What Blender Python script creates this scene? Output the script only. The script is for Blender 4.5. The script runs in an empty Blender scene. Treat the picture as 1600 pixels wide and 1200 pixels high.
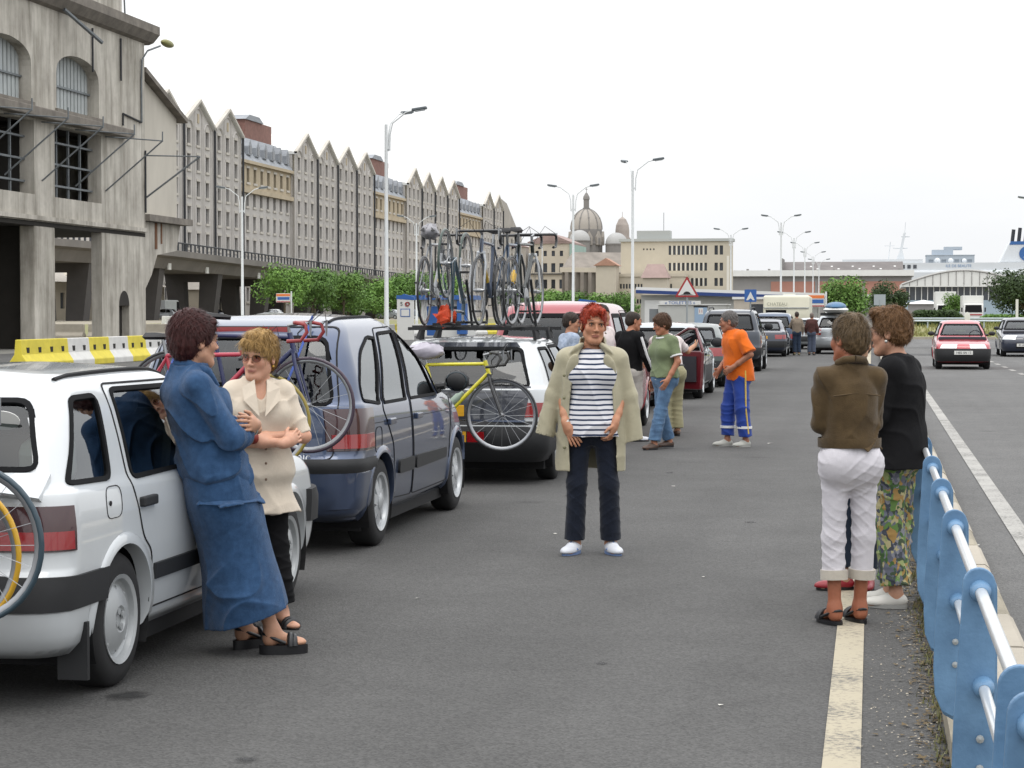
import bpy, bmesh, math, random
import numpy as np
from mathutils import Vector, Matrix, Euler
from mathutils.bvhtree import BVHTree
from mathutils.geometry import delaunay_2d_cdt

# ------------------------------------------------------------------ camera, sky, sun, exposure
SC = bpy.context.scene
COL = SC.collection
R = math.radians
PI = math.pi
cam_d = bpy.data.cameras.new('camera'); cam = bpy.data.objects.new('camera', cam_d); COL.objects.link(cam)
cam_d.sensor_width = 36.0; cam_d.lens = 70.9; cam_d.clip_start = 0.1; cam_d.clip_end = 4000
cam.location = (0, 0, 1.6); cam.rotation_euler = (R(88.0), 0, R(10.116))
SC.camera = cam

SUN_EL, SUN_AZ = R(70), R(200)          # a veiled sun high behind the camera
W = bpy.data.worlds.new('World'); SC.world = W; W.use_nodes = True
wn, wl = W.node_tree.nodes, W.node_tree.links
wn.clear()
w_out = wn.new('ShaderNodeOutputWorld'); w_bg = wn.new('ShaderNodeBackground')
w_sky = wn.new('ShaderNodeTexSky'); w_sky.sky_type = 'NISHITA'; w_sky.sun_disc = False
w_sky.sun_elevation = SUN_EL; w_sky.sun_rotation = SUN_AZ; w_sky.dust_density = 4.0; w_sky.air_density = 1.2
w_mul = wn.new('ShaderNodeVectorMath'); w_mul.operation = 'SCALE'; w_mul.inputs['Scale'].default_value = 0.10
w_tc = wn.new('ShaderNodeTexCoord'); w_no = wn.new('ShaderNodeTexNoise')
w_map = wn.new('ShaderNodeMapping'); w_map.inputs['Scale'].default_value = (1.0, 1.0, 3.5)
w_no.inputs['Scale'].default_value = 2.2; w_no.inputs['Detail'].default_value = 6
w_rmp = wn.new('ShaderNodeValToRGB')
w_rmp.color_ramp.elements[0].position = 0.30; w_rmp.color_ramp.elements[0].color = (0.90, 0.92, 0.95, 1)
w_rmp.color_ramp.elements[1].position = 0.62; w_rmp.color_ramp.elements[1].color = (1.05, 1.05, 1.05, 1)
w_mix = wn.new('ShaderNodeMix'); w_mix.data_type = 'RGBA'; w_mix.inputs['Factor'].default_value = 0.90
wl.new(w_tc.outputs['Generated'], w_map.inputs['Vector']); wl.new(w_map.outputs[0], w_no.inputs['Vector'])
wl.new(w_no.outputs['Fac'], w_rmp.inputs['Fac'])
wl.new(w_sky.outputs[0], w_mul.inputs[0])
wl.new(w_mul.outputs[0], w_mix.inputs['A']); wl.new(w_rmp.outputs[0], w_mix.inputs['B'])
# an overcast sky: brighter towards the zenith than at the horizon (CIE overcast)
w_sep = wn.new('ShaderNodeSeparateXYZ'); wl.new(w_tc.outputs['Generated'], w_sep.inputs[0])
w_el = wn.new('ShaderNodeMapRange'); w_el.inputs['From Min'].default_value = 0.0; w_el.inputs['From Max'].default_value = 1.0
w_el.inputs['To Min'].default_value = 0.92; w_el.inputs['To Max'].default_value = 2.25; wl.new(w_sep.outputs['Z'], w_el.inputs['Value'])
wl.new(w_mix.outputs['Result'], w_bg.inputs['Color']); wl.new(w_el.outputs[0], w_bg.inputs['Strength'])
wl.new(w_bg.outputs[0], w_out.inputs['Surface'])

sun_d = bpy.data.lights.new('sun', 'SUN'); sun = bpy.data.objects.new('sun', sun_d); COL.objects.link(sun)
sun_d.energy = 0.5; sun_d.angle = R(25); sun_d.color = (1.0, 0.96, 0.9)
# light travels away from the camera and a little to the left, from high up
sun.rotation_euler = Vector((-0.15, 0.35, -1.3)).to_track_quat('-Z', 'Y').to_euler()

SC.view_settings.view_transform = 'Standard'; SC.view_settings.look = 'None'
SC.view_settings.exposure = 0.18; SC.view_settings.gamma = 1.0
SC.view_settings.use_curve_mapping = False
SC.render.engine = 'CYCLES'
SC.cycles.max_bounces = 7; SC.cycles.diffuse_bounces = 3; SC.cycles.glossy_bounces = 3
SC.cycles.transparent_max_bounces = 12; SC.cycles.transmission_bounces = 3
SC.cycles.use_denoising = True; SC.cycles.caustics_reflective = False; SC.cycles.caustics_refractive = False

# ------------------------------------------------------------------ materials
def lin(c):
    """'#rrggbb' as seen in a photograph -> linear rgb"""
    if isinstance(c, str):
        c = c.lstrip('#'); c = [int(c[i:i+2], 16)/255 for i in (0, 2, 4)]
        return tuple(x/12.92 if x <= .04045 else ((x+.055)/1.055)**2.4 for x in c)
    return tuple(c)

MATS = {}
def M(name, col, rough=.6, metal=0., var=0., vs=3., bump=0., bs=40., spec=.5, coat=0., stretch=None, col2=None, sheen=0.):
    """procedural material: base colour with noise variation of value, and a noise bump"""
    if name in MATS: return MATS[name]
    m = bpy.data.materials.new(name); m.use_nodes = True; MATS[name] = m
    n, l = m.node_tree.nodes, m.node_tree.links
    b = n['Principled BSDF']; col = lin(col)
    b.inputs['Base Color'].default_value = (*col, 1); b.inputs['Roughness'].default_value = rough
    b.inputs['Metallic'].default_value = metal; b.inputs['Specular IOR Level'].default_value = spec
    if coat: b.inputs['Coat Weight'].default_value = coat; b.inputs['Coat Roughness'].default_value = .03
    if sheen: b.inputs['Sheen Weight'].default_value = sheen
    if var or bump or col2:
        tc = n.new('ShaderNodeTexCoord'); src = tc.outputs['Object']
        if stretch:
            mp = n.new('ShaderNodeMapping'); mp.inputs['Scale'].default_value = stretch
            l.new(src, mp.inputs['Vector']); src = mp.outputs[0]
    if var or col2:
        no = n.new('ShaderNodeTexNoise'); no.inputs['Scale'].default_value = vs; no.inputs['Detail'].default_value = 6; no.inputs['Roughness'].default_value = .62
        l.new(src, no.inputs['Vector'])
        rp = n.new('ShaderNodeValToRGB'); e = rp.color_ramp.elements
        e[0].position, e[1].position = .3, .7
        c2 = lin(col2) if col2 else tuple(min(1, x*(1+var)) for x in col)
        c1 = tuple(x*(1-var) for x in col)
        e[0].color = (*c1, 1); e[1].color = (*c2, 1)
        l.new(no.outputs['Fac'], rp.inputs['Fac']); l.new(rp.outputs[0], b.inputs['Base Color'])
    if bump:
        nb = n.new('ShaderNodeTexNoise'); nb.inputs['Scale'].default_value = bs; nb.inputs['Detail'].default_value = 4
        l.new(src, nb.inputs['Vector'])
        bp = n.new('ShaderNodeBump'); bp.inputs['Strength'].default_value = min(1, bump); bp.inputs['Distance'].default_value = .02
        l.new(nb.outputs['Fac'], bp.inputs['Height']); l.new(bp.outputs[0], b.inputs['Normal'])
    return m

def nodes_of(name):
    m = bpy.data.materials.new(name); m.use_nodes = True; MATS[name] = m
    return m, m.node_tree.nodes, m.node_tree.links, m.node_tree.nodes['Principled BSDF']

def glass_mat(name, tint, fres=1.5, rough=0.0):
    if name in MATS: return MATS[name]
    m = bpy.data.materials.new(name); m.use_nodes = True; MATS[name] = m
    n, l = m.node_tree.nodes, m.node_tree.links; n.clear()
    o = n.new('ShaderNodeOutputMaterial'); mx = n.new('ShaderNodeMixShader'); fr = n.new('ShaderNodeFresnel')
    t = n.new('ShaderNodeBsdfTransparent'); g = n.new('ShaderNodeBsdfGlossy')
    fr.inputs['IOR'].default_value = fres; t.inputs['Color'].default_value = (*tint, 1); g.inputs['Roughness'].default_value = rough
    g.inputs['Color'].default_value = (.95, .98, 1, 1)
    l.new(fr.outputs[0], mx.inputs[0]); l.new(t.outputs[0], mx.inputs[1]); l.new(g.outputs[0], mx.inputs[2]); l.new(mx.outputs[0], o.inputs['Surface'])
    return m

# ------------------------------------------------------------------ mesh helpers
class MB:
    def __init__(s): s.v, s.f, s.mi, s.cur = [], [], [], 0
    def mat(s, i): s.cur = i; return s
    def add(s, vs, fs):
        o = len(s.v); s.v.extend([tuple(v) for v in vs]); s.f.extend([tuple(i+o for i in q) for q in fs]); s.mi.extend([s.cur]*len(fs)); return s
    def box(s, x0, x1, y0, y1, z0, z1):
        return s.add([(x0,y0,z0),(x1,y0,z0),(x1,y1,z0),(x0,y1,z0),(x0,y0,z1),(x1,y0,z1),(x1,y1,z1),(x0,y1,z1)],
                     [(3,2,1,0),(4,5,6,7),(0,1,5,4),(1,2,6,5),(2,3,7,6),(3,0,4,7)])
    def obox(s, c, size, rot=None):
        o = MB().box(-size[0]/2, size[0]/2, -size[1]/2, size[1]/2, -size[2]/2, size[2]/2)
        q = (rot if isinstance(rot, Matrix) else Euler(rot or (0,0,0)).to_matrix())
        return s.add([q @ Vector(v) + Vector(c) for v in o.v], o.f)
    def tube(s, pts, r, n=8, cap=True, closed=False):
        pts = [Vector(p) for p in pts]; k = len(pts); rs = r if isinstance(r, (list, tuple)) else [r]*k
        vs, fs = [], []; up = None
        for i, p in enumerate(pts):
            if closed: t = (pts[(i+1) % k]-pts[i-1])
            else: t = (pts[min(i+1, k-1)]-pts[max(i-1, 0)])
            t = t.normalized() if t.length > 1e-9 else Vector((0,0,1))
            if up is None:
                up = Vector((0,0,1)) if abs(t.z) < .9 else Vector((1,0,0))
            a = up - t*up.dot(t)
            a = a.normalized() if a.length > 1e-6 else t.orthogonal().normalized()
            up = a; b = t.cross(a)
            for j in range(n):
                q = 2*PI*j/n; vs.append(p + (a*math.cos(q)+b*math.sin(q))*rs[i])
        m = k if closed else k-1
        for i in range(m):
            for j in range(n):
                i2 = (i+1) % k
                fs.append((i*n+j, i*n+(j+1) % n, i2*n+(j+1) % n, i2*n+j))
        if cap and not closed: fs.append(tuple(range(n))[::-1]); fs.append(tuple((k-1)*n+j for j in range(n)))
        return s.add(vs, fs)
    def lathe(s, prof, n=24, T=None, cap=False):
        """profile of (r, h) turned about local z; T a Matrix"""
        vs, fs = [], []; T = T or Matrix()
        for r, h in prof:
            for j in range(n):
                q = 2*PI*j/n; vs.append(T @ Vector((r*math.cos(q), r*math.sin(q), h)))
        for i in range(len(prof)-1):
            for j in range(n): fs.append((i*n+j, i*n+(j+1) % n, (i+1)*n+(j+1) % n, (i+1)*n+j))
        if cap: fs.append(tuple(range(n))[::-1]); fs.append(tuple((len(prof)-1)*n+j for j in range(n)))
        return s.add(vs, fs)
    def prism(s, poly, axis, a, b):
        """2D polygon extruded along an axis from a to b; poly in the other two axes in xyz order"""
        def P(u, v, w): return {'x': (w, u, v), 'y': (u, w, v), 'z': (u, v, w)}[axis]
        k = len(poly); vs = [P(u, v, a) for u, v in poly]+[P(u, v, b) for u, v in poly]
        fs = [tuple(range(k))[::-1], tuple(range(k, 2*k))]+[(i, (i+1) % k, k+(i+1) % k, k+i) for i in range(k)]
        return s.add(vs, fs)
    def quad(s, a, b, c, d): return s.add([a, b, c, d], [(0,1,2,3)])
    def ball(s, c, r, n=12, m=8):
        r = r if isinstance(r, (tuple, list)) else (r, r, r)
        vs = [(c[0], c[1], c[2]-r[2])]; fs = []
        for i in range(1, m):
            q = -PI/2+PI*i/m
            for j in range(n):
                p = 2*PI*j/n; vs.append((c[0]+r[0]*math.cos(q)*math.cos(p), c[1]+r[1]*math.cos(q)*math.sin(p), c[2]+r[2]*math.sin(q)))
        vs.append((c[0], c[1], c[2]+r[2])); e = len(vs)-1
        for j in range(n):
            fs.append((0, 1+(j+1) % n, 1+j)); fs.append((e, e-n+j, e-n+(j+1) % n))
        for i in range(m-2):
            for j in range(n): a = 1+i*n; fs.append((a+j, a+(j+1) % n, a+n+(j+1) % n, a+n+j))
        return s.add(vs, fs)
    def xf(s, T): s.v = [tuple(T @ Vector(v)) for v in s.v]; return s
    def build(s, name, mat, parent=None, smooth=None, bevel=0., loc=None, fix=True):
        me = bpy.data.meshes.new(name); me.from_pydata(s.v, [], s.f)
        mats = mat if isinstance(mat, (list, tuple)) else [mat]
        for x in mats: me.materials.append(x)
        if len(mats) > 1: me.polygons.foreach_set('material_index', s.mi)
        if fix:
            bm = bmesh.new(); bm.from_mesh(me); bmesh.ops.recalc_face_normals(bm, faces=bm.faces); bm.to_mesh(me); bm.free()
        return finish(me, name, parent, smooth, bevel, loc)

def finish(me, name, parent=None, smooth=None, bevel=0., loc=None):
    if smooth is not None:
        me.polygons.foreach_set('use_smooth', [True]*len(me.polygons))
        if smooth < 179: me.set_sharp_from_angle(angle=R(smooth))
    me.update()
    o = bpy.data.objects.new(name, me); COL.objects.link(o)
    if parent: o.parent = parent
    if loc is not None: o.location = loc
    if bevel:
        b = o.modifiers.new('bevel', 'BEVEL'); b.width = bevel; b.segments = 2; b.limit_method = 'ANGLE'
    return o

def tag(o, label=None, cat=None, group=None, kind=None):
    if label: o['label'] = label
    if cat: o['category'] = cat
    if group: o['group'] = group
    if kind: o['kind'] = kind
    return o
def thing(name, label, cat, loc=(0,0,0), rz=0., group=None):
    o = bpy.data.objects.new(name, None); COL.objects.link(o); o.empty_display_size = .1
    o.location = loc; o.rotation_euler = (0, 0, rz)
    return tag(o, label, cat, group)
def inst(src, name, loc, parent=None, rot=None, scale=None):
    o = bpy.data.objects.new(name, src.data); COL.objects.link(o); o.location = loc
    for md in src.modifiers:
        if md.type == 'BEVEL':
            b = o.modifiers.new('bevel', 'BEVEL'); b.width = md.width; b.segments = md.segments; b.limit_method = md.limit_method
    if parent: o.parent = parent
    if rot: o.rotation_euler = rot
    if scale: o.scale = scale
    return o
def copy_tree(o, parent=None):
    c = o.copy(); COL.objects.link(c); c.parent = parent
    for ch in list(o.children): copy_tree(ch, c)
    return c
def struct(o): o['kind'] = 'structure'; return o
def text(body, name, size, mat, parent, loc, rot=(R(90), 0, 0), align='CENTER', extrude=.002, sx=1.0):
    cu = bpy.data.curves.new(name, 'FONT'); cu.body = body; cu.size = size; cu.extrude = extrude
    cu.align_x = align; cu.align_y = 'CENTER'; cu.materials.append(mat)
    tmp = bpy.data.objects.new(name, cu); COL.objects.link(tmp); bpy.context.view_layer.update()
    me = bpy.data.meshes.new_from_object(tmp.evaluated_get(bpy.context.evaluated_depsgraph_get())); bpy.data.objects.remove(tmp)
    o = bpy.data.objects.new(name, me); COL.objects.link(o); o.parent = parent; o.location = loc; o.rotation_euler = rot; o.scale = (sx, 1, 1)
    return o
def rotz(a): return Matrix.Rotation(a, 4, 'Z')
def roundpoly(pts, r, n=4):
    """round the corners of a 2D polygon; r one radius or one for each corner"""
    out = []; k = len(pts); rs = r if isinstance(r, (list, tuple)) else [r]*k
    for i in range(k):
        p0, p, p1 = Vector(pts[i-1]), Vector(pts[i]), Vector(pts[(i+1) % k])
        a, b = (p0-p), (p1-p); rr = min(rs[i], a.length*.45, b.length*.45)
        if rr < 1e-4: out.append(tuple(p)); continue
        A, B = p+a.normalized()*rr, p+b.normalized()*rr
        for j in range(n+1):
            t = j/n; out.append(tuple(A*(1-t)**2+p*2*t*(1-t)+B*t*t))
    return out
# ------------------------------------------------------------------ ground, road, markings
def asphalt(name, base, tone):
    m, n, l, b = nodes_of(name)
    tc = n.new('ShaderNodeTexCoord'); co = tc.outputs['Object']
    def noise(s, d=5, r=.6):
        x = n.new('ShaderNodeTexNoise'); x.inputs['Scale'].default_value = s; x.inputs['Detail'].default_value = d; x.inputs['Roughness'].default_value = r
        l.new(co, x.inputs['Vector']); return x.outputs['Fac']
    def ramp(f, a, b_, ca, cb):
        r = n.new('ShaderNodeValToRGB'); e = r.color_ramp.elements; e[0].position, e[1].position = a, b_
        e[0].color = (ca, ca, ca, 1); e[1].color = (cb, cb, cb, 1); l.new(f, r.inputs[0]); return r.outputs[0]
    def mul(a, c, f=1):
        x = n.new('ShaderNodeMix'); x.data_type = 'RGBA'; x.blend_type = 'MULTIPLY'; x.inputs['Factor'].default_value = f
        l.new(a, x.inputs['A']); l.new(c, x.inputs['B']); return x.outputs['Result']
    rgb = n.new('ShaderNodeRGB'); rgb.outputs[0].default_value = (*[base*t for t in tone], 1)
    c = mul(rgb.outputs[0], ramp(noise(.12, 4), .3, .7, .84, 1.12))
    c = mul(c, ramp(noise(1.3, 6, .7), .3, .72, .86, 1.10))
    vo = n.new('ShaderNodeTexVoronoi'); vo.inputs['Scale'].default_value = 95; l.new(co, vo.inputs['Vector'])
    sep = n.new('ShaderNodeSeparateColor'); l.new(vo.outputs['Color'], sep.inputs[0])
    c = mul(c, ramp(sep.outputs[0], .0, 1., .72, 1.30))                       # single chippings of the aggregate
    # long tyre-worn bands along the lane
    mp = n.new('ShaderNodeMapping'); mp.inputs['Scale'].default_value = (1.1, .02, 1); l.new(co, mp.inputs['Vector'])
    nb = n.new('ShaderNodeTexNoise'); nb.inputs['Scale'].default_value = 1.0; nb.inputs['Detail'].default_value = 3; l.new(mp.outputs[0], nb.inputs['Vector'])
    c = mul(c, ramp(nb.outputs['Fac'], .35, .65, .90, 1.07))
    # oil spots
    v2 = n.new('ShaderNodeTexVoronoi'); v2.inputs['Scale'].default_value = .55; v2.inputs['Randomness'].default_value = 1; l.new(co, v2.inputs['Vector'])
    c = mul(c, ramp(v2.outputs['Distance'], .03, .085, .72, 1.0))
    # hairline cracks
    v3 = n.new('ShaderNodeTexVoronoi'); v3.feature = 'DISTANCE_TO_EDGE'; v3.inputs['Scale'].default_value = .21
    wp = n.new('ShaderNodeVectorMath'); wp.operation = 'ADD'; nz = n.new('ShaderNodeTexNoise'); nz.inputs['Scale'].default_value = 1.5; l.new(co, nz.inputs['Vector'])
    l.new(co, wp.inputs[0]); l.new(nz.outputs['Color'], wp.inputs[1]); l.new(wp.outputs[0], v3.inputs['Vector'])
    c = mul(c, ramp(v3.outputs['Distance'], .0, .003, .70, 1.0), .35)
    l.new(c, b.inputs['Base Color']); b.inputs['Roughness'].default_value = .86; b.inputs['Specular IOR Level'].default_value = .35
    bp = n.new('ShaderNodeBump'); bp.inputs['Strength'].default_value = .55; bp.inputs['Distance'].default_value = .006
    l.new(vo.outputs['Distance'], bp.inputs['Height']); l.new(bp.outputs[0], b.inputs['Normal'])
    return m
A_LOT = asphalt('asphalt_lot', .080, (1.0, .985, .955))
A_ROAD = asphalt('asphalt_road', .118, (1.0, .99, .965))
CONC = M('concrete', '#a39c8f', .9, var=.16, vs=1.2, bump=.25, bs=30)
CONC_D = M('concrete_dirty', '#8f8878', .9, var=.28, vs=2.5, bump=.4, bs=25)
def paint_mat(name, col, wear):
    m, n, l, b = nodes_of(name)
    tc = n.new('ShaderNodeTexCoord'); no = n.new('ShaderNodeTexNoise'); no.inputs['Scale'].default_value = 38; no.inputs['Detail'].default_value = 8; no.inputs['Roughness'].default_value = .7
    n2 = n.new('ShaderNodeTexNoise'); n2.inputs['Scale'].default_value = 2.2; n2.inputs['Detail'].default_value = 5
    l.new(tc.outputs['Object'], no.inputs['Vector']); l.new(tc.outputs['Object'], n2.inputs['Vector'])
    ad = n.new('ShaderNodeMath'); ad.operation = 'MULTIPLY_ADD'; ad.inputs[1].default_value = .55; l.new(n2.outputs['Fac'], ad.inputs[0]); l.new(no.outputs['Fac'], ad.inputs[2])
    r = n.new('ShaderNodeValToRGB'); e = r.color_ramp.elements; e[0].position, e[1].position = wear, wear+.22
    e[0].color = (.10, .097, .09, 1); e[1].color = (*lin(col), 1)
    l.new(ad.outputs[0], r.inputs[0]); l.new(r.outputs[0], b.inputs['Base Color']); b.inputs['Roughness'].default_value = .75
    return m
P_CREAM = paint_mat('road_paint_cream', '#a89f8a', .56)
P_WHITE = paint_mat('road_paint_white', '#9d9b96', .60)

def sheet(name, x0, x1, y0, y1, z, mat, cuts=1):
    m = MB()
    for i in range(cuts):
        a, b = y0+(y1-y0)*i/cuts, y0+(y1-y0)*(i+1)/cuts
        m.quad((x0, a, z), (x1, a, z), (x1, b, z), (x0, b, z))
    return struct(m.build(name, mat, fix=False))
G_FAR = M('ground_far', '#75736c', .9, var=.2, vs=.06)
sheet('ground', -600, 500, -40, 1900, -.008, G_FAR)
sheet('parking_lane', -34, .29, -20, 240, 0, A_LOT)
sheet('road', .29, 22, -20, 240, -.004, A_ROAD)
# cross street at the far junction: slightly darker strip of new asphalt
A_NEW = asphalt('asphalt_new', .075, (1, 1, 1))
sheet('crossing_strip', -1.2, 18, 79, 82, .004, A_NEW)
sheet('cross_road', -2, 40, 96, 127, .004, asphalt('asphalt_cross', .13, (1, .99, .97)))
def strip(name, x0, x1, y0, y1, mat, z=.005):
    return sheet(name, x0, x1, y0, y1, z, mat)
strip('lane_marking', -.165, -.03, 2.0, 120, P_CREAM)
strip('edge_marking', 1.0, 1.14, 2.0, 96, P_WHITE, .003)
k = 0
for i in range(20):
    y = 37.0+3.45*i; strip('dash_marking', 3.84, 3.98, y, y+1.55, P_WHITE, .003)
for y in (131.5,): strip('stop_marking', 1.4, 3.4, 92, 92.35, P_WHITE, .003)

# kerb island that carries the blue barrier: cast lengths with joints
kerb_m = None
kt = thing('kerb', 'dirty concrete kerb running under the blue barrier', 'kerb'); tag(kt, kind='structure'); del kt['category']
random.seed(4)
for i in range(60):
    y0 = 1.2+i*1.0
    h = .115+random.uniform(-.004, .004); dx = random.uniform(-.006, .006)
    m = MB().prism([(.29+dx, -.02), (.69+dx, -.02), (.69+dx, h-.02), (.665+dx, h), (.315+dx, h), (.29+dx, h-.02)], 'y', y0+.006, y0+.994)
    m.build('kerb_stone', CONC if i % 3 else CONC_D, kt)
sheet('kerb_extension', .29, .69, 61.2, 94, .11, CONC)
# grit, dead leaves and weeds along the kerb foot
WEED = M('weed_green', '#6a6a45', .8, var=.35, vs=30); LITTER = M('leaf_litter', '#5f5138', .9, var=.4, vs=20)
def scatter(name, label, mat, n, fx, size, seed, flat):
    rd = random.Random(seed); m = MB()
    for _ in range(n):
        x, y = fx(rd); s = size*rd.uniform(.5, 1.4); a = rd.uniform(0, 6.28); t = rd.uniform(.0, .35) if flat else rd.uniform(.9, 1.5)
        d = Vector((math.cos(a), math.sin(a), 0)); u = Vector((-math.sin(a)*math.cos(t), math.cos(a)*math.cos(t), math.sin(t)))
        c = Vector((x, y, .006)); w = s*(.45 if flat else .14)
        m.add([c-d*w, c+d*w, c+u*s+d*w*.5*rd.uniform(-1, 1)], [(0, 1, 2)])
    o = m.build(name, mat, fix=False); return tag(o, label, name.split('_')[-1], kind='stuff')
scatter('dead_leaves', 'dry brown litter along the foot of the kerb', LITTER, 2600, lambda r: (.285-abs(r.gauss(0, .07)), r.uniform(3, 24)), .022, 1, True)
def weed_xy(r):
    y = r.choice([3.9, 4.6, 5.2, 6.1, 6.8, 7.7, 8.3, 9.4, 10.4, 11.2, 12.5, 14, 16])+r.gauss(0, .22); return (.28-abs(r.gauss(0, .03)), y)
scatter('weeds', 'small green weeds growing at the kerb foot', WEED, 900, weed_xy, .028, 2, False)
scatter('grit', 'pale grit and crumbs swept against the kerb', M('grit', '#b5ab98', .9, var=.3, vs=60), 2500, lambda r: (.27-abs(r.gauss(0, .16)), r.uniform(2.5, 22)), .008, 3, True)

# verge beyond the junction: dry grass, with a kerb in front
VERGE = M('dry_grass', '#9a8e62', .95, var=.3, vs=.5, bump=.5, bs=3, col2='#7d8452')
vg = MB(); vg.prism([(128.5, 0), (129.4, .16), (150, .55), (232, .75), (232, -.2), (128.5, -.2)], 'x', 1.0, 46); struct(vg.build('verge', VERGE))
struct(MB().box(1.0, 46, 128.1, 128.5, -.01, .15).build('verge_kerb', CONC))
rd = random.Random(9); gm = MB()
for _ in range(9000):
    x, y = rd.uniform(1.2, 40), 129.5+rd.random()**1.6*60; z = .16+(y-129.4)*.0185 if y < 150 else .55+(y-150)*.0024
    s = rd.uniform(.12, .38); a = rd.uniform(0, 6.28); w = .05
    gm.add([(x-w*math.cos(a), y-w*math.sin(a), z-.02), (x+w*math.cos(a), y+w*math.sin(a), z-.02), (x+rd.gauss(0, .08), y+rd.gauss(0, .08), z+s)], [(0, 1, 2)])
tag(gm.build('grass', M('grass_blade', '#a79a66', .9, var=.4, vs=.6, col2='#7f8a4c'), fix=False), 'dry yellow grass on the verge beyond the junction', 'grass', kind='stuff')
# the raised yard on the far side of the car park, under the viaduct
YARD = M('yard_gravel', '#8b8474', .95, var=.22, vs=.25, bump=.4, bs=2)
struct(MB().box(-400, -58, 60, 900, -.5, .8).build('yard', YARD))
struct(MB().prism([(-58, -.1), (-52, -.1), (-58, .8)], 'y', 100, 900).build('yard_bank', M('bank_grass', '#8d8460', .95, var=.3, vs=.4, col2='#767a4c')))

# stains, a repair patch, a joint and scraps of litter on the asphalt
def oil():
    m, n, l, b = nodes_of('oil_stain'); b.inputs['Base Color'].default_value = (.022, .022, .022, 1); b.inputs['Roughness'].default_value = .6
    tc = n.new('ShaderNodeTexCoord'); vm = n.new('ShaderNodeVectorMath'); vm.operation = 'DISTANCE'; vm.inputs[1].default_value = (.5, .5, 0); mp = n.new('ShaderNodeMapping'); mp.inputs['Scale'].default_value = (1, 1, 0); l.new(tc.outputs['Generated'], mp.inputs[0]); l.new(mp.outputs[0], vm.inputs[0])
    no = n.new('ShaderNodeTexNoise'); no.inputs['Scale'].default_value = 14; no.inputs['Detail'].default_value = 5; l.new(tc.outputs['Object'], no.inputs['Vector'])
    ad = n.new('ShaderNodeMath'); ad.operation = 'MULTIPLY_ADD'; ad.inputs[1].default_value = .5; l.new(no.outputs['Fac'], ad.inputs[0]); l.new(vm.outputs['Value'], ad.inputs[2])
    mr = n.new('ShaderNodeMapRange'); mr.inputs['From Min'].default_value = .35; mr.inputs['From Max'].default_value = .68; mr.inputs['To Min'].default_value = .75; mr.inputs['To Max'].default_value = 0; l.new(ad.outputs[0], mr.inputs['Value']); l.new(mr.outputs[0], b.inputs['Alpha'])
    return m
OIL = oil(); PATCH = asphalt('asphalt_patch', .070, (1, 1, 1.01)); JOINT = M('joint_tar', '#2b2b2b', .7, var=.2, vs=8)
def blot(name, x, y, rx, ry, mat, seed, z=.0025):
    rd = random.Random(seed); n = 26; ph = [rd.uniform(0, 6.28) for _ in range(4)]
    m = MB(); m.add([(x+rx*math.cos(a)*(1+.16*math.sin(3*a+ph[0])+.10*math.sin(5*a+ph[1])+.05*math.sin(9*a+ph[2])), y+ry*math.sin(a)*(1+.16*math.sin(2*a+ph[3])+.10*math.sin(7*a+ph[1])), z) for a in np.linspace(0, 2*PI, n+1)[:-1]], [tuple(range(n))])
    return struct(m.build(name, mat, fix=False))
for i, (x, y, rx, ry) in enumerate(((-3.05, 7.98, .10, .16), (-2.2, 6.9, .05, .08), (-3.9, 11.6, .22, .3), (-2.6, 17.5, .07, .14), (-3.7, 24.0, .2, .3), (-1.2, 9.1, .035, .06), (-.9, 15.5, .05, .09), (-2.0, 20.2, .05, .12), (-1.1, 6.3, .03, .05), (-3.8, 30, .2, .4), (-3.7, 36.5, .2, .4))): blot('oil_stain', x, y, rx, ry, OIL, i)
PAPER = M('litter_paper', '#c9c7bf', .8)
for i, (x, y, s_) in enumerate(((-1.22, 24.95, .05), (-2.25, 14.4, .018), (-1.0, 12.2, .015), (.72, 14.2, .03), (-2.5, 11.0, .014), (-.6, 8.2, .012), (-1.8, 18.6, .02))):
    rd = random.Random(i+50); m = MB(); a = rd.uniform(0, 3); m.add([(x+s_*math.cos(a+q)*rd.uniform(.7, 1.3), y+s_*math.sin(a+q)*rd.uniform(.7, 1.3), .004+rd.random()*s_*.3) for q in (0, 1.3, 2.7, 4.2)], [(0, 1, 2, 3)])
    tag(m.build('litter_scrap', PAPER, fix=False), ['white scrap of paper on the asphalt behind the orange shirt man', 'tiny pale crumb on the asphalt before the red haired woman', 'tiny pale scrap left of the brown jacket woman', 'small pale scrap beside the kerb on the road side', 'tiny pale crumb near the blonde woman', 'tiny pale crumb in the empty foreground lane', 'tiny pale scrap beyond the red haired woman'][i], 'litter')
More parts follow.
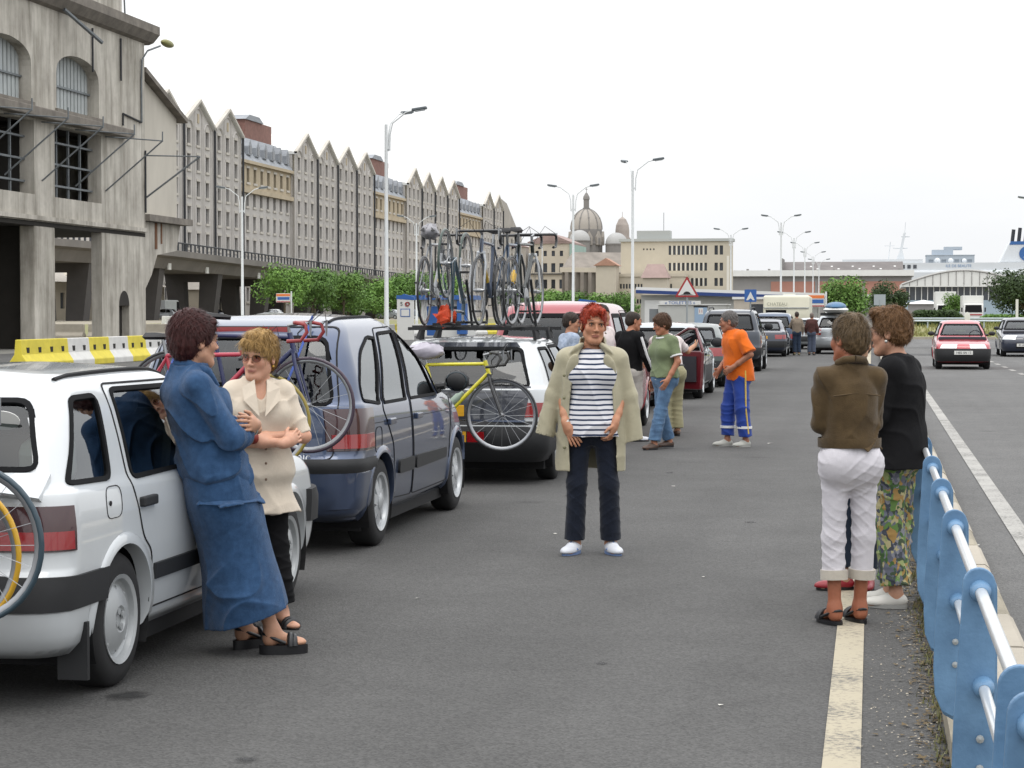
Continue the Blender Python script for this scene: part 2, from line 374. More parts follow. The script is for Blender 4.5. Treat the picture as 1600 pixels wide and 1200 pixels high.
# ------------------------------------------------------------------ buildings
STONE = M('dock_stone', '#b3afaa', .92, var=.12, vs=.35, bump=.25, bs=4)
STONE2 = M('dock_trim', '#b8b3aa', .9, var=.1, vs=.5)
OCHRE = M('dock_ochre', '#ac9f88', .9, var=.12, vs=.5)
SLATE = M('slate', '#8a8e93', .7, var=.15, vs=.6, stretch=(1, 1, 3))
TIN = M('pale_roof', '#d8d9d6', .6, var=.05, vs=.4)
BRICK = M('brick_red', '#7d5c53', .9, var=.2, vs=1.5)
WIN_D = M('window_dark', '#3b3f45', .12, var=.3, vs=.15, spec=.6)
PIPE = M('downpipe_black', '#303236', .7)
def vary(m, amt=.6):
    n, l = m.node_tree.nodes, m.node_tree.links; bs = n['Principled BSDF']; oi = n.new('ShaderNodeObjectInfo'); mr = n.new('ShaderNodeMapRange'); mr.inputs['To Min'].default_value = 1-amt; mr.inputs['To Max'].default_value = 1+amt
    l.new(oi.outputs['Random'], mr.inputs['Value']); vm = n.new('ShaderNodeVectorMath'); vm.operation = 'SCALE'; l.new(mr.outputs[0], vm.inputs['Scale'])
    if bs.inputs['Base Color'].links: l.new(bs.inputs['Base Color'].links[0].from_socket, vm.inputs[0])
    else: vm.inputs[0].default_value = bs.inputs['Base Color'].default_value[:3]
    l.new(vm.outputs[0], bs.inputs['Base Color']); return m
vary(WIN_D, .55)
def grid_wall(u0, u1, z0, z1, holes, depth, m=None, x=0.):
    """wall in the plane x (outside +x), u along y; rectangular holes with reveals"""
    m = m or MB()
    us = sorted({u0, u1, *[h[0] for h in holes], *[h[1] for h in holes]}); zs = sorted({z0, z1, *[h[2] for h in holes], *[h[3] for h in holes]})
    hs = [(a, b, c, d) for a, b, c, d in holes]
    for i in range(len(us)-1):
        cu = (us[i]+us[i+1])/2; col = [h for h in hs if h[0] < cu < h[1]]
        j = 0
        while j < len(zs)-1:
            cz = (zs[j]+zs[j+1])/2
            if any(h[2] < cz < h[3] for h in col): j += 1; continue
            k = j
            while k < len(zs)-1 and not any(h[2] < (zs[k]+zs[k+1])/2 < h[3] for h in col): k += 1
            m.quad((x, us[i], zs[j]), (x, us[i+1], zs[j]), (x, us[i+1], zs[k]), (x, us[i], zs[k])); j = k
    for a, b, c, d in hs:
        X = x-depth
        m.quad((x, a, c), (x, b, c), (X, b, c), (X, a, c)); m.quad((x, a, d), (X, a, d), (X, b, d), (x, b, d))
        m.quad((x, a, c), (X, a, c), (X, a, d), (x, a, d)); m.quad((x, b, c), (x, b, d), (X, b, d), (X, b, c))
    return m
# --- the long row of stone warehouses, parallel to the road
DX = -100.
_w = MB().mat(0).box(-.06, 0, -.7, .7, 0, 2.25)
_w.mat(1).box(0, .05, -.06, .06, 0, 2.25).box(0, .05, -.7, .7, 1.35, 1.45)
_w.mat(2).box(.05, .55, -.95, .95, -.38, -.02).box(.30, .46, -.95, .95, 2.27, 2.65)
win_src = _w.build('window', [WIN_D, PIPE, STONE2]); win_mesh = win_src.data; bpy.data.objects.remove(win_src)
def put(mesh, name, loc, parent, rot=None):
    o = bpy.data.objects.new(name, mesh); COL.objects.link(o); o.parent = parent; o.location = loc
    if rot: o.rotation_euler = rot
    return o
ROWS = [3.6, 7.5, 11.4, 15.3, 19.2, 23.1, 26.9]
def gable_block(y0, n, bw, label):
    t = thing('warehouse', label, 'warehouse', (DX, y0, 0), 0, 'stone warehouses in a row behind the viaduct')
    Wd = n*bw; zv, zp = 30.2, 33.45; holes = []
    for b in range(n):
        for c in range(3):
            u = b*bw+bw*(.2+.3*c)
            for z in ROWS: holes.append((u-.75, u+.75, z, z+2.3))
    m = grid_wall(0, Wd, 0, zv, holes, .4)
    for b in range(n):
        a = b*bw; m.add([(0, a, zv), (0, a+bw, zv), (0, a+bw/2+.8, zp), (0, a+bw/2-.8, zp)], [(0, 1, 2, 3)])
    m.box(-22, -.41, 0, .4, 0, zv); m.box(-22, -.41, Wd-.4, Wd, 0, zv)
    m.build('wall', STONE, t, fix=False)
    for b in range(n):
        a = b*bw
        r = MB(); e = .5
        for s in (0, 1):
            P0 = (a-.1, zv-.15) if s == 0 else (a+bw+.1, zv-.15); P1 = (a+bw/2, zp+.35)
            r.add([(e, P0[0], P0[1]), (e, P1[0], P1[1]), (-22, P1[0], P1[1]), (-22, P0[0], P0[1]),
                   (e, P0[0], P0[1]-.45), (e, P1[0], P1[1]-.45), (-22, P1[0], P1[1]-.45), (-22, P0[0], P0[1]-.45)],
                  [(0, 1, 2, 3), (7, 6, 5, 4), (0, 4, 5, 1), (2, 6, 7, 3), (1, 5, 6, 2), (3, 7, 4, 0)])
        r.build('roof', TIN, t)
        if b == 0: MB().obox((-9, a+bw*.28, zv+2.1), (2.4, 1.6, .15), (R(27), 0, 0)).build('skylight', WIN_D, t)
        # raised coping and blind arches on the gable
        c = MB()
        for s in (0, 1):
            P0 = a-.1 if s == 0 else a+bw+.1; P1 = a+bw/2
            c.add([(.56, P0, zv-.5), (.56, P1, zp-.05), (.56, P1, zp+.38), (.56, P0, zv-.1), (0, P0, zv-.5), (0, P1, zp-.05), (0, P1, zp+.38), (0, P0, zv-.1)],
                  [(0, 1, 2, 3), (7, 6, 5, 4), (0, 4, 5, 1), (1, 5, 6, 2), (2, 6, 7, 3), (3, 7, 4, 0)])
        c.build('coping', STONE2, t)
        for j in range(3):
            u = a+bw*(.2+.3*j); top = 30.9 if j == 1 else 28.9
            pts = [(.04, u-1.75, 4)]+[(.04, u-1.75*math.cos(q), top+1.5*math.sin(q)) for q in np.linspace(0, PI, 9)]+[(.04, u+1.75, 4)]
            MB().tube(pts, .17, 4).build('arch_moulding', STONE, t)
        MB().box(-.05, .1, a+bw/2-.35, a+bw/2+.35, 30.2, 31.6).build('loft_opening', OCHRE, t)
        MB().tube([(.3, a+bw, 0), (.3, a+bw, zv-.3)], .19, 6).build('downpipe', PIPE, t)
        for j in range(3):
            for z in ROWS: put(win_mesh, 'window', (-.38, a+bw*(.2+.3*j), z), t)
    return t
def mid_block(y0, Wd, label):
    t = thing('warehouse_link', label, 'building', (DX-.8, y0, 0), 0, 'linking wings between the gabled warehouses')
    holes = []; n = 8
    for c in range(n):
        u = Wd*(c+.5)/n
        for z in ROWS[:6]: holes.append((u-.7, u+.7, z, z+2.3))
    grid_wall(0, Wd, 0, 21.6, [h for h in holes if h[2] < 20], .4).build('wall', STONE, t, fix=False)
    grid_wall(0, Wd, 21.6, 26.2, [h for h in holes if h[2] > 20], .4, x=.1).build('ochre_storey', OCHRE, t, fix=False)
    MB().box(-.3, .7, 0, Wd, 21.3, 22.0).box(-.3, .7, 0, Wd, 26.1, 26.6).build('cornice', OCHRE, t)
    r = MB().add([(.6, 0, 26.6), (.6, Wd, 26.6), (-2.6, Wd, 31.0), (-2.6, 0, 31.0), (-16, 0, 31.2), (-16, Wd, 31.2)], [(0, 1, 2, 3), (3, 2, 5, 4)])
    rf = r.build('mansard_roof', SLATE, t)
    for c in range(7):
        u = Wd*(c+.5)/7
        MB().prism([(u-1.0, 27.6), (u+1.0, 27.6), (u+1.0, 29.0), (u, 30.2), (u-1.0, 29.0)], 'x', -1.6, .25).build('dormer', SLATE, t)
        MB().box(.2, .3, u-.5, u+.5, 27.8, 29.1).build('dormer_window', WIN_D, t)
    MB().box(-9, -3.2, Wd*.48, Wd*.98, 30.9, 34.3).build('brick_head', BRICK, t)
    MB().prism([(Wd*.46, 34.3), (Wd*.80, 34.3), (Wd*.72, 35.2), (Wd*.54, 35.2)], 'x', -9.2, -2.9).build('slate_cap', SLATE, t)
    for c in range(n):
        for z in ROWS[:6]: put(win_mesh, 'window', (-.38 if z < 20 else -.28, Wd*(c+.5)/n, z), t)
    return t
gable_block(312.7-4*14.1, 4, 14.1, 'stone warehouse with four gables, nearest, just behind the concrete ruin')
mid_block(312.7, 30.3, 'ochre topped slate roofed wing between the first and second gabled warehouses')
gable_block(343.0, 4, 14.2, 'stone warehouse with four gables behind the tall lamp post')
mid_block(399.8, 30.2, 'ochre topped slate roofed wing between the second and third gabled warehouses')
gable_block(430.0, 4, 13.9, 'stone warehouse with four gables behind the roof bicycles')
mid_block(485.6, 32.1, 'farthest ochre topped wing with red brick roof head')
gable_block(517.7, 2, 13.9, 'short two gabled stone warehouse at the far end')
t = thing('grey_house', 'grey end house with sloping roof closing the warehouse row', 'building', (DX, 545.5, 0))
MB().prism([(0, 0), (32, 0), (32, 24.2), (26, 25.2), (8, 32.2), (0, 33.0)], 'x', -26, -.2).build('wall', M('grey_house_wall', '#9c978f', .9, var=.12, vs=.3), t)
for i in range(3):
    put(win_mesh, 'window', (-.2, 10+6*i, 21.0-i*.8), t); put(win_mesh, 'window', (-.2, 10+6*i, 16.0), t)

# --- viaduct
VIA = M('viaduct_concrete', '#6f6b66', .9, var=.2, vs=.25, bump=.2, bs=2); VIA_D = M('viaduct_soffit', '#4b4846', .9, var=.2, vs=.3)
t = thing('viaduct', 'long dark concrete road viaduct with railing in front of the warehouses', 'viaduct')
def via(y): return 9.3-(y-222)*.0125 if y > 222 else 9.3
ys = [150+20*i for i in range(14)]
for a, b in zip(ys[:-1], ys[1:]):
    za, zb = via(a), via(b); m = MB()
    prof = [(-82, 0), (-82, -.75), (-82.9, -1.0), (-83.6, -2.2), (-91.4, -2.2), (-92.1, -1.0), (-93, -.75), (-93, 0)]
    k = len(prof); vs = [(x, a+.02, za+d) for x, d in prof]+[(x, b-.02, zb+d) for x, d in prof]
    m.add(vs, [tuple(range(k)), tuple(range(k, 2*k))[::-1]]+[(i, (i+1) % k, k+(i+1) % k, k+i) for i in range(k)])
    m.build('deck_span', VIA, t)
    MB().tube([(-82.25, a, za+.95), (-82.25, b, zb+.95)], .09, 6).build('hand_rail', PIPE, t)
    for i in range(13):
        y = a+20*(i+.5)/13; MB().box(-82.3, -82.2, y-.22, y+.22, via(y), via(y)+.9).build('railing_panel', PIPE, t)
for i, y in enumerate(range(165, 420, 22)):
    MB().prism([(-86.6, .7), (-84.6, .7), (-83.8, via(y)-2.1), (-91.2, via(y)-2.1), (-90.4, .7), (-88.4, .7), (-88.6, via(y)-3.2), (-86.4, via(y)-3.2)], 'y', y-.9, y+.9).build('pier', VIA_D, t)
for y in (232, 246, 268, 290): MB().box(-83.4, -83.2, y-.5, y+.5, via(y)-2.3, via(y)-1.2).build('notice_plate', M('notice_white', '#cfcfca', .6), t)
# --- small pavilions behind the viaduct
PAVW = M('pavilion_wall', '#b3ab9c', .9, var=.1, vs=.4); PAVR = M('pavilion_roof', '#a8a299', .8, var=.1, vs=.5)
for y0, wd, hh, lab in ((226, 17, 4.6, 'pale gatehouse with hipped roof seen between the concrete piers'), (247, 17, 4.4, 'pale pavilion under the viaduct behind the white van'), (282, 14, 4.3, 'small pale pavilion under the viaduct near the bus stop sign')):
    t = thing('gatehouse', lab, 'building', (-95.5, y0, .8))
    hs = [(2+3.6*i, 3.3+3.6*i, 1.4, 3.3) for i in range(int((wd-2)/3.6))]
    grid_wall(0, wd, 0, hh, hs, .3).box(-8, -.3, 0, wd, 0, hh).build('wall', PAVW, t, fix=False)
    MB().add([(.5, -.5, hh), (.5, wd+.5, hh), (-8, wd+.5, hh), (-8, -.5, hh), (-3.5, 4, hh+2.1), (-3.5, wd-4, hh+2.1)], [(0, 1, 5, 4), (1, 2, 5), (2, 3, 4, 5), (3, 0, 4)]).build('roof', PAVR, t)
    for a, b, c, d in hs: MB().box(-.28, -.2, a, b, c, d).build('window', WIN_D, t)
    MB().prism([(wd*.38, hh), (wd*.62, hh), (wd*.62, hh+.9), (wd*.5, hh+1.9), (wd*.38, hh+.9)], 'x', -2, .3).build('front_gable', PAVW, t)

# --- the derelict concrete building
m, n, l, b = nodes_of('weathered_concrete')
tc = n.new('ShaderNodeTexCoord'); mp = n.new('ShaderNodeMapping'); mp.inputs['Scale'].default_value = (1.3, 1.3, .16); l.new(tc.outputs['Object'], mp.inputs['Vector'])
n1 = n.new('ShaderNodeTexNoise'); n1.inputs['Scale'].default_value = 1.1; n1.inputs['Detail'].default_value = 8; n1.inputs['Roughness'].default_value = .68; l.new(mp.outputs[0], n1.inputs['Vector'])
n2 = n.new('ShaderNodeTexNoise'); n2.inputs['Scale'].default_value = .45; n2.inputs['Detail'].default_value = 7; n2.inputs['Roughness'].default_value = .65; l.new(tc.outputs['Object'], n2.inputs['Vector'])
r1 = n.new('ShaderNodeValToRGB'); e = r1.color_ramp.elements; e[0].position, e[1].position = .33, .58; e[0].color = (*lin('#8b877e'), 1); e[1].color = (*lin('#bdb9b1'), 1)
r2 = n.new('ShaderNodeValToRGB'); e = r2.color_ramp.elements; e[0].position, e[1].position = .36, .62; e[0].color = (.78, .76, .73, 1); e[1].color = (1.12, 1.11, 1.08, 1)
mx = n.new('ShaderNodeMix'); mx.data_type = 'RGBA'; mx.blend_type = 'MULTIPLY'; mx.inputs['Factor'].default_value = 1
l.new(n1.outputs['Fac'], r1.inputs[0]); l.new(n2.outputs['Fac'], r2.inputs[0]); l.new(r1.outputs[0], mx.inputs['A']); l.new(r2.outputs[0], mx.inputs['B']); l.new(mx.outputs['Result'], b.inputs['Base Color'])
bp = n.new('ShaderNodeBump'); bp.inputs['Strength'].default_value = .6; bp.inputs['Distance'].default_value = .05; l.new(n1.outputs['Fac'], bp.inputs['Height']); l.new(bp.outputs[0], b.inputs['Normal']); b.inputs['Roughness'].default_value = .93
WC = m
WCD = M('weathered_ledge', '#78726a', .95, var=.3, vs=1.5, bump=.4, bs=6)
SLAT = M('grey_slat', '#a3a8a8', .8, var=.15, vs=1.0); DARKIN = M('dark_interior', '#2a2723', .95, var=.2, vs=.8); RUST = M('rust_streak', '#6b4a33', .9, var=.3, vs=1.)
STEEL = M('old_steel', '#73787b', .6, metal=.3, var=.2, vs=3)
t = thing('concrete_ruin', 'derelict grey concrete warehouse with arched slatted windows and open ground floor', 'building', (-37, 0, 0))
Y0, Y1 = 69.5, 99.5
holes = []; arch = []
for a in (79.8, 87.8):
    holes.append((a, a+5.7, 6.95, 10.25)); arch.append(a)
holes.append((71.8, 77.5, 6.95, 10.25)); arch.append(71.8)
# facade: solid bands, ground floor open between piers
up = [h for h in holes]+[(a+.25, a+5.45, 11.05, 13.8) for a in arch]
fw = grid_wall(Y0, Y1, 5.75, 16.0, up, .7)
for a in arch:                                     # segmental arch heads: spandrels and soffits
    u0, u1 = a+.25, a+5.45; c = (u0+u1)/2; hw = (u1-u0)/2
    ap = [(c-hw*math.cos(q), 12.65+1.05*math.sin(q)**.8) for q in np.linspace(0, PI, 19)]
    for p, q in zip(ap[:-1], ap[1:]):
        fw.quad((0, p[0], p[1]), (0, q[0], q[1]), (0, q[0], 13.8), (0, p[0], 13.8)); fw.quad((0, p[0], p[1]), (-.7, p[0], p[1]), (-.7, q[0], q[1]), (0, q[0], q[1]))
fw.build('wall', WC, t, fix=False)
for a in arch:
    u0, u1 = a+.25, a+5.45; c = (u0+u1)/2; hw = (u1-u0)/2
    for i in range(12):
        u = u0+.05+(u1-u0-.1)*(i+.5)/12
        MB().box(-.62, -.55, u-.18, u+.14, 11.06, 13.75).build('slat', SLAT, t)
    MB().box(-.55, -.45, u0, u1, 12.15, 12.24).build('slat_rail', STEEL, t)
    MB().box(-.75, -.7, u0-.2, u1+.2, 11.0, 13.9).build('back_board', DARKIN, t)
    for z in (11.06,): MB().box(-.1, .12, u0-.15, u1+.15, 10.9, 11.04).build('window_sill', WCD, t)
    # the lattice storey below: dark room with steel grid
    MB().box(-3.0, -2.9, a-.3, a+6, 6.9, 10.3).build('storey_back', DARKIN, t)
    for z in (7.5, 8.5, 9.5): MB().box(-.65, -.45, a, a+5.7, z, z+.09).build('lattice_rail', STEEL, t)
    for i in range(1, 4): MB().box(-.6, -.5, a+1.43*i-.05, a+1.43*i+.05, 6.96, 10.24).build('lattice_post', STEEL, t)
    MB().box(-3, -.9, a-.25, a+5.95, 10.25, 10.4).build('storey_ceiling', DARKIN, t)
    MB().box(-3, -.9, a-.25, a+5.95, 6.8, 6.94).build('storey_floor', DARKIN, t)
MB().box(-14, -.91, Y0, Y1, 10.45, 10.95).build('upper_slab', WCD, t)
MB().box(-14, -3.05, Y0, Y1-.4, 5.75, 16.0).build('core', WC, t)
MB().box(-3.05, -.91, Y1-.5, Y1, 5.75, 16.0).build('end_wall', WC, t)
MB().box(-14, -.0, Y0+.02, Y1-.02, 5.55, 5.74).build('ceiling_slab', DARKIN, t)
for a, b, dp in ((69.5, 71.8, .75), (77.5, 79.8, .75), (85.5, 87.8, .75), (93.5, 99.5, .55)):
    if b < 99:
        MB().box(-dp, -.01, a, b, 0, 5.56).build('pier', WC, t, bevel=.06)
    else:
        # corner pier with an arched doorway
        g = grid_wall(a, b, 0, 5.56, [(95.75, 97.15, 0, 2.0)], .42, x=-.01)
        g.box(-dp, -.44, a, b, 0, 5.56).box(-.44, -.02, a, a+.02, 0, 5.56).box(-.44, -.02, b-.02, b, 0, 5.56); g.build('pier', WC, t, fix=False)
        ap = [(96.45-.7*math.cos(q), 2.0+.75*math.sin(q)) for q in np.linspace(0, PI, 13)]
        MB().prism(ap, 'x', -.06, -.002).build('door_arch_shade', DARKIN, t)  # flat dark patch on the wall paints the shaded arch head of the recess
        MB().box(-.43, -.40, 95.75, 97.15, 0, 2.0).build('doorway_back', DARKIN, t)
for a in (71.8, 79.8, 87.8): MB().box(-14, -13.7, a-2.3, a, 0, 5.5).build('rear_pier', WC, t)
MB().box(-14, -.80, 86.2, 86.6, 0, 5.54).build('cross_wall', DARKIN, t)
# ledges, cornice, parapet storey
MB().box(0, .55, Y0, 96.6, 10.35, 10.8).build('ledge', WCD, t, bevel=.05)
MB().prism([(0, 15.5), (.25, 15.6), (.6, 16.0), (.6, 16.42), (-14, 16.42), (-14, 15.5)], 'y', Y0, Y1+.7).build('cornice', WCD, t)
MB().box(-12, .3, Y0, 95.6, 16.44, 21).build('parapet_storey', WC, t)
MB().box(.005, .16, Y0, Y1, 5.8, 6.0).build('string_course', WC, t)
for y in (92.3, 96.0): MB().tube([(.08, y, 15.3), (.08, y, 13.2)], .05, 5).build('broken_pipe', PIPE, t)
MB().tube([(.3, 88.3, 15.6), (1.1, 90.9, 14.4)], .1, 6).build('loose_beam', STEEL, t)
# cantilevered wing with sloping top beyond the corner
MB().prism([(99.52, 6.75), (105.3, 6.75), (105.3, 12.2), (99.52, 14.0)], 'x', -13, -.35).build('wing', M('wing_plaster', '#bfb9ad', .92, var=.12, vs=.5, stretch=(1, 1, .3), bump=.2, bs=8), t)
MB().prism([(99.5, 14.05), (99.5, 14.3), (105.9, 12.25), (105.9, 12.0)], 'x', -13.2, .1).build('wing_roof', WCD, t)
MB().box(-12, .25, 99.5, 106.2, 6.4, 6.74).build('wing_floor', WCD, t)
MB().prism([(99.5, 6.38), (105.4, 6.38), (104.8, 5.0), (101.8, 4.7), (100.9, 3.6), (99.5, 2.5)], 'x', -1.4, -.2).build('wing_bracket', WC, t)
MB().box(-.19, -.17, 101.4, 101.75, 5.0, 6.38).build('rust_stain', RUST, t); MB().box(-.19, -.17, 102.3, 102.5, 5.3, 6.38).build('rust_stain', RUST, t)
# steel canopy brackets sticking out of the facade
for y in (78.5, 82.3, 86.3, 90.2, 94.0):
    MB().tube([(.02, y, 10.25), (2.95, y, 10.0)], .032, 6).build('bracket_arm', STEEL, t)
    MB().tube([(.02, y, 7.6), (2.95, y, 10.0)], .04, 6).build('bracket_strut', STEEL, t)
    MB().tube([(2.95, y, 9.95), (2.95, y, 10.45)], .035, 6).build('bracket_tip', STEEL, t)
MB().tube([(-.3, 100.0, 9.8), (2.8, 100.0, 9.7)], .035, 6).build('bracket_arm', STEEL, t); MB().tube([(-.3, 100., 7.5), (2.8, 100., 9.7)], .05, 6).build('bracket_strut', STEEL, t)
MB().tube([(.06, 99.42, 6.8), (.06, 99.42, 10.0)], .05, 5).build('cable_pipe', PIPE, t)
MB().tube([(.06, 98.9, 11.4), (.06, 98.9, 13.6), (.1, 98.9, 14.6), (.25, 99.3, 15.1), (.5, 100.5, 15.5)], .05, 6).build('lamp_arm', STEEL, t)
MB().ball((.6, 101.3, 15.72), (.22, .85, .2)).build('lamp_head', M('lamp_olive', '#7f7d4a', .5), t, smooth=60)
MB().tube([(.06, 98.9, 11.4), (.06, 96.3, 11.6), (.06, 96.3, 11.0)], .05, 5).build('conduit', PIPE, t)
t = thing('roof_antenna', 'thin television aerial on the roof corner of the concrete ruin', 'antenna', (-37.6, 98.4, 16.45))
MB().tube([(0, 0, 0), (-.1, -.1, 3.6)], .05, 6).build('mast', STEEL, t)
MB().tube([(0, -2.2, 2.25), (0, 2.6, 2.35)], .035, 5).build('boom', STEEL, t); MB().tube([(-1, -1.6, 2.9), (.6, 1.0, 2.2)], .03, 5).build('element', STEEL, t)

# --- apartment block, stone arcade facade, office, cathedral, far things
APT = M('apartment_wall', '#bdb4a4', .9, var=.08, vs=.3); TILE = M('tile_roof', '#94807a', .9, var=.2, vs=.4)
def block(name, label, cat, x0, x1, y0, y1, z0, z1, mat, wins, wm=WIN_D, flat=True, roof=None, over=.3, face='-y'):
    """a box building whose front faces the camera (-y); wins = (x0, x1, n, z, h, w)"""
    t = thing(name, label, cat, ((x0+x1)/2, y0, z0))
    hx = (x1-x0)/2; h = z1-z0; hs = []
    for a, b, n, z, wh, ww in wins:
        for i in range(n):
            u = a+(b-a)*(i+.5)/n-(x0+x1)/2; hs.append((u-ww/2, u+ww/2, z-z0, z-z0+wh))
    g = grid_wall(-hx, hx, 0, h, hs, .35); T = Matrix(((0, 1, 0, 0), (-1, 0, 0, 0), (0, 0, 1, 0), (0, 0, 0, 1)))   # (x,y)->(y,-x): outside +x becomes -y
    g.xf(T); g.box(-hx, hx, .4, y1-y0, 0, h); g.box(-hx, -hx+.05, .001, .4, 0, h); g.box(hx-.05, hx, .001, .4, 0, h)
    g.build('wall', mat, t, fix=False)
    for a, b, c, d in hs: MB().box(a, b, .3, .34, c, d).build('window', wm, t)
    MB().box(-hx-over, hx+over, -over, y1-y0+over, h, h+.45).build('roof', roof or mat, t)
    return t
t = block('apartment_house', 'cream apartment house with dark windows behind the roof bicycles', 'building', -81.5, -71.6, 480, 505, 0, 18.4, APT,
      [(-80.5, -72.6, 4, 15.4, 1.3, .8), (-80.5, -72.6, 4, 11.5, 2.2, 1.0), (-80.5, -72.6, 4, 7.6, 2.2, 1.0), (-80.5, -72.6, 3, 2.6, 3.2, 1.5)], roof=TILE)
MB().prism([(-5.2, 18.8), (5.2, 18.8), (0, 21.0)], 'y', -.3, 25).build('tiled_hip', TILE, t)
MB().box(5.0, 5.6, -.4, 24, 3, 18.3).build('scaffold_sheeting', M('scaffold_green', '#8fa59c', .8, var=.1, vs=.4), t)
MB().box(-5.4, 5.4, -.5, -.1, 11.0, 11.25).build('balcony_rail', PIPE, t)
DSTONE = M('dark_stone', '#837c74', .92, var=.2, vs=.4, bump=.3, bs=3)
t = thing('stone_arcade', 'dark stone terrace wall with pilasters left of the beige office', 'building', (-62.5, 415, 0), R(0))
for i in range(9):
    MB().box(i*1.5-.35, i*1.5+.35, -.5+i*.9, .3+i*.9, 0, 10.2).build('pilaster', DSTONE, t)
MB().add([(-1, 0, 0), (13, 8, 0), (13, 8, 10.2), (-1, 0, 10.2), (-1, 12, 0), (13, 20, 0), (13, 20, 10.2), (-1, 12, 10.2)], [(0, 1, 2, 3), (4, 7, 6, 5), (3, 2, 6, 7), (0, 3, 7, 4), (1, 5, 6, 2)]).build('wall', DSTONE, t)
MB().add([(-1.3, -.8, 10.2), (13.3, 7.4, 10.2), (13.3, 7.4, 11.2), (-1.3, -.8, 11.2), (-1.3, 12, 10.2), (13.3, 20, 10.2), (13.3, 20, 11.2), (-1.3, 12, 11.2)], [(0, 1, 2, 3), (4, 7, 6, 5), (3, 2, 6, 7), (0, 4, 5, 1)]).build('entablature', APT, t)
MB().add([(-1, .4, 11.2), (13, 8.4, 11.2), (12, 14, 14.6), (0, 8, 14.6)], [(0, 1, 2, 3)]).build('attic', DSTONE, t)
OFF = M('office_beige', '#bdb5a4', .9, var=.07, vs=.4); OFFP = M('office_pier', '#d5d2c8', .8); OFFR = M('office_roof', '#a9aca9', .8)
t = block('office_building', 'beige flat roofed office block with bands of windows', 'building', -40.7, -22.6, 330, 334, 0, 13.4, OFF,
      [(-33.0, -26.4, 9, 11.2, 1.5, .42), (-33.0, -26.4, 9, 8.6, 1.3, .42), (-33.0, -26.4, 9, 6.1, 1.3, .42), (-25.5, -23.8, 2, 11.2, 1.5, .55), (-25.5, -23.8, 2, 8.6, 1.3, .55), (-25.5, -23.8, 2, 6.1, 1.3, .55),
       (-37.2, -35.0, 4, 12.0, .28, .24), (-35.9, -35.0, 2, 9.3, .28, .24), (-37.2, -35.0, 4, 6.9, .28, .24), (-28.5, -26.4, 4, 3.4, 1.3, .4)], roof=OFFR)
for zz, h in ((11.2, 1.5), (8.6, 1.3), (6.1, 1.3)):
    for i in range(8): MB().box(-1.35+.733*(i+1)-.09, -1.35+.733*(i+1)+.09, -.06, .2, zz, zz+h).build('pier', OFFP, t)
MB().box(-6.5, -1.0, .6, 3.4, 13.85, 15.2).build('plant_room', OFFR, t)
MB().tube([(-2.2, 2, 15), (-2.2, 2, 18.2)], .05, 5).build('aerial', STEEL, t)
MB().box(8.3, 8.7, -.06, .1, 3, 11).build('stair_glazing', OFFP, t)
t = block('office_annex', 'low beige annex with two ribbons of small windows below the cathedral', 'building', -43.6, -29.6, 322, 329.5, 0, 7.5, OFF,
      [(-42.8, -31.4, 24, 5.6, .75, .3), (-42.8, -33.5, 20, 3.2, .7, .3)], roof=OFF, over=.15)
t = thing('tiled_house', 'brown tiled house roof in front of the beige office', 'building', (-33.6, 316, 0))
MB().prism([(-1.9, 0), (1.9, 0), (1.9, 7.2), (-1.9, 7.2)], 'y', 0, 4).build('wall', APT, t)
MB().add([(-2.2, -.4, 7.2), (2.2, -.4, 7.2), (1.2, 2, 9.4), (-1.4, 2, 9.4), (-2.2, 4.4, 7.2), (2.2, 4.4, 7.2)], [(0, 1, 2, 3), (3, 2, 5, 4), (0, 3, 4), (1, 5, 2)]).build('roof', TILE, t)
t = thing('villa', 'small pale house with red roof at the office corner', 'building', (-41.6, 318, 0))
MB().box(-1.6, 1.6, 0, 4, 0, 9.2).build('wall', APT, t); MB().prism([(-2, 9.2), (2, 9.2), (0, 10.4)], 'y', -.3, 4.3).build('roof', M('roof_orange', '#a8826f', .9, var=.2, vs=1), t)
# cathedral on its hill
CAT = M('cathedral_stone', '#9b958d', .92, var=.12, vs=.12); CATD = M('cathedral_dark', '#7e7b78', .92, var=.15, vs=.12); LEAD = M('dome_lead', '#a5a5a3', .8, var=.1, vs=.15)
t = thing('cathedral', 'domed cathedral with lantern rising in the distance behind the office', 'church', (-119.6, 850, 0))
MB().box(-22, 24, 4, 60, 0, 24).build('nave', CAT, t)
MB().lathe([(6.9, 20), (6.9, 31), (7.2, 31), (7.2, 32), (6.7, 32), (6.7, 37.2)], 20).build('drum', CATD, t)
dome = MB().lathe([(6.7*math.cos(q), 37.2+8.8*math.sin(q)) for q in np.linspace(0, 1.4, 12)], 20).build('dome', CAT, t, smooth=40)
for i in range(10):
    a = 2*PI*i/10
    pts = [(6.75*math.cos(q)*math.cos(a), 6.75*math.cos(q)*math.sin(a), 37.2+8.85*math.sin(q)) for q in np.linspace(0, 1.38, 9)]
    MB().tube(pts, .25, 4).build('rib', CATD, dome)
    MB().prism([(-1.35, 30.5), (1.35, 30.5), (1.35, 34), (0, 36.4), (-1.35, 34)], 'y', -7.6, -6.2).xf(rotz(a+.31)).build('drum_gable', CAT, t)
    MB().box(-.6, .6, -7.7, -7.55, 30.8, 33.6).xf(rotz(a+.31)).build('drum_window', CATD, t)
    MB().ball((5.6*math.cos(a), 5.6*math.sin(a), 42.0), .45, 6, 4).build('oculus', CATD, dome)
MB().lathe([(1.6, 45.6), (1.6, 46.4), (1.2, 46.4), (1.2, 50), (1.5, 50), (1.3, 51.2), (.5, 52.6), (.12, 53), (.12, 55)], 12).build('lantern', CATD, t)
MB().box(-.55, .55, -.08, .08, 54.2, 54.4).build('cross_bar', CATD, t)
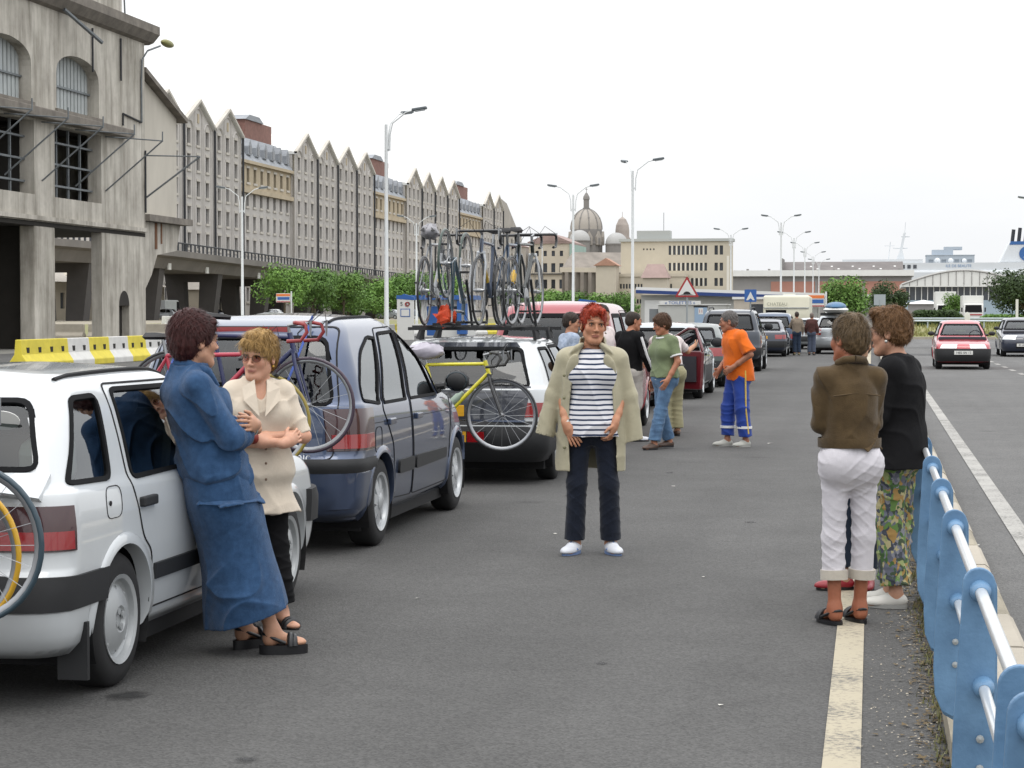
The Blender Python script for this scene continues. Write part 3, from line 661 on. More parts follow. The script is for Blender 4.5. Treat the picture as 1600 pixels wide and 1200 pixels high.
for i, (x, y, r, zb, zt) in enumerate(((-1.5, -9, 4.4, 25, 34.3), (13.4, -4, 4.7, 23, 33.0))):
    MB().lathe([(r, 18), (r, zt-2.5), (r+.25, zt-2.5), (r+.25, zt-2)], 18).xf(Matrix.Translation((x, y, 0))).build('side_drum', CATD, t)
    MB().lathe([(r*math.cos(q), zt-2+r*1.0*math.sin(q)) for q in np.linspace(0, 1.55, 9)], 18).xf(Matrix.Translation((x, y, 0))).build('side_dome', LEAD, t, smooth=40)
MB().lathe([(3.2, 20), (3.2, 33), (3.4, 33), (3.4, 34), (3.0, 34), (3.0, 37), (2.7, 39.4), (1.6, 41.8), (.3, 42.8), (.1, 43), (.1, 45)], 16).xf(Matrix.Translation((14.4, 8, 0))).build('bell_tower', M('tower_brown', '#9c938c', .9, var=.12, vs=.3), t)
MB().box(-11.5, -5.5, 2, 14, 20, 34).build('transept', CAT, t)
MB().lathe([(5.0*math.cos(q), 26+4.2*math.sin(q)) for q in np.linspace(0, 1.5, 8)], 14).xf(Matrix.Translation((-16.5, -4, 0))).build('apse_dome', CATD, t, smooth=40)
MB().tube([(-16.5, -4, 30), (-16.5, -4, 32.4)], .2, 5).build('finial', CATD, t)
# hillside town under the cathedral
t = thing('old_town_terrace', 'grey terraced houses on the slope below the cathedral', 'building', (-118, 700, 0))
for i, (x, w, h) in enumerate(((-9, 14, 25), (6, 12, 23), (17, 10, 20))): MB().box(x-w/2, x+w/2, 0, 10, 0, h).build('house_front', APT if i % 2 else CAT, t); MB().prism([(x-w/2-.4, h), (x+w/2+.4, h), (x, h+2.6)], 'y', -.4, 10.4).build('tile_roof', TILE, t)
# long quay shed, dark roofed hall, terminal with arched roof
SHED = M('shed_grey', '#8f8d8b', .85, var=.1, vs=.2); WHITE = M('white_paint', '#d9d9d5', .55, var=.04, vs=.6); SALMON = M('salmon_panel', '#ad7f70', .9, var=.1, vs=.3)
t = thing('quay_shed', 'long grey quay shed with white roof edge and salmon panels', 'building', (-28.6, 420, 0))
MB().box(0, 36.5, 0, 30, 0, 9.3).build('wall', SHED, t); MB().box(-.5, 37, -1, 31, 9.3, 10.5).build('roof', WHITE, t)
for i in range(3): MB().box(8+9.6*i, 17+9.6*i, -.12, 0, 5.6, 8.2).build('salmon_panel', SALMON, t)
for i in range(8): MB().box(3+4.4*i, 3.5+4.4*i, -.9, -.2, 9.6, 10.8).build('roof_vent', SHED, t)
MB().box(.2, 36, -.08, 0, 5.0, 5.5).build('band', WHITE, t)
t = thing('dark_hall', 'dark pitched roof hall with skylights behind the quay shed', 'building', (-20.2, 452, 0))
MB().add([(0, 0, 10), (27, 0, 10), (27, 14, 13.4), (0, 14, 13.4), (27, 28, 10), (0, 28, 10)], [(0, 1, 2, 3), (3, 2, 4, 5), (0, 3, 5), (1, 4, 2)]).build('roof', M('dark_sheet', '#6a6563', .85, var=.2, vs=.3), t)
MB().box(0, 27, 0.3, 28, 0, 10).build('wall', SHED, t); MB().box(.0, .5, 1, 13, 10, 13.9).build('gable', CATD, t)
for i in range(14): MB().obox((5+1.55*i, 4+(i*5 % 3)*2.6, 10.95+(i*5 % 3)*.63), (.45, .8, .12), (R(13.5), 0, 0)).build('skylight', WHITE, t)
t = thing('ferry_terminal', 'pale blue terminal hall with shallow arched roof and tall windows', 'building', (4.8, 340, 0))
ap = [(20*u, 6.6+2.3*math.sin(PI*u)) for u in np.linspace(0, 1, 17)]
MB().prism([(0, 6.0)]+ap+[(20, 6.0)], 'y', -1.2, 26).build('arched_roof', WHITE, t, smooth=30)
for i in range(17):
    a, b_ = ap[i], ap[min(16, i+1)]
    if i: MB().tube([(a[0], -1.28, 6.2), (a[0], -1.28, a[1]-.2)], .05, 4).build('truss_post', SHED, t)
    if i < 16: MB().tube([(a[0], -1.3, a[1]-.25), (b_[0], -1.3, b_[1]-.25)], .09, 4).build('truss_chord', SHED, t)
MB().box(.6, 19.6, 0, 26, 0, 3.8).build('wall', M('terminal_blue', '#9fb0bb', .8, var=.04, vs=.2), t)
MB().box(.7, 19.5, .3, 26, 3.8, 6.1).build('glass_band', WIN_D, t)
for i in range(19): MB().box(1.2+i*.98, 1.34+i*.98, -.1, .3, 3.8, 6.1).build('mullion', WHITE, t)
t = thing('terminal_canopy', 'small flat canopy kiosk in front of the terminal', 'kiosk', (4.4, 300, .4))
MB().add([(0, 0, 2.6), (6, 0, 2.6), (6, 3, 2.6), (0, 3, 2.6), (3, 1.5, 3.2)], [(0, 1, 4), (1, 2, 4), (2, 3, 4), (3, 0, 4)]).build('roof', WHITE, t); MB().box(.8, 5.2, .4, 2.6, 0, 2.6).build('wall', SHED, t)
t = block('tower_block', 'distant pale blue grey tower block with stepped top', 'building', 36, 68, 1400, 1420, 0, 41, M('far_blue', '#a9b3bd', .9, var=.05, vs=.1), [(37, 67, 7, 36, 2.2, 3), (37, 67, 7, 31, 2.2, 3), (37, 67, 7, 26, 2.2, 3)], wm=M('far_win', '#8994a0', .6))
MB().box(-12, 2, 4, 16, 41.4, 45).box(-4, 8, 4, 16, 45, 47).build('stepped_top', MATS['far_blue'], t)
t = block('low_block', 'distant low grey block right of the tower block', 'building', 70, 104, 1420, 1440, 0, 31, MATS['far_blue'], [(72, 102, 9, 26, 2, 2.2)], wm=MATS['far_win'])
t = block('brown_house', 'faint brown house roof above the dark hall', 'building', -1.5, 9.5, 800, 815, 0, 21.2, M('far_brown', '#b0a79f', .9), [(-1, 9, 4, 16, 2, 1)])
# ship: mast, superstructure, funnel
SHIP = M('ship_white', '#c9cdd0', .5, var=.03, vs=.2); SHIPB = M('ship_blue', '#2f5d96', .5)
t = thing('ferry', 'white ferry with radar mast and badge on its funnel behind the terminal', 'ship', (8, 620, 0))
MB().box(-26, 60, 0, 24, 0, 14.6).build('hull', SHIP, t, bevel=.6)
MB().box(-20, 40, 1, 23, 14.6, 16.9).build('deck_house', SHIP, t); MB().box(-17, 7, 2, 22, 16.9, 18.0).build('bridge', SHIP, t)
for i in range(14): MB().box(-18.6+1.75*i, -17.6+1.75*i, .85, 1.0, 15.2, 16.3).build('deck_window', WIN_D, t)
MB().prism([(-.9, 18), (1.7, 18), (1.0, 21), (2.0, 26.2), (1.3, 26.2), (.1, 20.4)], 'y', 8, 10).build('radar_mast', SHIP, t)
MB().box(-1.8, 2.6, 8.6, 9.4, 21.4, 21.7).build('radar_arm', SHIP, t); MB().tube([(1.7, 9, 26), (1.9, 9, 29.5)], .1, 5).build('mast_top', SHIP, t); MB().box(.6, 3.2, 8.8, 9.2, 24.9, 25.2).build('yard_arm', SHIP, t)
MB().tube([(-3.2, 9, 18), (-2.6, 9, 23.5)], .15, 5).build('signal_mast', SHIP, t); MB().box(-4.4, -1.4, 8.9, 9.1, 22.2, 22.4).build('signal_arm', SHIP, t)
for i in range(3): MB().ball((11.5+4*i, 9, 17.7), .9-.1*i, 10, 6).build('radome', SHIP, t, smooth=60)
MB().prism([(29.6, 16.9), (46, 16.9), (44.5, 23.2), (32.6, 23.2)], 'y', 4, 14).build('funnel', SHIP, t, bevel=.3)
MB().prism([(32.5, 22.3), (44.8, 22.3), (44.6, 23.3), (32.9, 23.3)], 'y', 3.9, 14.1).build('funnel_band', SHIPB, t)
MB().lathe([(0, 0), (2.2, 0), (2.2, .12), (0, .12)], 20, Matrix.Translation((37.6, 3.86, 19.6)) @ Matrix.Rotation(R(90), 4, 'X')).build('funnel_badge', SHIPB, t)
MB().prism([(36.6, 18.4), (38.2, 18.6), (38.8, 20.2), (37.6, 21.2), (37.9, 19.8)], 'y', 3.66, 3.74).build('badge_emblem', SHIP, t)
for i in range(6): MB().tube([(33.6+1.9*i, 8, 23.3), (34.0+1.9*i, 8, 27.0+.5*(i % 2))], .55, 8).build('exhaust_pipe', PIPE, t)
text('ILE DE BEAUTE', 'lettering', 1.15, M('ship_letter', '#6f8db0', .6), t, (17.5, .9, 15.9))
# ------------------------------------------------------------------ street furniture
GALV = M('lamp_paint', '#cfd2d2', .5, var=.05, vs=2); LAMPH = M('lamp_head_grey', '#5d6468', .5); LENS = M('lamp_lens', '#aab0b2', .3)
def lamp(label, x, y, h=11.3, arm=1.4, rz=0., az=(180, 0)):
    t = thing('street_lamp', label, 'street lamp', (x, y, 0), rz, 'white two armed street lamps')
    MB().tube([(0, 0, 0), (0, 0, 1.3), (0, 0, 1.35), (0, 0, h-.4)], [.14, .14, .115, .075], 10).build('pole', GALV, t, smooth=40)
    MB().lathe([(.2, 0), (.2, .06), (.15, .1), (.15, .9), (.12, 1.0)], 12).build('foot', GALV, t)
    for aa in az:
        s = 1; RZ = Matrix.Rotation(R(aa), 4, 'Z')
        pts = [(s*.18, 0, h-1.7), (s*.2, 0, h-.9), (s*.32, 0, h-.35), (s*.75, 0, h-.02), (s*arm*.72, 0, h+.18), (s*arm, 0, h+.28)]
        a = MB().tube(pts, .035, 6).xf(RZ).build('arm', GALV, t, smooth=60)
        MB().box(min(0, s*.18)-.02, max(0, s*.18)+.02, -.03, .03, h-1.6, h-1.5).xf(RZ).build('clamp', GALV, a)
        hd = MB().obox((s*(arm+.28), 0, h+.34), (.75, .3, .14), (0, -s*R(8), 0)).xf(RZ).build('lamp_head', LAMPH, t, bevel=.04)
        MB().obox((s*(arm+.3), 0, h+.255), (.5, .22, .05), (0, -s*R(8), 0)).xf(RZ).build('lens', LENS, hd)
    return t
for lab, x, y, rz in (('tallest white two armed street lamp, rising behind the blue minivan', -23.6, 97, 0), ('white two armed street lamp in front of the beige office', -15.4, 131.1, 0), ('white two armed street lamp beside the cathedral dome', -23.1, 156.8, 0),
                      ('white two armed street lamp at the viaduct, nearest the concrete ruin', -49.4, 154.6, .3), ('slim white two armed street lamp in front of the green trees', -46.2, 203, .3), ('first of the receding street lamps beyond the caravan', -9.2, 208.2, 0),
                      ('second of the receding street lamps beyond the caravan', -9.5, 250.8, 0), ('third of the receding street lamps beyond the caravan', -9.4, 288.6, 0), ('fourth of the receding street lamps beyond the caravan', -9.5, 332.2, 0),
                      ('farthest street lamp of the receding row beyond the caravan', -9.7, 377, 0), ('street lamp at the far right edge beside the ferry funnel', 14.4, 179.8, 0), ('white two armed street lamp at the office stair tower', -16.5, 240, 0)):
    lamp(lab, x, y, rz=rz, az=(65, 0) if y == 97 else (116, 0) if y == 131.1 else (180, 0))
t = thing('flag_pole', 'thin bare white pole at the corner of the low annex', 'pole', (-37.5, 230, 0)); MB().tube([(0, 0, 0), (0, 0, 9.2)], [.09, .05], 6).build('shaft', GALV, t); MB().ball((0, 0, 9.25), .09, 8, 6).build('finial', GALV, t)

# --- signs
RED = M('sign_red', '#9e2b2e', .5); SWHITE = M('sign_white', '#d4d4d0', .5, var=.03); BLUE = M('sign_blue', '#2d5c9e', .5); INK = M('sign_black', '#1d1d20', .6); ORANGE = M('sign_orange', '#d8763c', .6); SGREY = M('sign_post', '#9aa0a2', .5, metal=.4)
t = thing('warning_sign', 'red bordered triangular hump warning sign on a grey post', 'sign', (-8.4, 93, 0))
MB().tube([(0, .06, 0), (0, .06, 3.2)], .045, 8).build('post', SGREY, t)
tri = roundpoly([(-.56, 2.36), (.56, 2.36), (0, 3.33)], .06); MB().prism(tri, 'y', -.03, .0).build('border', RED, t)
MB().prism(roundpoly([(-.415, 2.445), (.415, 2.445), (0, 3.165)], .03), 'y', -.042, -.03).build('face', SWHITE, t)
MB().prism([(-.3, 2.47)]+[(-.17*math.cos(q), 2.49+.13*math.sin(q)) for q in np.linspace(0, PI, 9)]+[(.3, 2.47)], 'y', -.052, -.042).build('hump_symbol', INK, t)
t = thing('hump_sign', 'blue square sign with white speed hump triangle near the caravan', 'sign', (-7.2, 122, 0))
MB().tube([(0, .06, 0), (0, .06, 2.9)], .04, 8).build('post', SGREY, t)
MB().prism(roundpoly([(-.36, 2.3), (.36, 2.3), (.36, 3.05), (-.36, 3.05)], .05), 'y', -.03, 0).build('plate', BLUE, t)
MB().prism([(-.26, 2.4), (-.14, 2.4), (0, 2.52), (.14, 2.4), (.26, 2.4), (0, 2.92)], 'y', -.045, -.03).build('symbol', SWHITE, t)
def banner_sign(label, x, y, z, stripe, post=True):
    t = thing('stop_sign_board', label, 'sign', (x, y, 0))
    MB().tube([(.62, 0, 0), (.62, 0, z+.45)], .05, 8).build('post', GALV, t)
    MB().box(-.5, .55, -.05, .03, z-.35, z+.3).build('board', SWHITE, t); MB().box(-.48, .53, -.065, -.05, z+.1, z+.26).build('orange_stripe', ORANGE, t); MB().box(-.4, .5, -.065, -.05, z-.16, z+.04).build('blue_stripe', BLUE, t)
    MB().box(-.48, .53, -.065, -.05, z-.33, z-.27).build('red_stripe', RED, t)
banner_sign('small white orange and blue board on a pole before the green trees', -41.7, 140, 2.75, 0)
banner_sign('orange and blue board on a pole at the end of the caravan', -3.0, 107, 2.3, 0)
t = thing('info_panel', 'tall white information panel with blue slanted cap', 'sign', (-28.0, 120, 0))
MB().prism([(-.52, 0), (.52, 0), (.52, 2.42), (-.52, 2.5)], 'y', -.08, .08).build('panel', SWHITE, t); MB().prism([(-.54, 2.5), (.54, 2.42), (.54, 2.62), (-.1, 2.8)], 'y', -.1, .1).build('cap', BLUE, t)
MB().box(-.3, .3, -.095, -.08, 1.4, 1.9).build('map', BLUE, t); MB().box(-.25, .25, -.105, -.095, 1.45, 1.85).build('map_sheet', SWHITE, t)
text('S  O', 'lettering', .34, INK, t, (0, -.1, 2.18))
MB().lathe([(.09, 0), (.14, 0), (.14, .02), (.09, .02)], 16, Matrix.Translation((.12, -.1, 2.17)) @ Matrix.Rotation(R(90), 4, 'X')).build('ring_logo', RED, t)
t = thing('info_panel', 'white information panel with blue cap right of the red haired woman', 'sign', (-21.0, 150, 0))
MB().prism([(-.95, 0), (.95, 0), (.95, 2.0), (-.95, 2.2)], 'y', -.08, .08).build('panel', SWHITE, t); MB().prism([(-.95, 2.2), (.95, 2.0), (.6, 2.55), (-.6, 2.7)], 'y', -.1, .1).build('cap', BLUE, t)
text('S O F', 'lettering', .55, INK, t, (-.1, -.1, 1.75)); MB().lathe([(.13, 0), (.2, 0), (.2, .02), (.13, .02)], 16, Matrix.Translation((.05, -.12, 1.75)) @ Matrix.Rotation(R(90), 4, 'X')).build('ring_logo', RED, t)
# --- kiosks and toilets
t = thing('ticket_booth', 'white ticket booth with blue canopy edge seen through the roof bicycles', 'kiosk', (-30.4, 135, 0))
MB().box(0, 3.2, 0, 3, 0, 2.55).build('wall', SWHITE, t); MB().box(-1.6, 3.5, -.6, 3.4, 2.55, 2.85).build('canopy', BLUE, t); MB().box(.4, 1.4, -.02, 0, .1, 2.1).build('door', BLUE, t); MB().box(1.8, 2.9, -.02, 0, 1.1, 2.1).build('window', WIN_D, t); MB().box(2.6, 3.25, -.5, 0, .2, 2.5).build('side_post', BLUE, t)
t = thing('blue_shed', 'low white shed with dark blue roof edge behind the warning sign', 'building', (-17.2, 152, 0))
MB().box(0, 13.2, 0, 6, 0, 3.0).build('wall', M('shed_white', '#b9b9b3', .8, var=.06, vs=.5), t); MB().prism([(-.3, 3.3), (13.8, 2.75), (13.8, 3.1), (-.3, 3.6)], 'y', -.8, 6.4).build('roof', WHITE, t); MB().prism([(-.3, 3.12), (13.8, 2.6), (13.8, 2.86), (-.3, 3.38)], 'y', -.86, -.8).build('blue_fascia', M('fascia_navy', '#243c74', .6), t)
for i in range(4): MB().box(1+3*i, 2.6+3*i, -.03, 0, .9, 2.2).build('window', WIN_D, t)
MB().box(.3, 2.2, -.3, -.01, .2, 2.6).build('side_cabin', SWHITE, t)
t = thing('toilet_block', 'pale toilet cabin with blue door and lettered banner', 'kiosk', (-12.2, 130, 0))
MB().box(-1.4, 3.0, 0, 2.6, 0, 2.15).build('wall', M('cabin_grey', '#b4b5b0', .7, var=.05, vs=1), t); MB().box(-1.5, 3.1, -.05, 2.7, 2.15, 2.22).build('roof', SWHITE, t)
MB().box(-1.3, 1.35, -.09, -.05, 2.16, 2.42).build('banner', SWHITE, t); text('« TOILETTES »', 'lettering', .27, BLUE, t, (.02, -.1, 2.29), sx=1.15)
MB().box(.95, 1.75, -.04, 0, .02, 2.05).build('door', M('door_blue', '#8fa6bd', .6), t); MB().box(1.2, 1.5, -.05, -.04, 1.55, 1.95).build('door_sign', SWHITE, t)
text('11', 'lettering', .3, RED, t, (1.35, -.056, 1.75)); MB().box(.9, 1.8, -.05, -.01, 2.0, 2.1).build('door_head', INK, t)
MB().box(-2.0, -1.45, .2, 2.2, 0, 1.9).build('side_box', M('box_grey', '#74787a', .7), t)
t = thing('site_cabin', 'beige site cabin with dark window beside the caravan', 'kiosk', (-7.0, 128, 0))
MB().box(-1.6, 1.4, 0, 2.4, 0, 2.5).build('wall', M('cabin_beige', '#b7aea0', .8, var=.05), t); MB().box(-.6, .7, -.03, 0, 1.5, 2.2).build('window', WIN_D, t); MB().box(-1.7, 1.5, -.1, 2.5, 2.5, 2.65).build('roof', WHITE, t)

# --- jersey barriers
YEL = M('barrier_yellow', '#cdbd3d', .7, var=.14, vs=2.5); WHT = M('barrier_white', '#c9c8c4', .7, var=.12, vs=2.5); HOLE = M('barrier_hole', '#262522', .9)
prof = [(-.28, 0), (.28, 0), (.28, .18), (.12, .42), (.08, .85), (-.08, .85), (-.12, .42), (-.28, .18)]
def jersey(mat, L=1.9):
    return MB().prism(prof, 'y', -L/2+.02, L/2-.02)
jy = jersey(YEL).build('x', YEL, bevel=.02); jw = jersey(WHT).build('x', WHT, bevel=.02); hl = MB().box(.08, .12, -.1, .1, .46, .62).build('x', HOLE)
k = 0
def put_jersey(src, label, group, x, y, rz, z=0, holes=True):
    t = inst(src, 'jersey_barrier', (x, y, z), rot=(0, 0, rz)); tag(t, label, 'barrier', group)
    if holes:
        for q in (-.45, .45): inst(hl, 'lift_slot', (0, q, 0), t)
names = ['first', 'second', 'third', 'fourth', 'fifth', 'sixth', 'seventh', 'eighth', 'ninth', 'tenth', 'eleventh', 'twelfth', 'thirteenth', 'fourteenth', 'fifteenth', 'sixteenth', 'seventeenth', 'eighteenth']
for i in range(14):
    yel = i == 0 or i % 2 == 1
    put_jersey(jy if yel else jw, f"{'yellow' if yel else 'white'} plastic barrier, {names[i]} from the concrete ruin in the near row", 'yellow and white barriers behind the white car', -24.1-.048*(i*1.92), 55.3+i*1.92, R(1.6))
for i in range(16):
    put_jersey(jw if i % 4 else jy, f"{'white' if i % 4 else 'yellow'} barrier, {names[i]} of the far row behind the roof rack", 'far row of barriers behind the roof rack', -34.5+.45*i, 131+i*1.86, R(-13.6), holes=False)
cg = MB().prism([(-.4, 0), (.4, 0), (.36, .3), (.16, .5), (.12, 1.0), (-.12, 1.0), (-.16, .5), (-.36, .3)], 'y', -1.5, 1.5).build('x', CONC, bevel=.04)
for i in range(6):
    o = inst(cg, 'concrete_barrier', (-50.5+i*3.2, 112.5+i*.35, 0), rot=(0, 0, R(84+6*(i % 3)))); tag(o, f'grey concrete barrier, {names[i]} from the ruin in the loose row', 'barrier', 'grey concrete barriers beyond the ruin')
wb = MB().prism([(-.35, 0), (.35, 0), (.3, .3), (.15, .5), (.12, 1.1), (-.12, 1.1), (-.15, .5), (-.3, .3)], 'y', -1.45, 1.45).build('x', WHT, bevel=.04)
for i in range(16):
    o = inst(wb, 'white_block', (-57.5-.3*(i % 2), 160+i*3.1, .3), rot=(0, 0, R(1+2*(i % 3)))); tag(o, f'white block, {names[i]} from the ruin along the yard edge', 'barrier', 'white blocks along the yard edge')
for s in (jy, jw, hl, cg, wb): bpy.data.objects.remove(s)
# --- guard rail and road signs at the junction
t = thing('guard_rail', 'galvanised guard rail along the verge beyond the junction', 'guard rail', (0, 150, .55))
GR = M('galvanised', '#a9b2b8', .45, metal=.5, var=.1, vs=3)
for i in range(20):
    MB().box(2.0+2*i-.05, 2.0+2*i+.05, 0, .1, 0, .75).build('post', GR, t)
MB().prism([(0, .45), (-.08, .5), (-.02, .6), (-.08, .7), (0, .75), (.03, .75), (.03, .45)], 'x', 1.8, 42).build('rail', GR, t)
t = thing('direction_sign', 'small white direction sign at the verge', 'sign', (6.4, 141, .4)); MB().tube([(0, 0, 0), (0, 0, 1.0)], .04, 6).build('post', SGREY, t); MB().ball((0, -.03, .95), (.2, .03, .36), 12, 8).build('plate', SWHITE, t)
t = thing('grey_sign_back', 'grey back of a square road sign beside the dark round tree', 'sign', (.55, 150, .0)); MB().tube([(0, 0, 0), (0, 0, 2.6)], .05, 6).build('post', SGREY, t); MB().box(-.42, .42, -.03, 0, 2.2, 3.0).build('plate', M('sign_back', '#9ba3a8', .6), t)
t = thing('marker_post', 'white marker post beside the dark hatchback', 'post', (11.0, 160, .5)); MB().box(-.1, .1, -.05, .05, 0, 2.2).build('post', SWHITE, t)

# --- blue barrier in the foreground
BLU = M('barrier_blue', '#557a9d', .45, var=.2, vs=7, bump=.08, bs=60, col2='#6489ab'); TUBE = M('barrier_tube', '#d9dcdd', .28, metal=.55, var=.06, vs=12)
tb = thing('blue_barrier', 'blue metal barrier of upright rounded blades joined by silver tubes on the kerb', 'barrier', (0, 0, 0))
posts = [2.3, 3.72, 4.0, 5.52, 7.15, 8.5, 9.85, 11.45]
bx = .285
top_arc = [(.287+.043*math.cos(a), .877+.043*math.sin(a)) for a in np.linspace(0, PI, 13)]
post_o = [(.328, .23), (.333, .45)]+top_arc+[(.240, .80), (.233, .68), (.222, .50), (.218, .36), (.224, .27), (.247, .215), (.283, .195), (.312, .205)]
for i, y in enumerate(posts):
    p = MB().prism(post_o, 'y', y-.010, y+.010).build('blade', BLU, tb, bevel=.004)
    MB().prism([(x+.006, z-.016) for x, z in post_o], 'y', y+.016, y+.034).build('rear_plate', BLU, p, bevel=.004)
    MB().tube([(.322, y+.055, .10), (.315, y+.055, .62)], .015, 10).build('support', SGREY, p, smooth=60); MB().box(.30, .37, y+.01, y+.10, .105, .118).build('base_plate', SGREY, p, bevel=.004)
    for z in (.46, .38): MB().lathe([(0, 0), (.011, 0), (.011, .007), (0, .010)], 8, Matrix.Translation((.292, y-.0105, z)) @ Matrix.Rotation(R(90), 4, 'X')).build('bolt', SGREY, p)
for a, b in zip(posts[:-1], posts[1:]):
    if b-a < .6: continue
    for (x, z, r_) in ((.290, .858, .0165), (.300, .60, .015)):
        MB().tube([(x, a+.01, z), (x, b-.01, z)], r_, 16, cap=False).build('rail_tube', TUBE, tb, smooth=60)
        for q, sg in ((a+.034, 1), (b-.010, -1)): MB().lathe([(.030, 0), (.028, .02*sg), (.0225, .05*sg), (r_+.0005, .056*sg)], 16, Matrix.Translation((x, q, z)) @ Matrix.Rotation(R(-90), 4, 'X')).build('collar', BLU, tb, smooth=60)

# --- trees
BARK = M('bark', '#5e5547', .95, var=.3, vs=4, bump=.5, bs=12)
def leaf_mat(name, col, col2): return M(name, col, .75, var=.25, vs=1.4, col2=col2)
def tree(name, label, x, y, z, h, rx, rz_, n, leaf, mat, seed, lob=7, trunk=.16, cat='tree', group=None, skew=0.):
    rd = random.Random(seed); t = thing(name, label, cat, (x, y, z), 0, group)
    ct = h-rz_
    m = MB(); m.tube([(0, 0, -.1), (.05, 0, ct*.45), (rd.uniform(-.2, .2), rd.uniform(-.2, .2), ct)], [trunk, trunk*.8, trunk*.5], 7)
    bl = []
    for i in range(lob):
        a = 2*PI*i/lob+rd.uniform(-.4, .4); q = rd.uniform(-.55, .75); r = rd.uniform(.42, .72)
        c = (math.cos(a)*rx*r*math.cos(q)+skew*q, math.sin(a)*rx*r*math.cos(q), ct+rz_*.75*math.sin(q)); bl.append((c, rd.uniform(.36, .55)))
        m.tube([(0, 0, ct*.55), (c[0]*.5, c[1]*.5, (ct*.55+c[2])/2+.1), c], [trunk*.45, trunk*.3, trunk*.12], 5)
    bl.append(((0, 0, ct+rz_*.2), .62))
    m.build('trunk', BARK, t)
    cr = MB(); V = []; F = []
    for k in range(n):
        (c, s) = bl[rd.randrange(len(bl))]
        d = Vector((rd.gauss(0, 1), rd.gauss(0, 1), rd.gauss(0, 1))).normalized(); q = rd.random()**.45
        p = Vector(c)+Vector((d.x*rx*s*q, d.y*rx*s*q, d.z*rz_*s*q*1.15))
        L = leaf*rd.uniform(.6, 1.5); nrm = (d+Vector((rd.gauss(0, .6), rd.gauss(0, .6), rd.gauss(.3, .6)))).normalized()
        u = nrm.orthogonal().normalized(); v = nrm.cross(u); a = rd.uniform(0, 6.28); u, v = u*math.cos(a)+v*math.sin(a), v*math.cos(a)-u*math.sin(a)
        o = len(V); V += [tuple(p-u*L), tuple(p+v*L*.45), tuple(p+u*L), tuple(p-v*L*.45)]; F.append((o, o+1, o+2, o+3))
    cr.v, cr.f, cr.mi = V, F, [0]*len(F); cr.build('crown', mat, t, fix=False)
    return t
for _n in (1,):
    pass
LG = leaf_mat('leaf_green', '#446428', '#69903d'); LD = leaf_mat('leaf_dark', '#2c3d22', '#48602f'); LM = leaf_mat('leaf_mid', '#4e6f2b', '#749a45')
for _m in (LG, LD, LM): vary(_m, .18)
rd = random.Random(21)
for i in range(16):
    y = 243+i*6.6; x = -71+rd.uniform(-1.8, 1.8)
    tree('plane_tree', f'bright green young tree, {names[i]} from the ruin in front of the viaduct', x, y, .7, 7.0+rd.uniform(-1.0, .8)+i*.05, 3.7, 3.3, 3400, .2, LG if i % 3 else LM, 100+i, group='young trees in front of the viaduct')
for i, (x, y, h) in enumerate(((-62, 345, 6.5), (-57, 352, 6), (-44, 300, 5.0), (-40.5, 304, 4.6), (-37, 300, 4.8), (-48.5, 310, 5))):
    tree('leafy_tree', f'green tree, {names[i]} of the clump between the warehouses and the office', x, y, .4, h, 3.3, 2.3, 2400, .2, LM if i % 2 else LG, 200+i, group='trees below the stone terrace')
tree('acacia_tree', 'light green loose tree beyond the caravan', -1.9, 152, .2, 4.1, 2.0, 1.7, 4500, .12, LM, 301, 9)
tree('holm_oak', 'dark round evergreen tree behind the two women at the barrier', 1.4, 172, .4, 4.05, 1.75, 1.75, 6000, .1, LD, 302, 11)
tree('pine_tree', 'large dark tree at the far right behind the hatchback', 13.2, 182, .4, 5.4, 3.5, 2.6, 9000, .13, LD, 303, 12)
tree('small_oak', 'small green tree at the terminal corner beside the truck', 9.9, 250, .5, 3.6, 1.9, 1.5, 2500, .13, LM, 304, 8)
def hedge(label, x0, x1, y, z, h, n, mat, seed):
    rd = random.Random(seed); m = MB(); V = []; F = []
    for k in range(n):
        p = Vector((rd.uniform(x0, x1), y+rd.uniform(-.8, .8), z+h*rd.random()**.6)); e = min(p.x-x0, x1-p.x)
        if p.z > z+h*min(1, .55+e*.5): p.z = z+h*.5*rd.random()
        L = .11*rd.uniform(.6, 1.5); u = Vector((rd.gauss(0, 1), rd.gauss(0, 1), rd.gauss(0, 1))).normalized(); v = u.orthogonal().normalized()
        o = len(V); V += [tuple(p-u*L), tuple(p+v*L*.5), tuple(p+u*L), tuple(p-v*L*.5)]; F.append((o, o+1, o+2, o+3))
    m.v, m.f, m.mi = V, F, [0]*len(F); t = thing('hedge', label, 'hedge', (0, 0, 0)); m.build('foliage', mat, t, fix=False)
    st = MB()
    for i in range(12): x = x0+(x1-x0)*(i+.5)/12; st.tube([(x, y, z), (x+.1, y, z+h*.7)], .03, 4)
    tag(st.build('stem_mass', BARK, t), kind='stuff')
hedge('dark green clipped hedge behind the guard rail', 2.6, 7.4, 165, .5, 1.35, 7000, LD, 5)
hedge('low bush row behind the dark hatchback', 9.4, 16, 190, .5, 1.0, 4000, LM, 6)
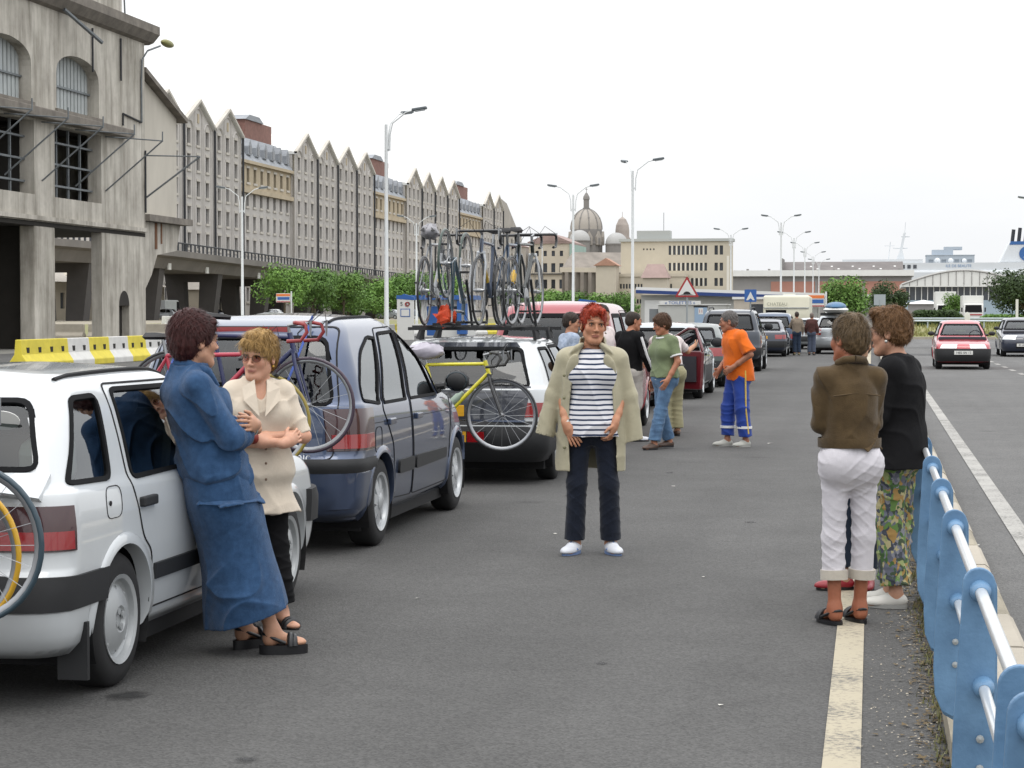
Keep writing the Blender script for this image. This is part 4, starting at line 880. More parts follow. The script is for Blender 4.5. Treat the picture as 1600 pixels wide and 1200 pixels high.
# ------------------------------------------------------------------ vehicles
def car_paint(name, col, metal=.0, rough=.28, dirt=.06):
    m = M(name, col, rough, metal=metal, var=dirt, vs=2.0, coat=1.0); return m
BLACKP = M('black_plastic', '#1d1e20', .6, var=.08, vs=20, bump=.05, bs=200); SEAL = M('window_seal', '#101113', .75, spec=.15); RUBBER = M('tyre_rubber', '#1b1b1c', .8, var=.15, vs=15)
ALLOY = M('wheel_silver', '#b9bcbe', .35, metal=.35, var=.06, vs=10); HUBW = M('hubcap_grey', '#a9acad', .4, metal=.25, var=.05, vs=10)
GLASS = glass_mat('car_glass', (.50, .58, .56), 3.0); GLASSD = glass_mat('car_glass_dark', (.40, .47, .45), 1.62); GLASSM = glass_mat('car_glass_mid', (.45, .52, .50), 2.0)
CABIN = M('cabin_dark', '#34343a', .9); SEATM = M('seat_grey', '#4c4d54', .95, var=.1, vs=12)
REDL = M('tail_red', '#8c1418', .15, spec=.7, coat=.8); REDD = M('tail_smoked', '#3a1a1d', .15, coat=.8); AMB = M('lamp_amber', '#c06a22', .2, coat=.6); CLEARL = M('lamp_clear', '#c9ced0', .1, metal=.3, coat=1.); PLATEY = M('plate_yellow', '#d9a21e', .5); PLATEW = M('plate_white', '#d6d6d2', .5); PLATEK = M('plate_ink', '#15151a', .6)
SEAM = M('panel_gap', '#0e0e10', .8); CHROME = M('chrome', '#d8dadc', .12, metal=1.); MIRR = M('mirror_glass', '#4a5256', .06, metal=1.)

def pchip(ts, ys, tq):
    ts, ys = np.array(ts, float), np.array(ys, float); h = np.diff(ts); d = np.diff(ys)/h; n = len(ts); m = np.zeros(n)
    for i in range(1, n-1):
        if d[i-1]*d[i] > 0: w1, w2 = 2*h[i]+h[i-1], h[i]+2*h[i-1]; m[i] = (w1+w2)/(w1/d[i-1]+w2/d[i])
    m[0], m[-1] = d[0], d[-1]
    k = np.clip(np.searchsorted(ts, tq, 'right')-1, 0, n-2); s = (tq-ts[k])/h[k]
    return (2*s**3-3*s**2+1)*ys[k]+(s**3-2*s**2+s)*h[k]*m[k]+(-2*s**3+3*s**2)*ys[k+1]+(s**3-s**2)*h[k]*m[k+1]

def plan_loop(K, res_s, res_e):
    zr, zf, yr, yf, w, rr, rf, br, bf, tr, tf = K
    P = []; nc = 6
    def arc(cx, cy, r, a0, a1):
        for i in range(1, nc): a = a0+(a1-a0)*i/nc; P.append((cx+r*math.cos(a), cy+r*math.sin(a)))
    xs = np.linspace(-w+rr, w-rr, res_e); P += [(x, yr) for x in xs]
    arc(w-rr, yr+rr, rr, -PI/2, 0)
    P += [(w, y) for y in np.linspace(yr+rr, yf-rf, res_s)]
    arc(w-rf, yf-rf, rf, 0, PI/2)
    P += [(x, yf) for x in np.linspace(w-rf, -w+rf, res_e)]
    arc(-w+rf, yf-rf, rf, PI/2, PI)
    P += [(-w, y) for y in np.linspace(yf-rf, yr+rr, res_s)]
    arc(-w+rr, yr+rr, rr, PI, 1.5*PI)
    P = np.array(P); x, y = P[:, 0], P[:, 1]; v = (y-yr)/(yf-yr); u = (x/w)**2
    Y = y+br*u*(1-v)**4-bf*u*v**4; X = x*(1-tr*np.maximum(0, .5-v)**2*4-tf*np.maximum(0, v-.5)**2*4)
    return np.stack([X, Y, zr+(zf-zr)*v], 1)

class Shell:
    """car body lofted through plan loops stacked from sill to roof"""
    def __init__(s, keys, res, crown=.03):
        D = (.0, .0, 0, 0, 0, .14, .2, .05, .1, .03, .06)
        ks = [tuple(k)+D[len(k):] for k in keys]
        a = np.array(ks); seg = np.sqrt(((a[1:, :5]-a[:-1, :5])**2*np.array([1, 1, .3, .3, 1])).sum(1))+1e-3
        t = np.concatenate([[0], np.cumsum(seg)]); nq = max(8, int(t[-1]/res)); tq = np.unique(np.concatenate([np.linspace(0, t[-1], nq), t]))
        cols = [pchip(t, a[:, i], tq) for i in range(a.shape[1])]; L = a[:, 3].max(); w = a[:, 4].max()
        ns, ne = int(L/res), int(2*w/res)
        loops = [plan_loop([c[i] for c in cols], ns, ne) for i in range(len(tq))]
        last = loops[-1]; cen = last.mean(0); cen[0] = 0
        for f in (.85, .65, .42, .2, .05):
            l2 = cen+(last-cen)*np.array([f, .55+.45*f, 1]); l2[:, 2] = last[:, 2]+crown*(1-f*f); loops.append(l2)
        n = len(loops[0]); s.n = n; V = np.concatenate(loops); F = []
        for i in range(len(loops)-1):
            for j in range(n): j2 = (j+1) % n; F.append((i*n+j, i*n+j2, (i+1)*n+j2, (i+1)*n+j))
        e = (len(loops)-1)*n; F.append(tuple(range(e, e+n))); F.append(tuple(range(n))[::-1])
        s.V, s.F = V, F; s.bvh = BVHTree.FromPolygons([Vector(v) for v in V], F); s.res = res; s.L = L; s.w = w
    def hit(s, axis, u, v, side=1):
        if axis == 'x': o, d = Vector((side*3, u, v)), Vector((-side, 0, 0))
        elif axis == 'r': o, d = Vector((u, -3, v)), Vector((0, 1, 0))
        elif axis == 'f': o, d = Vector((u, s.L+3, v)), Vector((0, -1, 0))
        else: o, d = Vector((u, v, 5)), Vector((0, 0, -1))
        p, n, _, _ = s.bvh.ray_cast(o, d)
        if p is None:
            q = {'x': Vector((side*.8, u, v)), 'r': Vector((u, .2, v)), 'f': Vector((u, s.L-.2, v)), 'z': Vector((u, v, 1.2))}[axis]; p, n, _, _ = s.bvh.find_nearest(q)
        if n.dot(d) > 0: n = -n
        return p, n
    def radial(s, yb, a, z):
        p, n, _, _ = s.bvh.ray_cast(Vector((0, yb, z)), Vector((math.sin(a), -math.cos(a), 0)))
        if p is None: p, n, _, _ = s.bvh.find_nearest(Vector((math.sin(a), yb-math.cos(a), z)))
        if n.dot(p-Vector((0, yb, z))) < 0: n = -n
        return p, n
def dense(poly, res):
    out = []
    for i, p in enumerate(poly):
        q = poly[(i+1) % len(poly)]; d = math.dist(p, q); k = max(1, int(d/res))
        for j in range(k): out.append((p[0]+(q[0]-p[0])*j/k, p[1]+(q[1]-p[1])*j/k))
    return out
def inset(poly, w):
    k = len(poly); ar = sum(poly[i-1][0]*poly[i][1]-poly[i][0]*poly[i-1][1] for i in range(k)); sg = 1 if ar > 0 else -1; out = []
    for i in range(k):
        a, b, c = Vector(poly[i-1]), Vector(poly[i]), Vector(poly[(i+1) % k])
        e1, e2 = (b-a), (c-b)
        n1 = Vector((-e1.y, e1.x)).normalized() if e1.length > 1e-9 else Vector((0, 0)); n2 = Vector((-e2.y, e2.x)).normalized() if e2.length > 1e-9 else n1
        n = (n1+n2); n = n.normalized() if n.length > 1e-6 else n1
        out.append((b.x+sg*n.x*w, b.y+sg*n.y*w))
    return out
def inside(poly, pts):
    x, y = pts[:, 0], pts[:, 1]; r = np.zeros(len(pts), bool); k = len(poly)
    for i in range(k):
        (x1, y1), (x2, y2) = poly[i-1], poly[i]
        c = ((y1 > y) != (y2 > y)) & (x < (x2-x1)*(y-y1)/((y2-y1) if abs(y2-y1) > 1e-12 else 1e-12)+x1); r ^= c
    return r
def panel(S, poly, axis, name, mat, parent, off=.004, thick=.012, res=.06, side=1, smooth=40):
    b = dense(poly, res); xs = [p[0] for p in b]; ys = [p[1] for p in b]; inn = []
    gx = np.arange(min(xs)+res*.5, max(xs), res); gy = np.arange(min(ys)+res*.5, max(ys), res)
    if len(gx) and len(gy):
        G = np.array([(x, y) for x in gx for y in gy]); G = G[inside(inset(b, res*.35), G)]; inn = [tuple(g) for g in G]
    pts = [Vector(p) for p in b+inn]; k = len(b)
    r = delaunay_2d_cdt(pts, [(i, (i+1) % k) for i in range(k)], [], 1, 1e-6)
    vs, ns = [], []
    for p in r[0]: q, n = S.hit(axis, p.x, p.y, side); vs.append(q+n*off); ns.append(n)
    fs = [tuple(f) for f in r[2]]
    ec = {}
    for f in fs:
        for i in range(len(f)): e = (f[i-1], f[i]); ec[tuple(sorted(e))] = ec.get(tuple(sorted(e)), 0)+1
    o = len(vs); m = MB(); m.add(vs, fs)
    if thick:
        m.v += [tuple(v-n*thick) for v, n in zip(vs, ns)]
        sk = [(a, b2, b2+o, a+o) for (a, b2), c in ec.items() if c == 1]; m.f += sk; m.mi += [0]*len(sk)
    return m.build(name, mat, parent, smooth=smooth)
def ring_panel(S, poly, w, axis, name, mat, parent, off=.007, side=1, res=.05, w_out=0.):
    outer = dense(poly, res); inner = inset(outer, w); k = len(outer)
    if w_out: outer = inset(outer, -w_out)
    vs = []
    for p in outer: q, n = S.hit(axis, p[0], p[1], side); vs.append(q+n*(off-.012))
    for p in outer: q, n = S.hit(axis, p[0], p[1], side); vs.append(q+n*off)
    for p in inner: q, n = S.hit(axis, p[0], p[1], side); vs.append(q+n*off)
    for p in inner: q, n = S.hit(axis, p[0], p[1], side); vs.append(q+n*(off-.03))
    fs = [(r*k+i, r*k+(i+1) % k, (r+1)*k+(i+1) % k, (r+1)*k+i) for r in range(3) for i in range(k)]
    return MB().add(vs, fs).build(name, mat, parent, smooth=35)
def band(S, yb, a0, a1, z0, z1, name, mat, parent, off=.02, na=28, nz=5, lip=.02, bulge=0.):
    vs = []; A = np.linspace(R(a0), R(a1), na); Z = np.linspace(z0, z1, nz)
    for i, z in enumerate(Z):
        for a in A:
            p, n = S.radial(yb, a, z); vs.append(p+n*(off+bulge*math.sin(PI*i/(nz-1))))
    fs = [(i*na+j, i*na+j+1, (i+1)*na+j+1, (i+1)*na+j) for i in range(nz-1) for j in range(na-1)]
    b = [j for j in range(na)]+[i*na+na-1 for i in range(1, nz)]+[(nz-1)*na+j for j in range(na-2, -1, -1)]+[i*na for i in range(nz-2, 0, -1)]
    o = len(vs); c = Vector((0, yb, (z0+z1)/2))
    for i in b: v = Vector(vs[i]); d = Vector((v.x, v.y-yb, 0)).normalized(); vs.append(v-d*(off+lip))
    k = len(b); fs += [(b[i], b[(i+1) % k], o+(i+1) % k, o+i) for i in range(k)]
    return MB().add(vs, fs).build(name, mat, parent, smooth=40)

def wheel_mesh(r, w, style):
    t = MB().lathe([(r*.64, -w/2), (r*.80, -w/2-.004), (r*.95, -w/2+.012), (r, -w/2+.035), (r, w/2-.035), (r*.95, w/2-.012), (r*.80, w/2+.004), (r*.64, w/2)], 36)
    for i in range(36):
        pass
    rim = MB(); q = w/2
    rim.lathe([(r*.66, q-.005), (r*.665, q+.006), (r*.60, q-.002), (r*.58, q-.025), (r*.52, q-.035)], 36)
    if style == 'spoke':
        rim.lathe([(r*.53, q-.06), (r*.1, q-.06), (.0, q-.06)], 36)
        for i in range(7):
            a = 2*PI*i/7
            rim.add([Matrix.Rotation(a, 4, 'Z') @ Vector(v) for v in ((r*.13, -r*.11, q-.004), (r*.13, r*.11, q-.004), (r*.57, r*.12, q-.022), (r*.57, -r*.12, q-.022), (r*.13, -r*.13, q-.06), (r*.13, r*.13, q-.06), (r*.57, r*.14, q-.06), (r*.57, -r*.14, q-.06))], [(0, 1, 2, 3), (0, 4, 5, 1), (1, 5, 6, 2), (2, 6, 7, 3), (3, 7, 4, 0)])
        rim.lathe([(r*.2, q-.06), (r*.19, q+.0), (r*.12, q+.008), (0, q+.008)], 20)
    else:
        rim.lathe([(r*.53, q-.033), (r*.4, q-.008), (r*.2, q+.002), (r*.14, q-.012), (0, q-.012)], 36)
        for i in range(4):
            a = 2*PI*i/4+.4; rim.lathe([(r*.055, 0), (r*.055, .008), (0, .008)], 8, Matrix.Translation((r*.13*math.cos(a), r*.13*math.sin(a), q-.005)))
        for i in range(8):
            a = 2*PI*i/8; rim.obox((r*.46*math.cos(a), r*.46*math.sin(a), q-.02), (r*.07, r*.03, .006), (0, 0, a))
    return t, rim
WCACHE = {}
def wheel(parent, x, y, r, style, side, low=False, w=.19, rimmat=None):
    key = (round(r, 3), style, w)
    if key not in WCACHE:
        t, rim = wheel_mesh(r, w, style); a = t.build('wheel', RUBBER, smooth=40); b = rim.build('rim', rimmat or (ALLOY if style == 'spoke' else HUBW), smooth=35)
        WCACHE[key] = (a.data, b.data); bpy.data.objects.remove(a); bpy.data.objects.remove(b)
    tm, rm = WCACHE[key]
    o = bpy.data.objects.new('wheel', tm); COL.objects.link(o); o.parent = parent; o.location = (x-side*w/2, y, r); o.rotation_euler = (0, R(90)*side, 0)
    c = bpy.data.objects.new('rim', rm); COL.objects.link(c); c.parent = o
    return o

def mirror_x(poly): return [(-x, z) for x, z in poly][::-1]
def car(name, label, cat, loc, rz, S, paint, side_win=(), rear_win=None, front_win=None, wheels=(.72, 3.26, .29, .80), style='cap', bumper=None, lights=None, doors=(), interior=True, res=None, glass=None, rglass=None, gap=.006, group='cars in the queue', arch=.045, extra=None, archmat=None, sides=(1, -1), front=True, holes=True, rim=None):
    t = thing(name, label, cat, loc, rz, group); glass = glass or GLASS
    V, F = S.V, S.F; FC = np.array([V[list(f)].mean(0) for f in F]); keep = np.ones(len(F), bool)
    quad = np.array([len(f) == 4 for f in F]); N = np.zeros((len(F), 3))
    fq = np.array([f if len(f) == 4 else (0, 0, 0, 0) for f in F]); N = np.cross(V[fq[:, 2]]-V[fq[:, 0]], V[fq[:, 3]]-V[fq[:, 1]]); N /= (np.linalg.norm(N, axis=1)[:, None]+1e-9)
    FR = max(.019, S.res*.82) if S.res < .06 else .05
    def cut(poly, axis, side=1):
        ip = inset(dense(poly, .05), FR*.5)
        if axis == 'x': keep[:] &= ~(quad & (FC[:, 0]*side > .25) & (np.abs(N[:, 0]) > .25) & inside(ip, FC[:, 1:3]))
        if axis == 'r': keep[:] &= ~(quad & (FC[:, 1] < S.L*.35) & (np.abs(N[:, 0]) < .93) & inside(ip, FC[:, [0, 2]]))
        if axis == 'f': keep[:] &= ~(quad & (FC[:, 1] > S.L*.40) & (np.abs(N[:, 0]) < .93) & inside(ip, FC[:, [0, 2]]))
    yr, yf, wr, wx = wheels; ra = wr+arch
    if holes:
        for sd in sides:
            for p in side_win: cut(p, 'x', sd)
        if rear_win: cut(rear_win, 'r')
        if front_win: cut(front_win, 'f')
    for ya in (yr, yf):
        d = np.hypot(FC[:, 1]-ya, FC[:, 2]-wr-.01); keep &= ~(quad & (d < ra-.012) & (np.abs(FC[:, 0]) > S.w*.62) & (np.abs(N[:, 0]) > .2))
        keep &= ~(quad & (np.abs(FC[:, 1]-ya) < ra-.03) & (FC[:, 2] < wr) & (np.abs(FC[:, 0]) > S.w*.62))
    body = MB(); body.v = [tuple(v) for v in V]; body.f = [f for f, k in zip(F, keep) if k]; body.mi = [0]*len(body.f)
    bo = body.build('body', paint, t, smooth=38)
    pr = max(.05, S.res*1.2)
    def pane(p, axis, nm, sd=1):
        g = panel(S, inset(dense(p, .05), .01), axis, nm, glass if axis == 'x' else (rglass or GLASSD), t, off=-.004, thick=0, res=pr*1.3, side=sd); ring_panel(S, p, FR, axis, 'window_seal', SEAL, g, side=sd, res=.04)
    for sd in sides:
        for p in side_win: pane(p, 'x', 'side_window', sd)
    if rear_win: pane(rear_win, 'r', 'rear_window')
    if front_win: pane(front_win, 'f', 'windscreen')
    for sd in (1, -1):
        for ya in (yr, yf):
            # arch lip and wheel well
            A = [a for a in np.linspace(R(-28), R(208), 30)]; vs = []
            for rr_, off in ((ra+.03, .001), (ra+.018, .012), (ra-.02, .012), (ra-.03, -.05)):
                for a in A:
                    q, n = S.hit('x', ya+rr_*math.cos(a), max(S.V[:, 2].min()+.015, wr+.01+rr_*math.sin(a)), sd); vs.append(q+n*off)
            k = len(A); MB().add(vs, [(r*k+i, r*k+i+1, (r+1)*k+i+1, (r+1)*k+i) for r in range(3) for i in range(k-1)]).build('wheel_arch', archmat or paint, t, smooth=50)
            vs = []
            for x in (S.w-.34, S.w-.03):
                for a in A: vs.append((sd*x, ya+(ra-.004)*math.cos(a), wr+.01+(ra-.004)*math.sin(a)))
            MB().add(vs, [(i, i+1, k+i+1, k+i) for i in range(k-1)]+[tuple(range(k))]).build('wheel_well', SEAM, t, fix=False)
            wheel(t, sd*wx, ya, wr, style, sd, rimmat=rim)
    for d in doors:                                   # (polygon, handle (y, z) or None)
        for sd in sides:
            p, h = d[0], d[1]
            do = panel(S, p, 'x', 'door', paint, t, off=.003, thick=.006, res=pr*1.4, side=sd) if len(d) < 3 else t
            ring_panel(S, p, gap, 'x', 'door_gap', SEAM, do, off=.0045, side=sd, res=.06)
            if h:
                q, n = S.hit('x', h[0], h[1], sd); MB().obox(q+n*.012, (.03, .17, .045), (0, 0, 0)).build('handle', d[2] if len(d) > 2 else BLACKP, do, bevel=.008)
    if bumper:
        for b in bumper: band(S, *b[0], b[2], b[1], t, **(b[3] if len(b) > 3 else {}))
    if lights:
        for b in lights: band(S, *b[0], b[2], b[1], t, **dict(dict(off=.008, na=10, nz=5), **(b[3] if len(b) > 3 else {})))
    if interior:
        w = S.w; m = MB(); m.box(-w+.1, w-.1, .5, S.L-.9, .28, .33); m.build('cabin_floor', CABIN, t); MB().box(-w+.10, w-.10, .45, S.L-.45, .13, .26).build('underbody_light_block', SEAM, t)  # low dark box added below the floor to cut light under the car
        sy = S.L*.52
        for sx in (-.38, .38):
            s = MB(); s.obox((sx, sy, .52), (.5, .52, .2)); s.obox((sx, sy-.3, .85), (.48, .14, .6), (R(-14), 0, 0)); s.obox((sx, sy-.39, 1.2), (.26, .09, .17), (R(-14), 0, 0)); s.build('seat', SEATM, t, bevel=.05)
        s = MB(); s.obox((0, sy-.95, .52), (1.3, .5, .2)); s.obox((0, sy-1.24, .82), (1.3, .14, .5), (R(-16), 0, 0)); s.build('rear_seat', SEATM, t, bevel=.05)
        MB().obox((0, S.L*.74, .82), (w*1.7, .34, .22)).build('dashboard', CABIN, t, bevel=.05)
        MB().tube([(-.38+.18*math.cos(a), S.L*.68, .93+.18*math.sin(a)) for a in np.linspace(0, 2*PI, 20)[:-1]], .014, 6, closed=True).build('steering_wheel', CABIN, t)
    return t
def plate(parent, S, body, x, z, mat, at='r', w=.52, h=.11, fs=.095, out=0.):
    q, n = S.hit(at, x, z); d = -1 if at == 'r' else 1; q = q+Vector((0, d*out, 0))
    p = MB().obox((x, q.y+d*.012, z), (w, .012, h)).build('number_plate', mat, parent, bevel=.004)
    text(body, 'lettering', fs, PLATEK, parent, (x, q.y+d*.0195, z), (R(90), 0, 0 if at == 'r' else R(180)), sx=.95)
def door_mirror(parent, S, y, z, mat, side, sz=(.2, .09, .14)):
    q, n = S.hit('x', y, z, side)
    a = MB().tube([q+Vector((-side*.03, 0, 0)), q+Vector((side*.08, 0, .01))], .03, 8).build('mirror_arm', BLACKP, parent)
    c = q+Vector((side*(.08+sz[0]/2), -.0, .05))
    h = MB().ball(c, (sz[0]/2, sz[1]/2, sz[2]/2), 14, 10).build('door_mirror', mat, parent, smooth=60)
    MB().lathe([(0, 0), (.42, 0), (.44, -.02)], 20, Matrix.Translation(c+Vector((0, -sz[1]*.30, 0))) @ Matrix.Rotation(R(90), 4, 'X') @ Matrix.Diagonal((sz[0], sz[2], .1, 1))).build('mirror_glass', MIRR, h)

# --- shapes (rear at y = 0, front towards +y)
# columns: z at rear, z at front, y rear, y front, half width, corner radius rear/front, bow rear/front, taper rear/front
K_ZX = [(.20, .20, .16, 3.92, .74), (.26, .25, .05, 4.02, .80), (.41, .40, .0, 4.07, .825), (.545, .55, .02, 4.06, .835), (.575, .58, .05, 4.02, .836), (.76, .70, .07, 3.96, .832), (.875, .77, .10, 3.86, .815), (.905, .89, .15, 2.98, .785, .12, .25),
        (1.09, 1.09, .28, 2.56, .715, .12, .22), (1.24, 1.25, .42, 2.22, .645, .14, .2), (1.305, 1.315, .54, 2.06, .59, .14, .2), (1.33, 1.34, .66, 1.95, .53, .14, .2)]
K_SCENIC = [(.21, .20, .2, 4.0, .76), (.28, .26, .06, 4.10, .82), (.44, .42, .0, 4.165, .845, .2, .35, .08, .25), (.62, .60, .0, 4.16, .855, .2, .4, .08, .3), (.68, .66, .045, 4.12, .856, .2, .4, .08, .3), (.90, .80, .075, 4.0, .85, .2, .4, .08, .3), (1.0, .93, .10, 3.72, .835, .2, .4, .08, .3), (1.03, 1.03, .12, 3.30, .81, .2, .35, .08, .2),
           (1.22, 1.22, .18, 2.92, .755, .2, .3, .08, .15), (1.42, 1.42, .30, 2.45, .68, .2, .25), (1.53, 1.54, .44, 2.12, .62, .2, .25), (1.575, 1.59, .58, 1.95, .55, .2, .25), (1.59, 1.605, .72, 1.85, .48, .2, .25)]
K_WAGON = [(.22, .2, .14, 4.15, .74), (.3, .28, .03, 4.26, .8), (.46, .42, .0, 4.3, .825), (.58, .56, .0, 4.3, .83), (.61, .6, .05, 4.26, .83), (.80, .72, .06, 4.2, .825), (.93, .80, .08, 4.05, .81), (.96, .93, .11, 3.1, .785), (1.16, 1.16, .24, 2.66, .71), (1.32, 1.32, .40, 2.3, .63), (1.385, 1.39, .50, 2.1, .585), (1.405, 1.41, .6, 2.0, .53)]
K_VAN = [(.24, .22, .12, 4.3, .78), (.32, .3, .03, 4.38, .84), (.5, .46, .0, 4.42, .87), (.66, .62, .02, 4.4, .875), (.95, .82, .05, 4.2, .87), (1.08, .98, .07, 3.9, .855), (1.12, 1.1, .09, 3.55, .83), (1.4, 1.4, .16, 3.1, .76), (1.62, 1.62, .28, 2.65, .69), (1.71, 1.71, .4, 2.45, .62), (1.735, 1.735, .5, 2.3, .55)]
K_SUV = [(.34, .34, .14, 4.1, .78), (.42, .4, .04, 4.2, .84), (.6, .56, .0, 4.25, .87), (.74, .7, .04, 4.22, .875), (1.0, .9, .06, 4.1, .865), (1.1, 1.02, .08, 3.9, .845), (1.14, 1.13, .1, 2.98, .82), (1.4, 1.4, .16, 2.6, .755), (1.60, 1.60, .24, 2.34, .69), (1.67, 1.68, .32, 2.2, .64), (1.69, 1.70, .42, 2.1, .58)]
K_SEDAN = [(.2, .2, .16, 4.35, .74), (.27, .25, .05, 4.46, .81), (.46, .42, .0, 4.5, .84), (.62, .58, .02, 4.5, .845), (.80, .72, .05, 4.44, .84), (.93, .78, .1, 4.3, .825), (.965, .88, .35, 3.7, .80), (.975, .93, .62, 3.15, .775), (1.14, 1.14, .98, 2.75, .70), (1.29, 1.29, 1.32, 2.35, .625), (1.345, 1.35, 1.5, 2.15, .58), (1.36, 1.365, 1.6, 2.05, .53)]
K_HATCH = [(.2, .2, .14, 3.6, .7), (.27, .25, .04, 3.7, .77), (.45, .42, .0, 3.76, .79), (.6, .56, .02, 3.75, .795), (.8, .7, .05, 3.66, .79), (.92, .76, .08, 3.5, .775), (.95, .9, .12, 2.72, .75), (1.14, 1.14, .26, 2.3, .675), (1.3, 1.3, .42, 1.98, .6), (1.36, 1.365, .54, 1.82, .55), (1.38, 1.385, .64, 1.72, .5)]
def sw(pts, r=.05): return roundpoly(pts, r)
# side windows as (y, z)
W_ZX = [sw([(.25, .90), (.68, .89), (.86, 1.255), (.58, 1.25)], [.04, .06, .07, .05]), sw([(.89, .875), (2.58, .89), (2.24, 1.13), (1.95, 1.265), (1.02, 1.272)], .06)]
W_WAGON = [sw([(.55, .965), (1.15, .965), (1.2, 1.33), (.72, 1.33)], .05), sw([(1.26, .965), (2.02, .965), (2.02, 1.345), (1.32, 1.345)], .05), sw([(2.12, .965), (2.78, .98), (2.4, 1.25), (2.22, 1.345), (2.12, 1.345)], .04)]
W_VAN = [sw([(.45, 1.12), (1.3, 1.12), (1.34, 1.6), (.6, 1.6)], .07), sw([(1.42, 1.12), (2.25, 1.12), (2.25, 1.61), (1.46, 1.61)], .05), sw([(2.35, 1.12), (3.2, 1.14), (2.65, 1.6), (2.35, 1.61)], .05)]
W_SUV = [sw([(.38, 1.15), (1.15, 1.15), (1.15, 1.6), (.5, 1.6)], .06), sw([(1.26, 1.15), (2.0, 1.15), (2.0, 1.6), (1.26, 1.6)], .05), sw([(2.08, 1.15), (2.68, 1.16), (2.34, 1.58), (2.08, 1.6)], .05)]
W_SEDAN = [sw([(1.05, .985), (1.95, .985), (1.95, 1.30), (1.45, 1.30)], .06), sw([(2.03, .985), (2.85, .99), (2.4, 1.25), (2.2, 1.305), (2.03, 1.305)], .05)]
W_HATCH = [sw([(.55, .96), (1.15, .96), (1.15, 1.3), (.8, 1.3)], .05), sw([(1.23, .96), (2.4, .965), (2.0, 1.22), (1.8, 1.315), (1.23, 1.315)], .05)]
def trap(x0, z0, x1, z1, r=.07): return roundpoly([(-x0, z0), (x0, z0), (x1, z1), (-x1, z1)], r)
DOORY = dict
def rear_face(yb, z0, z1, a): return (yb, -a, a, z0, z1)

# --- white hatchback in front (nearest)
WHITEC = car_paint('paint_white', '#c3c7c9', dirt=.05)
S = Shell(K_ZX, .024)
c1 = car('white_hatchback', 'white three door hatchback nearest the camera, women leaning on it', 'car', (-3.97, 7.47, 0), 0, S, WHITEC, W_ZX, trap(.655, .955, .53, 1.245), trap(.66, .91, .50, 1.24), (.72, 3.26, .29, .80), 'cap',
         bumper=[((.72, -76, 76, .41, .545), BLACKP, 'rear_bumper', dict(off=.016, na=44)), ((.72, -64, 64, .215, .405), WHITEC, 'lower_bumper', dict(off=.008, na=40)), ((3.3, 112, 248, .42, .60), BLACKP, 'front_bumper', dict(off=.03, na=40))],
         lights=[((.72, 34, 58, .645, .825), REDD, 'tail_light', dict(na=16)), ((.72, -58, -34, .645, .825), REDD, 'tail_light', dict(na=16)), ((3.2, 142, 165, .62, .74), CLEARL, 'headlight'), ((3.2, 195, 218, .62, .74), CLEARL, 'headlight')],
         doors=[(sw([(1.03, .29), (2.86, .29), (2.94, .86), (2.66, .90), (2.28, 1.165), (1.96, 1.287), (.97, 1.292), (.845, .87), (.93, .62), (1.03, .55)], .05), (.99, .775), BLACKP)], glass=GLASSM)
for sx in (1, -1):
    a0, a1 = (36, 57) if sx > 0 else (-57, -36); band(S, .72, a0, a1, .652, .725, 'red_lens', REDL, c1, off=.014, na=14, nz=3)
    for y0, y1 in ((1.06, 2.90),):
        band_pts = [(y0, .42), (y1, .42), (y1, .49), (y0, .49)]; panel(S, band_pts, 'x', 'rub_strip', BLACKP, c1, off=.016, thick=.018, side=sx)
    MB().box(.80*sx-.02-.09*(sx > 0), .80*sx+.02+.09*(sx < 0), .30, .325, .10, .34).build('mud_flap', BLACKP, c1)
# spoiler lip below the rear window, fuel flap, boot strip
sp = MB()
vs = []
for x in np.linspace(-.70, .70, 15):
    q, n = S.hit('r', x, .90); e = .10+.02*(1-(x/.7)**2); zz = .925-.05*(abs(x)/.7)**3
    vs += [(x, q.y+.03, .955), (x, q.y-e*.6, zz+.012), (x, q.y-e, zz-.012), (x, q.y-e*.55, zz-.035), (x, q.y+.02, .86)]
fs = [(i*5+j, i*5+j+1, (i+1)*5+j+1, (i+1)*5+j) for i in range(14) for j in range(4)]+[(0, 1, 2, 3, 4), (74, 73, 72, 71, 70)]
sp.add(vs, fs).build('spoiler', WHITEC, c1, smooth=45)
ring_panel(S, sw([(.53, .735), (.70, .735), (.72, .87), (.55, .87)], .05), .003, 'x', 'fuel_flap_gap', BLACKP, c1, off=.003)
MB().lathe([(0, 0), (.022, 0), (.022, .01), (0, .012)], 12, Matrix.Translation(S.hit('x', .58, .80)[0]) @ Matrix.Scale(.5, 4) @ Matrix.Rotation(R(90), 4, 'Y')).build('fuel_lock', SEAM, c1)
door_mirror(c1, S, 2.62, .90, BLACKP, 1); door_mirror(c1, S, 2.62, .90, BLACKP, -1)
q, n = S.hit('z', -.28, .78); MB().tube([q, q+Vector((-.62, -.62, .62))], [.006, .003], 6).build('aerial', BLACKP, c1)
for sx in (1, -1): MB().tube([S.hit('z', sx*.53, y)[0]+Vector((0, 0, .004)) for y in np.linspace(.66, 1.95, 10)], .011, 6).build('roof_gutter', SEAM, c1)
plate(c1, S, '2714 TB 57', 0, .70, PLATEW)
MB().lathe([(.12, 0), (.12, .012), (0, .012)], 18, Matrix.Translation(S.hit('r', .44, 1.16)[0]+Vector((0, -.008, .0))) @ Matrix.Rotation(R(118), 4, 'X') @ Matrix.Diagonal((.62, .38, .3, 1))).build('window_sticker', SWHITE, c1)
MB().obox((-.1, .62, .84), (.8, .3, .16), (0, 0, .1)).build('luggage', M('bag_blue', '#3f7fa3', .8, var=.15, vs=8), c1, bevel=.05)
MB().obox((.52, .62, .97), (.2, .25, .22), (.2, 0, .1)).build('white_bag', SWHITE, c1, bevel=.05)

